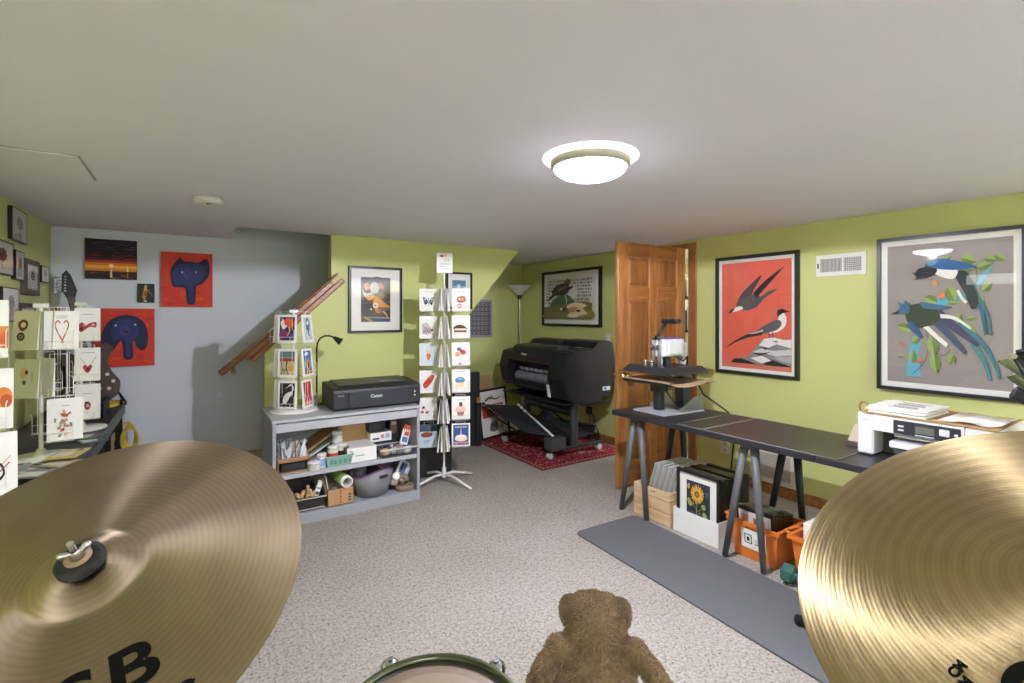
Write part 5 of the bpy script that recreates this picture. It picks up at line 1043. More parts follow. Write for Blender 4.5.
# --- large format printer on its stand, facing into the room (-x)
PK = mat('#191b1f', .36, noise=.12, scale=90, bump=.03); PK2 = mat('#202227', .32, noise=.1, scale=60); PK3 = mat('#17181a', .55, noise=.1)
t = thing('large_format_printer', 'big black wide-format printer on a wheeled stand with catch basket', 'printer', (3.3, 4.25, .01))
YM = Matrix(((1, 0, 0, 0), (0, 0, -1, 0), (0, 1, 0, 0), (0, 0, 0, 1)))     # profile (x,z) extruded along -y
def slab(b, prof, ya, yb, m): return b.prism(prof, yb-ya, m, Matrix.Translation((0, yb, 0)) @ YM)
b = MB()
slab(b, [(3.06, .66), (3.55, .62), (3.55, 1.07), (3.20, 1.10), (3.10, 1.085), (3.03, 1.0), (3.02, .93), (3.10, .92), (3.16, .74), (3.06, .70)], 3.90, 4.66, PK); b.build('main_body', t)
b = MB(); slab(b, [(3.045, .925), (3.02, .94), (3.03, 1.0), (3.085, 1.08), (3.13, 1.10), (3.30, 1.106), (3.30, 1.09)], 3.905, 4.655, PK2); slab(b, [(3.016, .932), (3.015, .938), (3.04, .938), (3.04, .932)], 3.91, 4.65, flat('#7a3a2c', .4)); b.build('top_cover', t)
b = MB()
slab(b, [(3.03, .66), (3.05, .60), (3.20, .545), (3.50, .55), (3.50, 1.08), (3.40, 1.095), (3.10, 1.08), (3.03, 1.06), (2.985, .80)], 3.66, 3.90, PK)
b.build('end_housing', t)
b = MB(); slab(b, [(3.045, .70), (3.06, .63), (3.20, .565), (3.40, .56), (3.42, 1.04), (3.36, 1.07), (3.13, 1.055), (3.05, 1.02), (3.005, .82)], 3.652, 3.661, PK2); b.build('side_panel', t)
b = MB(); slab(b, [(3.04, .68), (3.20, .60), (3.50, .60), (3.50, 1.04), (3.40, 1.05), (3.12, 1.04), (3.05, 1.02), (3.0, .86)], 4.66, 4.83, PK); b.build('end_housing', t)
for ya, yb, zt in ((3.665, 4.20, 1.165), (4.30, 4.80, 1.155)):
    b = MB(); slab(b, [(3.42, .60), (3.60, .60), (3.66, .70), (3.675, 1.0), (3.65, zt-.02), (3.60, zt), (3.46, zt-.01), (3.40, zt-.06), (3.42, 1.05)], ya, yb, PK); b.build('roll_cover', t)
b = MB(); slab(b, [(3.10, .905), (3.13, .90), (3.19, .78), (3.16, .77)], 3.93, 4.64, PK3)
for i in range(7): slab(b, [(3.105, .845), (3.115, .85), (3.13, .82), (3.12, .815)], 3.97+.09*i, 4.03+.09*i, flat('#8d9094', .3))
b.build('paper_guide', t)
b = MB(); b.cyl((3.125, 3.97, .75), (3.125, 4.62, .75), .052, mat('#7d7d84', .35, noise=.1), seg=24)
for i in range(1, 5): b.cyl((3.125, 3.97+.13*i, .75), (3.125, 3.974+.13*i, .75), .0528, DARK, seg=24)
b.build('platen_roller', t)
b = MB(); slab(b, [(3.02, .655), (3.10, .64), (3.18, .68), (3.17, .695), (3.08, .665), (3.02, .675)], 3.92, 4.74, PK2)
for i in range(12): slab(b, [(3.08, .64), (3.10, .61), (3.12, .64)], 3.95+.06*i, 3.975+.06*i, PK3)
b.build('output_lip', t)
b = MB(); slab(b, [(3.0, .73), (3.01, .73), (3.035, .60), (3.022, .60)], 3.905, 3.94, flat('#d5d5d2', .5)); b.build('paper_tag', t)
b = MB(); b.box(3.22, 3.36, 3.70, 3.86, 1.087, 1.10, PK3, .003); b.box(3.25, 3.33, 3.73, 3.83, 1.10, 1.101, flat('#7c7a52', .3)); b.build('control_panel', t)
b = MB(); Mf = Matrix.Translation((3.026, 4.36, 1.005)) @ Matrix.Rotation(-PI/2, 4, 'Z') @ Matrix.Rotation(PI/2-.35, 4, 'X')
b.text('Canon', .036, flat('#e4e5e8', .4), Mf @ Matrix.Translation((0, 0, .008)), bold=.0007); b.build('lettering', t)
b = MB(); b.box(3.51, 3.61, 3.657, 3.663, .66, .70, flat('#d9dade', .4)); b.box(3.53, 3.56, 3.655, 3.658, .668, .692, flat('#3a6aa8', .4)); b.build('sticker', t)
b = MB(); b.box(3.02, 3.60, 3.70, 4.80, .545, .56, PK3, .003); b.box(3.25, 3.62, 3.68, 3.94, .53, .546, PK3, .003); b.build('bed_rail', t)
for yy in (3.835, 4.66):
    b = MB(); b.box(3.235, 3.315, yy-.03, yy+.03, .10, .545, mat('#34363a', .4, noise=.05), .01); b.build('leg', t)
    f = MB(); f.box(2.93, 3.66, yy-.028, yy+.028, .072, .105, PK3, .008); fo = f.build('foot_bar', t)
    for xx in (2.965, 3.615):
        c = MB(); c.cyl((xx, yy-.022, .042), (xx, yy-.006, .042), .031, flat('#b9bbbf', .3), seg=20); c.cyl((xx, yy+.006, .042), (xx, yy+.022, .042), .031, flat('#b9bbbf', .3), seg=20); c.box(xx-.012, xx+.012, yy-.006, yy+.006, .03, .073, STEEL, .002); c.build('caster', fo)
b = MB(); b.box(3.25, 3.30, 3.87, 4.63, .13, .18, PK3, .006); b.build('cross_bar', t)
b = MB(); b.cyl((3.30, 3.87, .435), (3.30, 4.63, .435), .055, mat('#35373c', .4, noise=.08), seg=24); b.build('media_tube', t)
b = MB(); bask = mat('#1b1d22', .7, noise=.1, scale=80)
V = [(2.76, 4.73, .435), (2.76, 4.76, .415), (3.10, 4.62, .40), (2.98, 3.86, .20), (2.97, 3.85, .215)]
b.mesh([(2.74, 4.74, .435), (3.10, 4.60, .405), (2.98, 3.80, .235), (2.86, 4.10, .23), (2.75, 4.735, .427), (3.11, 4.595, .397), (2.985, 3.805, .227), (2.87, 4.10, .222)], [[0, 1, 2, 3], [7, 6, 5, 4], [0, 4, 5, 1], [1, 5, 6, 2], [2, 6, 7, 3], [3, 7, 4, 0]], bask); b.build('basket_cloth', t)
b = MB(); b.tube([(3.11, 4.60, .408), (3.045, 4.2, .325), (2.98, 3.80, .24)], .011, flat('#cfd0d2', .35), 10)
b.ball((2.735, 4.745, .438), .02, BLACK, 10)
for q in (.02, .12, .24): b.box(-.012, .012, -.012, .012, 0, .02, flat('#e8e8e6', .4), .002, TR(3.105-.13*q/.8*1.0, 4.60-.8*q, .41-.17*q))
b.build('basket_rod', t)
b = MB(); b.mesh([(2.86, 4.10, .225), (2.98, 3.80, .23), (3.22, 4.0, .13), (3.22, 4.58, .15), (2.95, 4.55, .14), (2.84, 4.62, .17)], [[0, 1, 2, 3, 4, 5]], bask); b.tube([(2.75, 4.735, .42), (2.90, 4.70, .26), (3.10, 4.66, .12)], .008, PK3); b.tube([(2.98, 3.80, .235), (3.05, 3.835, .16), (3.12, 3.84, .11)], .008, PK3); b.build('basket_sling', t)
b = MB(); b.mesh([(3.30, 3.92, .12), (3.62, 3.92, .16), (3.64, 4.60, .20), (3.30, 4.60, .20), (3.50, 4.58, .36), (3.64, 3.90, .25)], [[0, 1, 2, 3], [3, 2, 4], [1, 5, 2]], bask); b.tube([(3.50, 4.62, .36), (3.56, 4.3, .22), (3.64, 3.90, .25), (3.66, 3.86, .12)], .012, PK3); b.build('media_basket', t)
b = MB(); b.box(2.92, 3.10, 3.74, 3.872, .106, .225, mat('#3f4146', .5, noise=.06), .008); b.build('maintenance_box', t)
b = MB(); b.tube([(3.20, 4.35, .56), (3.22, 4.33, .42), (3.28, 4.20, .28), (3.40, 4.05, .15)], .004, BLACK); b.tube([(3.62, 4.1, .60), (3.75, 4.12, .30), (3.72, 4.05, .05), (3.64, 3.95, .02)], .004, BLACK); b.build('cable', t)
# --- framed print leaning in the nook, boards behind it
ele = [('#efede8', rect(0, 0, 1, 1)), ('#c8502c', rect(.06, .40, .94, .70)), ('#b84324', rect(.06, .40, .30, .52)), ('#efe6d8', stroke([(.32, .60), (.60, .66), (.94, .62)], .03)), ('#efe6d8', stroke([(.40, .54), (.66, .60), (.94, .55)], .03)), ('#efe6d8', stroke([(.44, .48), (.70, .53), (.94, .48)], .03)), ('#efe6d8', stroke([(.48, .43), (.72, .46), (.94, .42)], .025)),
 ('#3a3a3e', stroke([(.22, .80), (.40, .86), (.64, .81), (.86, .84)], .05, .02)), ('#3a3a3e', stroke([(.40, .80), (.50, .90), (.55, .80)], .02)), ('#57565a', stroke([(.16, .66), (.30, .50), (.60, .30), (.86, .12)], .03, .015)), ('#6a686c', blob([(.28, .12), (.36, .28), (.52, .30), (.64, .20), (.58, .08), (.40, .06)])), ('#3a3a3e', ell(.42, .22, .06, .05)), ('#a9a7a9', blob([(.66, .16), (.84, .22), (.86, .10), (.72, .08)]))]
picture('framed_picture', 'black framed print of orange and white stripes leaning on nook floor', (2.735, 4.80, .012), .30, .50, .56, .022, .025, BK, .015, ele, lean=-.16)
b = MB(); b.box(0, .40, 0, .02, 0, .70, CARD, .002, TR(2.735, 5.02, .001, rz=.30, rx=-.10)); lone(b, 'cardboard_sheet', 'tall brown cardboard sheet standing behind the leaning striped print', 'sheet')
b = MB(); b.box(2.36, 2.665, 4.70, 4.76, .001, .80, BLACKM, .003); b.box(2.655, 2.667, 4.6985, 4.7005, .30, .44, DARK, 0); lone(b, 'portfolio_case', 'tall black portfolio standing left of the leaning striped print', 'portfolio')
b = MB(); b.box(2.62, 2.655, 4.66, 4.699, .47, .53, flat('#b08a5c', .6), .004); b.box(2.60, 2.662, 4.655, 4.699, .001, .47, BLACKM, .003); lone(b, 'cardboard_tube', 'slim black tube with a tan end against the tall portfolio', 'tube')
# ================================================================ closet shelf glimpsed behind the door
t = thing('closet_shelf', 'dark shelving of supplies glimpsed through the gap behind the open door', 'shelf', (4.5, 3.3, 0))
b = MB()
for z in (.45, .9, 1.25, 1.6): b.box(4.25, 4.7, 2.9, 3.9, z, z+.02, DARK)
b.build('board', t)
b = MB()
for x in (4.25, 4.67):
    for y in (2.9, 3.87): b.box(x, x+.03, y, y+.03, .001, 1.95, DARK)
b.build('post', t)
for i, (z, h, c, l) in enumerate(((1.62, .22, '#d8d4c8', 'cream carton'), (1.27, .24, '#8fa3b5', 'pale blue tin'), (.92, .26, '#e4e2dc', 'white tub'), (.47, .28, '#d9d6cf', 'pale carton'))):
    for k in range(3):
        b = MB(); y = 3.05+.27*k
        b.box(4.30, 4.50, y, y+.20, z+.001, z+h-.03*k, flat(c), .01); b.box(4.297, 4.30, y+.03, y+.17, z+.05, z+h*.5, flat('#7a8a9a' if i % 2 == 0 else '#e8e6e0')); lone(b, 'supply_carton', '%s on the closet shelf seen through the gap behind the door' % l, 'box', 'cartons in the closet')
# ================================================================ work table along the right wall
TM = mat('#26262a', .42, noise=.15, scale=40); TZt = .74
t = thing('work_table', 'long black table top on grey trestles along the green wall', 'table', (2.875, 1.5, TZt-.034))
b = MB(); b.box(2.575, 3.175, 1.20, 2.592, TZt-.034, TZt, TM, .003); b.box(2.575, 3.175, -.2, 1.198, TZt-.034, TZt, TM, .003); b.build('table_top', t)
LEG = mat('#56585b', .5, 0., noise=.06)
def trestle(yc, label):
    t = thing('trestle', label, 'trestle', (2.88, yc, 0), 0, 'trestles under the work table')
    b = MB(); b.box(2.62, 3.13, yc-.07, yc+.0, TZt-.062, TZt-.0345, LEG, .004); b.build('top_bar', t)
    for x in (2.652, 3.10):
        for s in (-1, 1):
            b = MB(); b.tube([(x, yc-.035+.030*s, TZt-.055), (x, yc+.118*s, .008)], .0245, LEG if x < 2.9 else BLACK, 12, r1=.017); b.build('leg', t)
trestle(2.452, 'grey metal trestle at the door end of the black table')
trestle(1.618, 'grey metal trestle between the orange bin and sunflower box')
trestle(.15, 'grey metal trestle hidden beneath the white printer end')
PAD = mat('#2d2a27', .38, noise=.2, scale=14, bump=.04)
t = thing('desk_mat', 'dark leather-look mat with pale piping on the black table', 'desk mat', (2.86, 1.55, TZt))
b = MB(); b.box(2.585, 3.16, 1.105, 1.828, TZt+.0008, TZt+.004, PAD, .001); b.build('mat_surface', t)
b = MB(); b.tube([(2.583, 1.103, TZt+.003), (3.162, 1.103, TZt+.003), (3.162, 1.830, TZt+.003), (2.583, 1.830, TZt+.003)], .0017, flat('#a5a6a3', .4), 6, True); b.build('piping', t)
t = thing('desk_mat', 'smaller dark mat with pale piping next to the heat press', 'desk mat', (2.86, 1.97, TZt))
b = MB(); b.box(2.585, 3.14, 1.846, 2.020, TZt+.0008, TZt+.004, PAD, .001); b.build('mat_surface', t)
b = MB(); b.tube([(2.583, 1.844, TZt+.003), (3.142, 1.844, TZt+.003), (3.142, 2.022, TZt+.003), (2.583, 2.022, TZt+.003)], .0017, flat('#a5a6a3', .4), 6, True); b.build('piping', t)
# ---------------------------------------------------------------- heat press
HX, HY = 2.92, 2.36
t = thing('heat_press', 'white and black clamshell heat press on the table by the door', 'heat press', (HX, HY, TZt))
HPM = mat('#9fa2a6', .35, .6, noise=.05); HW = mat('#dcdde0', .35, noise=.03)
b = MB(); b.prism([(2.70, 2.50), (2.70, 2.22), (3.10, 2.19), (3.14, 2.50)], .008, mat('#c4c7cb', .4, .3, noise=.05), Matrix.Translation((0, 0, TZt+.001))); b.build('base_plate', t)
for (xa, ya, xb, yb) in ((2.86, 2.215, 3.10, 2.20), (2.88, 2.49, 3.12, 2.49)):
    b = MB()
    b.mesh([(xa, ya, TZt+.009), (xb, yb, TZt+.009), (xb, yb, TZt+.11), (xb-.10, yb, TZt+.11), (xa, ya, TZt+.03), (xa, ya+.008, TZt+.009), (xb, yb+.008, TZt+.009), (xb, yb+.008, TZt+.11), (xb-.10, yb+.008, TZt+.11), (xa, ya+.008, TZt+.03)],
           [[0, 1, 2, 3, 4], [9, 8, 7, 6, 5]] + [[i, (i+1) % 5, 5+(i+1) % 5, 5+i] for i in range(5)], HPM)
    b.build('side_bracket', t)
b = MB(); b.box(2.80, 2.86, 2.345, 2.405, TZt+.009, .945, mat('#202124', .4, noise=.05), .006); b.box(2.78, 2.885, 2.33, 2.42, .88, .945, BLACK, .008); b.build('support_column', t)
b = MB(); b.box(3.02, 3.10, 2.31, 2.39, TZt+.009, 1.02, mat('#3a3c40', .4, noise=.05), .006); b.box(3.035, 3.085, 2.325, 2.375, 1.02, 1.235, HW, .006); b.build('support_column', t)
b = MB(); b.box(2.70, 3.11, 2.165, 2.60, .945, .966, BLACKM, .004); b.build('base_platen', t)
b = MB(); ts = mat('#b49878', .6, noise=.08)
V = []; nx = 10
for i in range(nx+1):
    for j in range(nx+1):
        u, v = i/nx, j/nx; x = 2.685+.445*u; y = 2.63-.52*v
        V.append((x, y, .9675 - .022*max(0, v-.86)/.14*(.5+.5*math.sin(u*5)) - .012*max(0, u-.92)/.08))
b.mesh(V, [[i*(nx+1)+j, i*(nx+1)+j+1, (i+1)*(nx+1)+j+1, (i+1)*(nx+1)+j] for i in range(nx) for j in range(nx)], ts, None, True); b.build('release_sheet', t)
b = MB(); x0, x1, y0, y1 = 2.70, 3.10, 2.16, 2.60
V = [(x0, y0, 1.018), (x1, y0, 1.018), (x1, y1, 1.018), (x0, y1, 1.018), (x0, y0, 1.036), (x1, y0, 1.036), (x1, y1, 1.036), (x0, y1, 1.036), (x0+.03, y0+.03, 1.068), (x1-.03, y0+.03, 1.068), (x1-.03, y1-.03, 1.068), (x0+.03, y1-.03, 1.068)]
b.mesh(V, [[3, 2, 1, 0], [8, 9, 10, 11]] + [[a+k, a+(k+1) % 4, a+4+(k+1) % 4, a+4+k] for a in (0, 4) for k in range(4)], mat('#2a2b2e', .4, noise=.1)); b.build('heat_platen', t)
b = MB(); b.box(2.80, 3.02, 2.30, 2.42, 1.135, 1.262, HW, .008); b.box(3.02, 3.09, 2.325, 2.40, 1.16, 1.22, HW, .006); b.box(2.84, 2.99, 2.29, 2.302, 1.15, 1.235, HW, .004); b.build('head_housing', t)
b = MB(); b.box(2.80, 3.00, 2.298, 2.42, 1.2625, 1.270, flat('#6a4a9a', .4), .002); b.build('purple_stripe', t)
b = MB()
for y in (2.335, 2.385):
    b.tube([(2.79, y, 1.06), (2.785, y, 1.20), (2.80, y, 1.27)], .012, HPM); b.cyl((2.785, y-.012, 1.20), (2.785, y+.012, 1.20), .022, CHROME); b.cyl((2.80, y-.012, 1.265), (2.80, y+.012, 1.265), .020, CHROME)
    b.tube([(2.86, y, 1.06), (2.83, y, 1.16), (2.80, y, 1.265)], .009, DARK)
b.cyl((2.83, 2.36, 1.062), (2.83, 2.36, 1.14), .022, CHROME); b.cyl((2.90, 2.36, 1.062), (2.90, 2.36, 1.14), .026, DARK)
for x, y in ((2.74, 2.42), (2.77, 2.45), (2.75, 2.37)): b.cyl((x, y, 1.06), (x, y, 1.10), .013, CHROME, seg=12); b.ball((x, y, 1.10), .015, CHROME, 10)
b.build('linkage', t)
b = MB(); b.tube([(2.795, 2.36, 1.255), (2.80, 2.355, 1.30), (2.83, 2.31, 1.375)], .012, BLACK); b.build('lever_arm', t)
b = MB(); b.box(2.80, 2.86, 2.20, 2.335, 1.372, 1.405, BLACK, .012, None, 2); b.build('handle', t)
b = MB(); b.tube([(3.06, 2.30, 1.05), (3.08, 2.24, .95), (3.10, 2.20, .86), (3.14, 2.12, .80), (3.185, 2.06, .745), (3.25, 2.05, .60), (3.4, 2.2, .02)], .006, BLACK); b.tube([(2.93, 2.33, 1.14), (2.98, 2.28, 1.10), (3.04, 2.29, 1.13), (3.06, 2.31, 1.05)], .007, BLACK); b.tube([(2.84, 2.35, .93), (2.86, 2.30, .85), (2.92, 2.28, .77), (3.0, 2.29, .76), (3.02, 2.34, .80)], .006, DARK); b.build('power_cord', t)
# ---------------------------------------------------------------- white wide printer and papers
WX, WY1, WY0 = 2.807, 1.108, .585
t = thing('white_printer', 'wide white sublimation printer on table behind the right cymbal', 'printer', (3.0, .78, TZt+.0045))
WP = mat('#e4e4e6', .35, noise=.02); z0 = TZt+.0045
b = MB()
b.box(WX, WX+.40, WY1-.07, WY1, z0, z0+.205, WP, .008); b.box(WX, WX+.40, WY0, WY0+.115, z0, z0+.205, WP, .008)
b.box(WX, WX+.40, WY0+.114, WY1-.069, z0+.125, z0+.2045, WP, .002); b.box(WX+.12, WX+.399, WY0+.114, WY1-.069, z0+.002, z0+.126, flat('#55565a')); b.build('housing', t)
b = MB(); b.box(WX-.004, WX+.002, .71, .955, z0+.128, z0+.192, flat('#33353a', .35), .002)
b.box(WX-.006, WX-.003, .80, .87, z0+.143, z0+.176, flat('#6b7066', .25))
for y, z in ((.925, .166), (.925, .148)): b.box(WX-.0065, WX-.003, y-.011, y+.011, z0+z-.004, z0+z+.004, flat('#e2e3e5', .4), .001)
b.box(WX-.0065, WX-.003, .765-.018, .765+.018, z0+.15, z0+.18, flat('#dcdde0', .4), .003); b.box(WX-.0065, WX-.003, .725-.006, .725+.006, z0+.155, z0+.167, flat('#dcdde0', .4), .002)
b.box(WX-.0065, WX-.003, .80, .87, z0+.133, z0+.137, flat('#dcdde0', .4), 0)
b.build('control_panel', t)
b = MB(); b.box(WX+.005, WX+.12, .70, .975, z0+.055, z0+.085, WP, .003); b.box(WX+.05, WX+.11, .68, .97, z0+.10, z0+.112, flat('#cfd0d2', .4), .002); b.box(WX-.002, WX+.006, .74, .80, z0+.085, z0+.094, WP, .002); b.build('paper_tray', t)
b = MB(); b.text('RICOH', .012, flat('#9a9ba0', .4), Matrix.Translation((WX-.0005, WY1-.032, z0+.165)) @ Matrix.Rotation(-PI/2, 4, 'Z') @ Matrix.Rotation(PI/2, 4, 'X')); bmesh.ops.delete(b.bm, geom=b.bm.verts[:], context='VERTS'); b.box(WX-.0006, WX+.0003, WY1-.058, WY1-.018, z0+.170, z0+.174, flat('#b9babf', .4)); b.build('maker_mark', t)
zt = z0+.2065
b = MB(); b.box(2.80, 3.20, .59, 1.085, zt, zt+.004, CARD, .0006); lone(b, 'cardboard_sheet', 'brown cardboard sheet covering the top of white printer', 'sheet')
random.seed(4)
for i in range(7):
    b = MB(); M = TR(2.96+random.uniform(-.015, .015), .955+random.uniform(-.012, .012), zt+.0048+.0046*i, rz=random.uniform(-.09, .09))
    b.box(-.14, .14, -.115, .115, 0, .0042, PAPER, .0008, M)
    if i == 6:
        for q in range(7): b.box(-.10+.028*q, -.085+.028*q, -.07+.01*(q % 3), .05-.012*(q % 2), .0042, .0045, flat(('#9a9894', '#5a595a', '#b5b2ac')[q % 3]), 0, M)
    lone(b, 'paper_sheet', 'topmost printed sheet of the paper stack on the white printer' if i == 6 else 'white sheet within the paper stack on the white printer', 'paper', 'paper stack on the white printer')
for i in range(2):
    b = MB(); V = []
    for k in range(9):
        for j in range(2): V.append((2.84+.26*j+.01*i, .80-.20*k/8-.01*i, zt+.006+.004*i+(.028*(k/8-.75)**2*16*.25 if k > 6 else 0)+(.008 if 2 < k < 6 else .0)*(1-j*.3)))
    n0 = len(V); V += [(x, y, z+.0015) for x, y, z in V]
    Fq = []
    for k in range(8): a = 2*k; Fq += [[a, a+1, a+3, a+2], [n0+a+2, n0+a+3, n0+a+1, n0+a], [a, a+2, n0+a+2, n0+a], [a+1, n0+a+1, n0+a+3, a+3]]
    Fq += [[0, n0, n0+1, 1], [16, 17, n0+17, n0+16]]
    b.mesh(V, Fq, PAPER if i else flat('#d5d2c8'), None, True); lone(b, 'paper_sheet', ('upper' if i else 'lower') + ' curled loose sheet at the right of the paper stack', 'paper', 'loose sheets on the white printer')
t = thing('tape_dispenser', 'beige slanted dispenser on the table beside the white printer', 'dispenser', (2.98, 1.15, TZt))
b = MB(); bg = mat('#cbb9a0', .5, noise=.05); q = 1.113
b.mesh([(2.93, q, TZt+.028), (3.04, q, TZt+.028), (3.04, 1.20, TZt+.028), (2.93, 1.20, TZt+.028), (2.95, q, TZt+.115), (3.02, q, TZt+.115), (3.02, 1.175, TZt+.115), (2.95, 1.175, TZt+.115)],
       [[3, 2, 1, 0], [4, 5, 6, 7]] + [[k, (k+1) % 4, 4+(k+1) % 4, 4+k] for k in range(4)], bg); b.build('body', t)
b = MB(); b.box(2.92, 3.05, q, 1.21, TZt+.0008, TZt+.028, flat('#5a4a40', .5), .003); b.build('base', t)
b = MB(); b.tube([(3.0, 1.15+.022*math.cos(a), TZt+.205+.028*math.sin(a)) for a in [2*PI*k/16 for k in range(16)]], .005, flat('#a07858', .4), 6, True); b.cyl((3.0, 1.15, TZt+.11), (3.0, 1.15, TZt+.178), .004, flat('#8a6a50')); b.build('ring_handle', t)
# black jointed press at the right edge
t = thing('button_press', 'black jointed lever press with dark plates at the picture edge', 'press', (3.0, .44, TZt))
b = MB(); b.box(2.90, 3.12, .34, .56, TZt+.001, TZt+.03, mat('#55604a', .5, noise=.1), .006); b.lathe([(.10, .03), (.085, .13), (.06, .19), (.03, .205), (0, .205)], mat('#6a755a', .4, noise=.1), (3.0, .45, TZt), 24); b.build('base', t)
b = MB(); b.cyl((2.98, .47, TZt+.20), (2.98, .47, TZt+.31), .022, CHROME); b.cyl((2.98, .47, TZt+.23), (2.98, .47, TZt+.26), .03, STEEL); b.build('ram', t)
b = MB(); b.box(-.06, .08, -.19, 0, 0, .06, BLACK, .014, TR(2.95, .585, 1.085, rx=.45), 2); b.build('head_block', t)
for y, z in ((.612, 1.238), (.585, 1.172)): b = MB(); b.box(-.07, .09, -.19, 0, 0, .008, mat('#3f4636', .3, noise=.1), .002, TR(2.95, y, z, rx=.72)); b.build('plate', t)  # olive plate colour has a greenish reflection painted in
for x in (2.92, 3.0): b = MB(); b.tube([(x, .47, 1.09), (x, .52, 1.17), (x, .565, 1.262)], .012, BLACK); b.build('lever_arm', t)
b = MB(); b.cyl((2.90, .565, 1.262), (3.02, .565, 1.262), .012, CHROME); b.tube([(2.95, .565, 1.275), (2.95, .54, 1.285), (2.95, .45, 1.26), (2.95, .36, 1.25)], .011, BLACK); b.tube([(2.97, .56, 1.265), (2.97, .45, 1.25), (2.97, .36, 1.24)], .009, STEEL); b.build('lever', t)
# ---------------------------------------------------------------- under the table
t = thing('wooden_crate', 'pale slatted pine crate of sleeved prints under the table', 'crate', (2.86, 2.325, 0))
b = MB()
cx0, cx1, cy0, cy1 = 2.69, 3.06, 2.168, 2.485
for z0_, z1_ in ((.004, .085), (.09, .168), (.173, .228)):
    b.box(cx0, cx0+.014, cy0, cy1, z0_, z1_, PINE, .002); b.box(cx1-.014, cx1, cy0, cy1, z0_, z1_, PINE, .002)
    b.box(cx0+.014, cx1-.014, cy0, cy0+.014, z0_, z1_, PINE, .002); b.box(cx0+.014, cx1-.014, cy1-.014, cy1, z0_, z1_, PINE, .002)
b.build('slat', t)
b = MB()
for x in (cx0+.015, cx1-.035):
    for y in (cy0+.015, cy1-.035): b.box(x, x+.02, y, y+.02, .004, .226, PINE)
b.build('corner_post', t)
b = MB(); b.box(cx0+.014, cx1-.014, cy0+.014, cy1-.014, .004, .014, PINE); b.build('bottom_board', t)
b = MB(); b.box(cx0-.001, cx0, 2.29, 2.33, .205, .212, flat('#7a6248')); b.build('printed_mark', t)
random.seed(9)
SL = [mat('#c9c8c4', .25, noise=.05, coat=.3), mat('#b9bab8', .25, noise=.05, coat=.3), mat('#d6d4ce', .25, noise=.05, coat=.3)]
for i in range(15):
    b = MB(); M = TR(2.745, 2.447-.0148*i, .020, rx=.30+.0*i); b.box(0, .29, 0, .0062, 0, .385+random.uniform(-.006, .006), SL[i % 3], .001, M)
    lone(b, 'sleeved_print', 'pale sleeved print leaning among others in the pine crate', 'print', 'sleeved prints in the pine crate')
t = thing('storage_box', 'open white cardboard box holding the black picture frames', 'box', (2.9, 1.98, 0))
wx0, wx1, wy0, wy1 = 2.70, 3.12, 1.812, 2.146
b = MB()
b.box(wx0, wx0+.005, wy0, wy1, .001, .155, WHITE, .001); b.box(wx0+.005, wx1, wy1-.005, wy1, .001, .155, WHITE); b.box(wx0+.005, wx1, wy0, wy0+.005, .001, .155, WHITE); b.box(wx1-.005, wx1, wy0+.005, wy1-.005, .001, .155, WHITE); b.box(wx0+.005, wx1-.005, wy0+.005, wy1-.005, .001, .006, WHITE); b.build('box_body', t)
b = MB(); b.box(wx0-.0006, wx0, wy0+.03, wy1-.03, .11, .1108, flat('#cfcdc8')); b.build('crease', t)
sf = [('#262a38', rect(0, 0, 1, 1)), ('#35405e', rect(0, 0, 1, .30)), ('#4a5a80', rect(0, 0, 1, .12))]
for i in range(18): sf.append(('#dcae3c' if i % 2 else '#c8922c', ell(.47+.19*math.cos(i*20*PI/180), .73+.13*math.sin(i*20*PI/180), .10, .035, math.degrees(math.atan2(.13*math.sin(i*20*PI/180), .19*math.cos(i*20*PI/180))), 10)))
sf += [('#e0b84a', ell(.47, .73, .17, .115)), ('#a8703a', ell(.47, .73, .12, .085)), ('#7a4a2a', ell(.47, .73, .085, .06)), ('#b9854a', ell(.47, .73, .045, .03)), ('#8f9a4a', stroke([(.47, .60), (.46, .42), (.47, .20)], .035, .03)), ('#9aa552', blob([(.06, .56), (.14, .60), (.28, .50), (.24, .42), (.12, .44)])), ('#9aa552', blob([(.66, .52), (.80, .54), (.84, .46), (.74, .42)])), ('#a8ae62', blob([(.72, .36), (.84, .36), (.94, .22), (.82, .22), (.74, .28)])), ('#8f9a4a', stroke([(.47, .34), (.36, .46), (.28, .50)], .015)), ('#8f9a4a', stroke([(.47, .34), (.62, .40), (.72, .46)], .015)), ('#c8a04a', blob([(.06, .88), (.12, .94), (.18, .92), (.16, .82), (.08, .82)])), ('#9a8a5a', ell(.34, .50, .03, .03)), ('#9a8a5a', ell(.60, .33, .03, .02)),
 ('#c8a896', [(.16, .18), (.40, .25), (.82, .16), (.58, .06)]), ('#8a6252', [(.22, .18), (.41, .23), (.74, .16), (.57, .09)]), ('#b8927e', [(.16, .18), (.58, .06), (.58, 0), (.22, 0)]), ('#d0b09c', [(.58, .06), (.82, .16), (.78, 0), (.58, 0)]), ('#c9ccd8', stroke([(.86, .84), (.92, .80), (.90, .72)], .014, .005))]
picture('framed_picture', 'black framed sunflower print at the front of the white box', (2.745, 2.136, .008), -PI/2, .314, .408, .018, .022, BK, .052, sf, mwz=.045)
for i in range(15):
    b = MB(); x = 2.770+.0218*i
    o_ = random.uniform(-.008, .008); h = .395+random.uniform(-.008, .008)
    b.box(x-.021, x-.001, 1.818+(.02 if i > 8 else 0), 2.136+o_-(.006 if o_ > 0 else 0), .008, .008+h-.02*(i > 9), BK, .0015)
    b.box(x-.019, x-.0035, 1.83+(.02 if i > 8 else 0), 2.12, .0085+h-.02*(i > 9)-.0004, .009+h-.02*(i > 9), flat('#3a4030', .25), 0)  # green strip paints a reflection along the frame's top edge
    lone(b, 'black_frame', 'black frame standing edge-on behind the sunflower print in white box', 'picture frame', 'black frames in the white box')
OR = mat('#d9762e', .4, noise=.05)
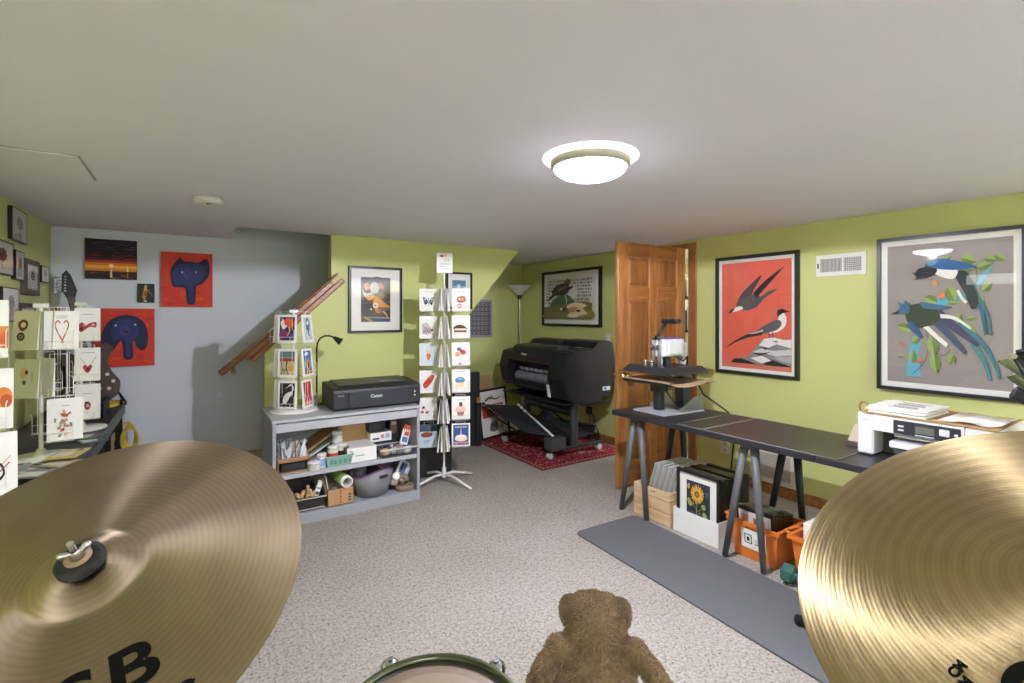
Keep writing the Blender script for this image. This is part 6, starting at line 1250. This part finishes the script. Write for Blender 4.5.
def orange_bin(label, x0, x1, y0, y1, z1, sign):
    t = thing('storage_bin', label, 'bin', ((x0+x1)/2, (y0+y1)/2, 0), 0, 'orange plastic bins')
    b = MB(); tub_faces(b, x0, x1, y0, y1, .001, z1, .86, .005, OR); b.build('bin_body', t)
    b = MB(); r_ = .013
    b.ring(1, 1, 0, 0, 0, OR); bmesh.ops.delete(b.bm, geom=b.bm.verts[:], context='VERTS')
    o = [(x0-.016, y0-.016), (x1+.016, y0-.016), (x1+.016, y1+.016), (x0-.016, y1+.016)]; q = [(x0+.004, y0+.004), (x1-.004, y0+.004), (x1-.004, y1-.004), (x0+.004, y1-.004)]
    V = [(x, y, z) for z in (z1-.016, z1+.004) for L_ in (o, q) for x, y in L_]
    Fq = []
    for k in range(4):
        l = (k+1) % 4; Fq += [[k, l, 4+l, 4+k], [8+k, 12+k, 12+l, 8+l], [k, 8+k, 8+l, l], [4+k, 4+l, 12+l, 12+k]]
    b.mesh(V, Fq, OR)
    yh = y1+.016; b.tube([(x0+.03, yh, z1-.006), (x0+.03, yh+.03, z1+.0), (x1-.15, yh+.03, z1+.0), (x1-.15, yh, z1-.006)], .011, OR)
    b.build('rim', t)
    if sign:
        b = MB(); xs = x0+.012
        M = Matrix.Translation((xs-.0015, (y0+y1)/2+.075, .065)) @ Matrix.Rotation(-PI/2, 4, 'Z') @ Matrix.Rotation(.097, 4, 'X')
        b.box(0, .15, -.001, 0, 0, .115, PAPER, 0, M)
        b.ring(.045, .055, .005, -.0018, -.001, flat('#2a2a2c'), 0, 0); bmesh.ops.transform(b.bm, matrix=M @ Matrix.Translation((.022, 0, .03)), verts=[v for v in b.bm.verts][-16:])
        b.box(.036, .053, -.0018, -.001, .045, .068, flat('#4a2420'), 0, M); b.box(.085, .125, -.0016, -.001, .062, .066, flat('#8a8a8e'), 0, M); b.box(.085, .12, -.0016, -.001, .050, .054, flat('#8a8a8e'), 0, M); b.box(.085, .115, -.0016, -.001, .034, .040, flat('#4a4a4e'), 0, M)
        b.build('paper_label', t)
    return t
orange_bin('orange plastic bin with a white paper label full of black frames', 2.735, 3.03, 1.47, 1.755, .215, True)
orange_bin('second orange plastic bin partly hidden behind the right cymbal', 2.735, 3.03, 1.02, 1.395, .235, False)
for i in range(8):
    b = MB(); x = 2.79+.027*i; M = TR(x, 1.50, .03, ry=-.12)
    b.box(-.012, .012, 0, .225, 0, .275-.006*i, BK, .002, M); b.box(-.0125, -.0115, .016, .21, .02, .25, flat('#cfcac4' if i == 0 else '#8a8680', .3), 0, M); b.box(-.008, .008, .01, .215, .2745-.006*i, .2752-.006*i, flat('#4f5a3a', .2), 0, M)  # last strip: greenish reflection painted on the top edge
    if i == 0: b.box(-.0132, -.0124, .05, .12, .14, .22, flat('#8a5648', .4), 0, M); b.box(-.0132, -.0124, .15, .19, .16, .23, flat('#b98a7a', .4), 0, M)
    lone(b, 'black_frame', 'foremost black frame with pale print in the labelled orange bin' if i == 0 else 'black frame stacked on edge in the labelled orange bin', 'picture frame', 'black frames in the orange bin')
b = MB()
b.box(2.80, 2.99, 1.08, 1.365, .03, .30, WHITE, .004); b.box(2.798, 2.80, 1.12, 1.34, .06, .27, flat('#e8e5de')); lone(b, 'white_carton', 'white carton standing in the second orange bin', 'box')
t = thing('dumbbell', 'dark green hex dumbbell on carpet by the second orange bin', 'dumbbell', (2.67, 1.33, 0))
GRD = mat('#2e5a52', .45, noise=.08)
hexp = [(.052*math.cos(PI/6+PI/3*k), .052*math.sin(PI/6+PI/3*k)) for k in range(6)]
DMt = TR(2.675, 1.375, .0535, rz=.06, rx=PI/2)
for z in (-.03, .115):
    b = MB()
    V = [(x*s, y*s, z+dz) for s, dz in ((.82, 0), (1, .012), (1, .048), (.82, .06)) for x, y in hexp]
    b.mesh(V, [list(range(6))[::-1], list(range(18, 24))] + [[a+k, a+(k+1) % 6, a+6+(k+1) % 6, a+6+k] for a in (0, 6, 12) for k in range(6)], GRD, DMt)
    b.build('hex_head', t)
b = MB()
b.cyl((0, 0, .028), (0, 0, .118), .018, GRD); bmesh.ops.transform(b.bm, matrix=DMt, verts=b.bm.verts[:]); b.build('handle', t)
# exercise mat
pts = []
for cx_, cy_, a0 in ((.05, .05, 180), (.505, .05, 270), (.505, 1.72, 0), (.05, 1.72, 90)): pts += ell(cx_, cy_, .045, None, 0, 7, a0, a0+90)
b = MB(); b.prism(pts, .007, mat('#626365', .8, noise=.05, scale=50, bump=.05), TR(2.045, .70, .001, rz=-.035)); b.prism([(x*1.004-.001, y*1.001-.001) for x, y in pts], .004, flat('#4a4b4d'), TR(2.045, .70, .0008, rz=-.035))
lone(b, 'exercise_mat', 'long grey exercise mat lying on the carpet beside the trestles', 'mat')
# ================================================================ drums in the foreground
def cymbal(name, label, c, n, xdir, prof_h, mtl, R, letters, rb=.055, hb=.31):
    n = Vector(n).normalized(); x = Vector(xdir); x = (x - n*x.dot(n)).normalized(); y = n.cross(x)
    M = Matrix.Translation(c) @ Matrix((x, y, n)).transposed().to_4x4()
    t = loc_thing(name, label, 'cymbal', M, 'cymbals')
    def z(r):
        if r < rb: return prof_h + hb*rb*math.cos(r/rb*PI/2)**.8
        return prof_h*(1-((r-rb)/(R-rb))**1.35)
    rs = [.006]+[rb*k for k in (.2, .36, .5, .65, .78, .89, .96, 1.03)]+[.062] + [.062+(R-.062)*i/24 for i in range(1, 25)]
    b = MB(); b.lathe([(r, z(r)) for r in rs], mtl, seg=160); b.lathe([(r, z(r)-.0014) for r in rs[::-1]], mtl, seg=160); b.lathe([(R, z(R)), (R, z(R)-.0014)], mtl, seg=160); b.lathe([(rs[0], z(rs[0])-.0014), (rs[0], z(rs[0]))], mtl, seg=160); b.build('bronze_plate', t, False)
    letters(t, z); return t, M, z
def put(b, z, off=.0006):
    """settle lettering on the curved face"""
    for v in b.bm.verts:
        r = math.hypot(v.co.x, v.co.y); v.co.z = z(r)+off+(.0002 if v.co.z > .0001 else 0)
INK = mat('#0b0a08', .9, noise=.1, spec=.1)
def let_left(t, z):
    b = MB(); X = Matrix.Diagonal((1.25, 1, 1, 1))
    for ch, x, y, sz in (('S', .003, -.139, .062), ('B', .050, -.131, .062), ('r', .090, -.172, .05)):
        b.text(ch, sz, INK, TR(x, y, 0, rz=.17) @ X, .0002, 'CENTER', 0, .0016, 8)
    put(b, z); b.build('lettering', t, False)
def let_right(t, z):
    b = MB(); b.text('O', .062, INK, TR(-.113, .003, 0, rz=-.39), .0002, 'CENTER', 0, .003, 10)
    for x, y in ((-.118, .058), (-.130, .052)): b.text('CM', .011, INK, TR(x, y, 0, rz=-.39), .0002, 'CENTER', 0, .0006)
    put(b, z); b.build('lettering', t, False)
LCEN, LNOR = (-.0955, .7618, 1.1188), (-.2065, -.4829, .851)
RCEN, RNOR = (.6785, .0933, 1.18), (-.5405, .0686, .8386)
BRL = m_brass('weathered_bronze', '#96866f', '#b4a48d', 150, .52, .10)
BRR = m_brass('bright_bronze', '#98855e', '#bca87c', 70, .36, .16)
tl, ML, zl = cymbal('crash_cymbal', 'big weathered bronze cymbal with black felt and wing nut, nearest the racks', LCEN, LNOR, (1, 0, 0), .020, BRL, .229, let_left)
tr, MR, zr = cymbal('ride_cymbal', 'big bright gold cymbal with coarse grooves covering the table end', RCEN, RNOR, (1, 0, 0), .022, BRR, .229, let_right, .03, .1)
def stand(name, label, M, c, base, leg_a):
    """boomed cymbal stand carrying felt and wing nut"""
    t = thing(name, label, 'cymbal stand', (base[0], base[1], 0), 0, 'cymbal stands')
    n = (M.to_3x3() @ Vector((0, 0, 1))).normalized(); c = Vector(c)
    low = c - n*.06; kn = Vector((base[0], base[1], c.z-.16))
    b = MB(); b.cyl(low, c+n*.078, .0035, CHROME, seg=10); b.tube([low, (low+kn)/2, kn], .008, CHROME); b.cyl(kn, (base[0], base[1], .45), .0095, CHROME); b.cyl((base[0], base[1], .62), (base[0], base[1], .20), .0125, CHROME); b.cyl((base[0], base[1], .60), (base[0], base[1], .64), .019, CHROME); b.ball(kn, .02, CHROME, 12); b.build('tube', t)
    for k in range(3):
        a = leg_a+k*2*PI/3; b = MB(); x, y = math.cos(a), math.sin(a)
        b.tube([(base[0]+.013*x, base[1]+.013*y, .40), (base[0]+.26*x, base[1]+.26*y, .03)], .008, CHROME); b.tube([(base[0]+.013*x, base[1]+.013*y, .18), (base[0]+.16*x, base[1]+.16*y, .17)], .005, CHROME); l = b.build('leg', t)
        b = MB(); b.cyl((base[0]+.24*x, base[1]+.24*y, .028), (base[0]+.29*x, base[1]+.29*y, .020), .017, BLACKM); b.build('rubber_foot', l)
    fz = .038
    b = MB(); b.lathe([(.0045, fz), (.020, fz), (.0235, fz+.004), (.0235, fz+.010), (.019, fz+.014), (.0045, fz+.014), (.0045, fz)], mat('#1c1a19', .95, noise=.3, scale=120, bump=.4), M=M, seg=32); b.build('felt_washer', t)
    b = MB(); b.lathe([(.0045, fz+.0145), (.013, fz+.0145), (.013, fz+.016), (.0045, fz+.016)], mat('#8a7458', .6, .3, noise=.2, scale=200), M=M, seg=24); b.build('metal_washer', t)
    b = MB(); b.lathe([(.0045, fz+.0165), (.0075, fz+.0165), (.006, fz+.026), (.0045, fz+.028)], CHROME, M=M, seg=16)
    for s in (-1, 1):
        b.cyl(M @ Vector((.004*s, 0, fz+.022)), M @ Vector((.011*s, .003*s, fz+.027)), .003, CHROME, .0045, 10); b.ball(M @ Vector((.0115*s, .003*s, fz+.0275)), .004, CHROME, 10)
    b.build('wing_nut', t)
    return t
stand('cymbal_stand', 'chrome stand under the weathered cymbal with its wing nut on top', ML, LCEN, (-.06, .80), .3)
stand('cymbal_stand', 'chrome stand hidden under the bright gold cymbal', MR, RCEN, (.80, .10), -.2)
# --- bass drum (below the picture), rack tom and plush toy
SH = mat('#1c1d1c', .25, noise=.05, coat=.5)
BDc = (.60, .60, .275); BDa = math.radians(-33.3)
t = thing('bass_drum', 'black bass drum carrying the tom and plush, below picture edge', 'drum', (BDc[0], BDc[1], 0))
MBD = TR(*BDc, rz=BDa) @ Matrix.Rotation(-PI/2, 4, 'X')
b = MB(); b.lathe([(.262, -.18), (.262, .18)], SH, M=MBD, seg=64); b.build('shell', t)
b = MB()
for z in (-.18, .18): b.lathe([(.258, z-.02), (.273, z-.02), (.273, z+.02), (.258, z+.02), (.258, z-.02)], BLACK, M=MBD, seg=64)
b.build('hoop', t)
b = MB()
for z in (-.182, .182): b.lathe([(0, z), (.26, z)], flat('#d8d4c8', .5), M=MBD, seg=48)
b.build('drum_head', t)
b = MB()
for s in (-1, 1): b.tube([MBD @ Vector((.2*s, .17, .05)), MBD @ Vector((.32*s, .268, .12))], .008, CHROME)
b.build('spur', t)
TOM = Vector((.339, .762, .748)); TR_ = .160
t = thing('rack_tom', 'tom drum with a tan head and dark hoop at the picture bottom', 'drum', (TOM.x, TOM.y, .53))
MT = TR(*TOM, rx=.03)
b = MB(); b.lathe([(TR_-.004, -.22), (TR_-.004, -.012), (TR_-.010, -.012), (TR_-.010, -.22), (TR_-.004, -.22)], SH, M=MT, seg=64); b.build('shell', t)
b = MB(); HM = mat('#4b5038', .3, .7, noise=.1); HT = flat('#2a2c22', .4)
b.lathe([(TR_-.004, -.022), (TR_+.010, -.022), (TR_+.011, -.004), (TR_+.006, .004), (TR_-.002, .004), (TR_-.004, -.003), (TR_-.004, -.022)], HM, M=MT, seg=80); b.lathe([(TR_-.010, -.008), (TR_-.003, -.002), (TR_-.003, -.010), (TR_-.010, -.0095)], HT, M=MT, seg=80); b.build('hoop', t)
b = MB(); b.lathe([(0, -.0075), (TR_-.032, -.0075)], mat('#7a6954', .5, noise=.06, scale=8), M=MT, seg=64); b.lathe([(TR_-.032, -.0075), (TR_-.006, -.0085)], mat('#6a5844', .5, noise=.06, scale=8), M=MT, seg=64); b.build('drum_head', t)
for k in range(5):
    a = 2*PI*k/5 + .361; x, y = math.cos(a), math.sin(a)
    b = MB(); rr_ = TR_+.017
    b.cyl(MT @ Vector((rr_*x, rr_*y, -.10)), MT @ Vector((rr_*x, rr_*y, -.002)), .0035, CHROME, seg=8); b.cyl(MT @ Vector((rr_*x, rr_*y, -.006)), MT @ Vector((rr_*x, rr_*y, .008)), .006, CHROME, seg=8)
    b.ball(MT @ Vector(((rr_+.002)*x, (rr_+.002)*y, -.010)), (.019, .019, .015), CHROME, 12); b.box(-.012, .012, -.010, .010, -.13, -.09, CHROME, .005, MT @ Matrix.Translation((rr_*x, rr_*y, 0)) @ Matrix.Rotation(a, 4, 'Z')); b.build('lug', t)
b = MB(); b.tube([MT @ Vector((.13, -.09, -.16)), MT @ Vector((.22, -.15, -.15)), (BDc[0]-.03, BDc[1]+.02, BDc[2]+.262)], .011, CHROME); b.build('mount', t)
# --- plush dog sitting on the bass drum with its back to the camera
PX, PY, PZ = .655, .700, .548
face = math.radians(-40)          # facing away from the camera
MP = TR(PX, PY, PZ, rz=face)
t = loc_thing('plush_dog', 'tan plush puppy seen from behind, sitting beside the drums', 'plush toy', MP)
def fused(parts, vox, name, m, fur, flen, dens_z=None):
    b = MB()
    for c, r, rot in parts: b.ball(c, r, m, 24, Euler(rot).to_matrix().to_4x4())
    tmp = b.build('plush_lump'); md = tmp.modifiers.new('r', 'REMESH'); md.mode = 'VOXEL'; md.voxel_size = vox
    s = tmp.modifiers.new('s', 'SMOOTH'); s.iterations = 7; s.factor = .6
    dg = bpy.context.evaluated_depsgraph_get(); me = bpy.data.meshes.new_from_object(tmp.evaluated_get(dg))
    bpy.data.objects.remove(tmp)
    nb = MB(); nb.bm.from_mesh(me); nb.ms = [m]; bpy.data.meshes.remove(me)
    for f in nb.bm.faces: f.smooth = True; f.material_index = 0
    nb.bm.normal_update(); vs = nb.bm.verts[:]; fs = nb.bm.faces[:]; random.seed(2)
    tot = sum(f.calc_area() for f in fs); V, Fq = [], []
    for f in fs:
        k = f.calc_area()/tot*fur; k = int(k)+(random.random() < k-int(k)); co = [v.co for v in f.verts]
        for _ in range(k):
            w = [random.random() for _ in co]; sw = sum(w); p = Vector((0, 0, 0))
            for c_, w_ in zip(co, w): p += c_*(w_/sw)
            d = (f.normal + Vector((random.uniform(-.7, .7), random.uniform(-.7, .7), random.uniform(-1.0, .2)))).normalized()
            s_ = d.orthogonal().normalized()*.0011; l = flen*random.uniform(.6, 1.25); i0 = len(V)
            V += [p-s_, p+s_, p+d*l*.6+s_*.7, p+d*l+Vector((0, 0, -.25*l)), p+d*l*.6-s_*.7]; Fq.append([i0, i0+1, i0+2, i0+3, i0+4])
    nb.mesh(V, Fq, m)
    return nb
FUR = mat('#7f6b53', .95, noise=.28, scale=28, spec=.1)
FUR2 = mat('#7f6c55', .95, noise=.3, scale=30, spec=.1)
body = [((0, 0, .07), (.082, .075, .085), (0, 0, 0)), ((0, .0, .15), (.080, .066, .10), (0, 0, 0)), ((0, .004, .205), (.073, .060, .055), (0, 0, 0)),
        ((0, .035, .262), (.058, .070, .056), (.25, 0, 0)), ((-.022, .045, .280), (.034, .052, .042), (0, 0, 0)), ((.022, .045, .280), (.034, .052, .042), (0, 0, 0)), ((0, .10, .255), (.042, .05, .036), (.2, 0, 0)),
        ((-.070, -.004, .246), (.026, .024, .024), (0, .6, 0)), ((-.098, -.008, .212), (.0185, .024, .048), (0, .5, 0)), ((-.117, -.008, .165), (.0185, .024, .040), (0, .15, 0)),
        ((.070, -.004, .246), (.026, .024, .026), (0, -.7, 0)), ((.106, -.008, .212), (.019, .025, .050), (0, -.62, 0)), ((.131, -.006, .172), (.020, .025, .040), (0, -.6, 0)),
        ((-.07, .10, .035), (.038, .09, .038), (0, 0, .3)), ((.07, .10, .035), (.038, .09, .038), (0, 0, -.3)), ((0, -.09, .05), (.02, .03, .02), (.5, 0, 0))]
fused(body, .006, 'body', FUR, 26000, .008).build('body', t, False)
for s in (-1, 1):
    fused([((s*.048, .050, .300), (.014, .024, .016), (0, s*.7, 0)), ((s*.060, .056, .282), (.009, .024, .026), (0, s*.15, 0))], .005, 'ear', FUR2, 2600, .006).build('ear', t, False)
for s in (-1, 1):
    b = MB(); b.ball((s*.030, .118, .250), .007, BLACK, 12); b.build('eye', t, False)
b = MB(); b.ball((0, .150, .240), (.013, .010, .009), BLACK, 12); b.build('nose', t, False)
# short tripod stand whose rubber foot shows on the mat
t = thing('drum_stand', 'short tripod stand with one black rubber foot on the grey mat', 'stand', (2.30, .78, 0))
sx, sy = 2.30, .78
b = MB(); b.cyl((sx, sy, .10), (sx, sy, .55), .013, CHROME); b.cyl((sx-.06, sy, .55), (sx+.06, sy, .55), .012, CHROME); b.build('tube', t)
for k in range(3):
    a = math.radians(83)+k*2*PI/3; x, y = math.cos(a), math.sin(a); b = MB()
    b.tube([(sx+.013*x, sy+.013*y, .26), (sx+.36*x, sy+.36*y, .036)], .008, CHROME); l = b.build('leg', t)
    b = MB(); b.tube([(sx+.30*x, sy+.30*y, .068), (sx+.34*x, sy+.34*y, .045), (sx+.39*x, sy+.39*y, .026)], .016, BLACKM, 12, r1=.024); b.build('rubber_foot', l)
# ================================================================ world, camera, exposure
W = bpy.data.worlds.new('daylight'); SC.world = W; W.use_nodes = True
nt = W.node_tree; sky = nt.nodes.new('ShaderNodeTexSky')
try:
    sky.sky_type = 'NISHITA'; sky.sun_disc = False; sky.sun_elevation = .6; sky.sun_rotation = 2.0
except Exception: pass
nt.links.new(sky.outputs[0], nt.nodes['Background'].inputs['Color']); nt.nodes['Background'].inputs['Strength'].default_value = .35
cd = bpy.data.cameras.new('camera'); co = bpy.data.objects.new('camera', cd); COL.objects.link(co)
co.location = (0, 0, 1.44); co.rotation_euler = (PI/2, 0, -math.atan2(322, 490))
cd.sensor_width = 36; cd.lens = 490/1024*36; cd.shift_y = -27.5/1024; cd.clip_start = .02
SC.camera = co
SC.view_settings.view_transform = 'Standard'; SC.view_settings.look = 'None'; SC.view_settings.gamma = 1; SC.view_settings.exposure = EXPO
SC.cycles.max_bounces = 10; SC.cycles.diffuse_bounces = 6; SC.cycles.caustics_reflective = False; SC.cycles.caustics_refractive = False
SC.cycles.sample_clamp_indirect = 4; SC.cycles.use_denoising = True
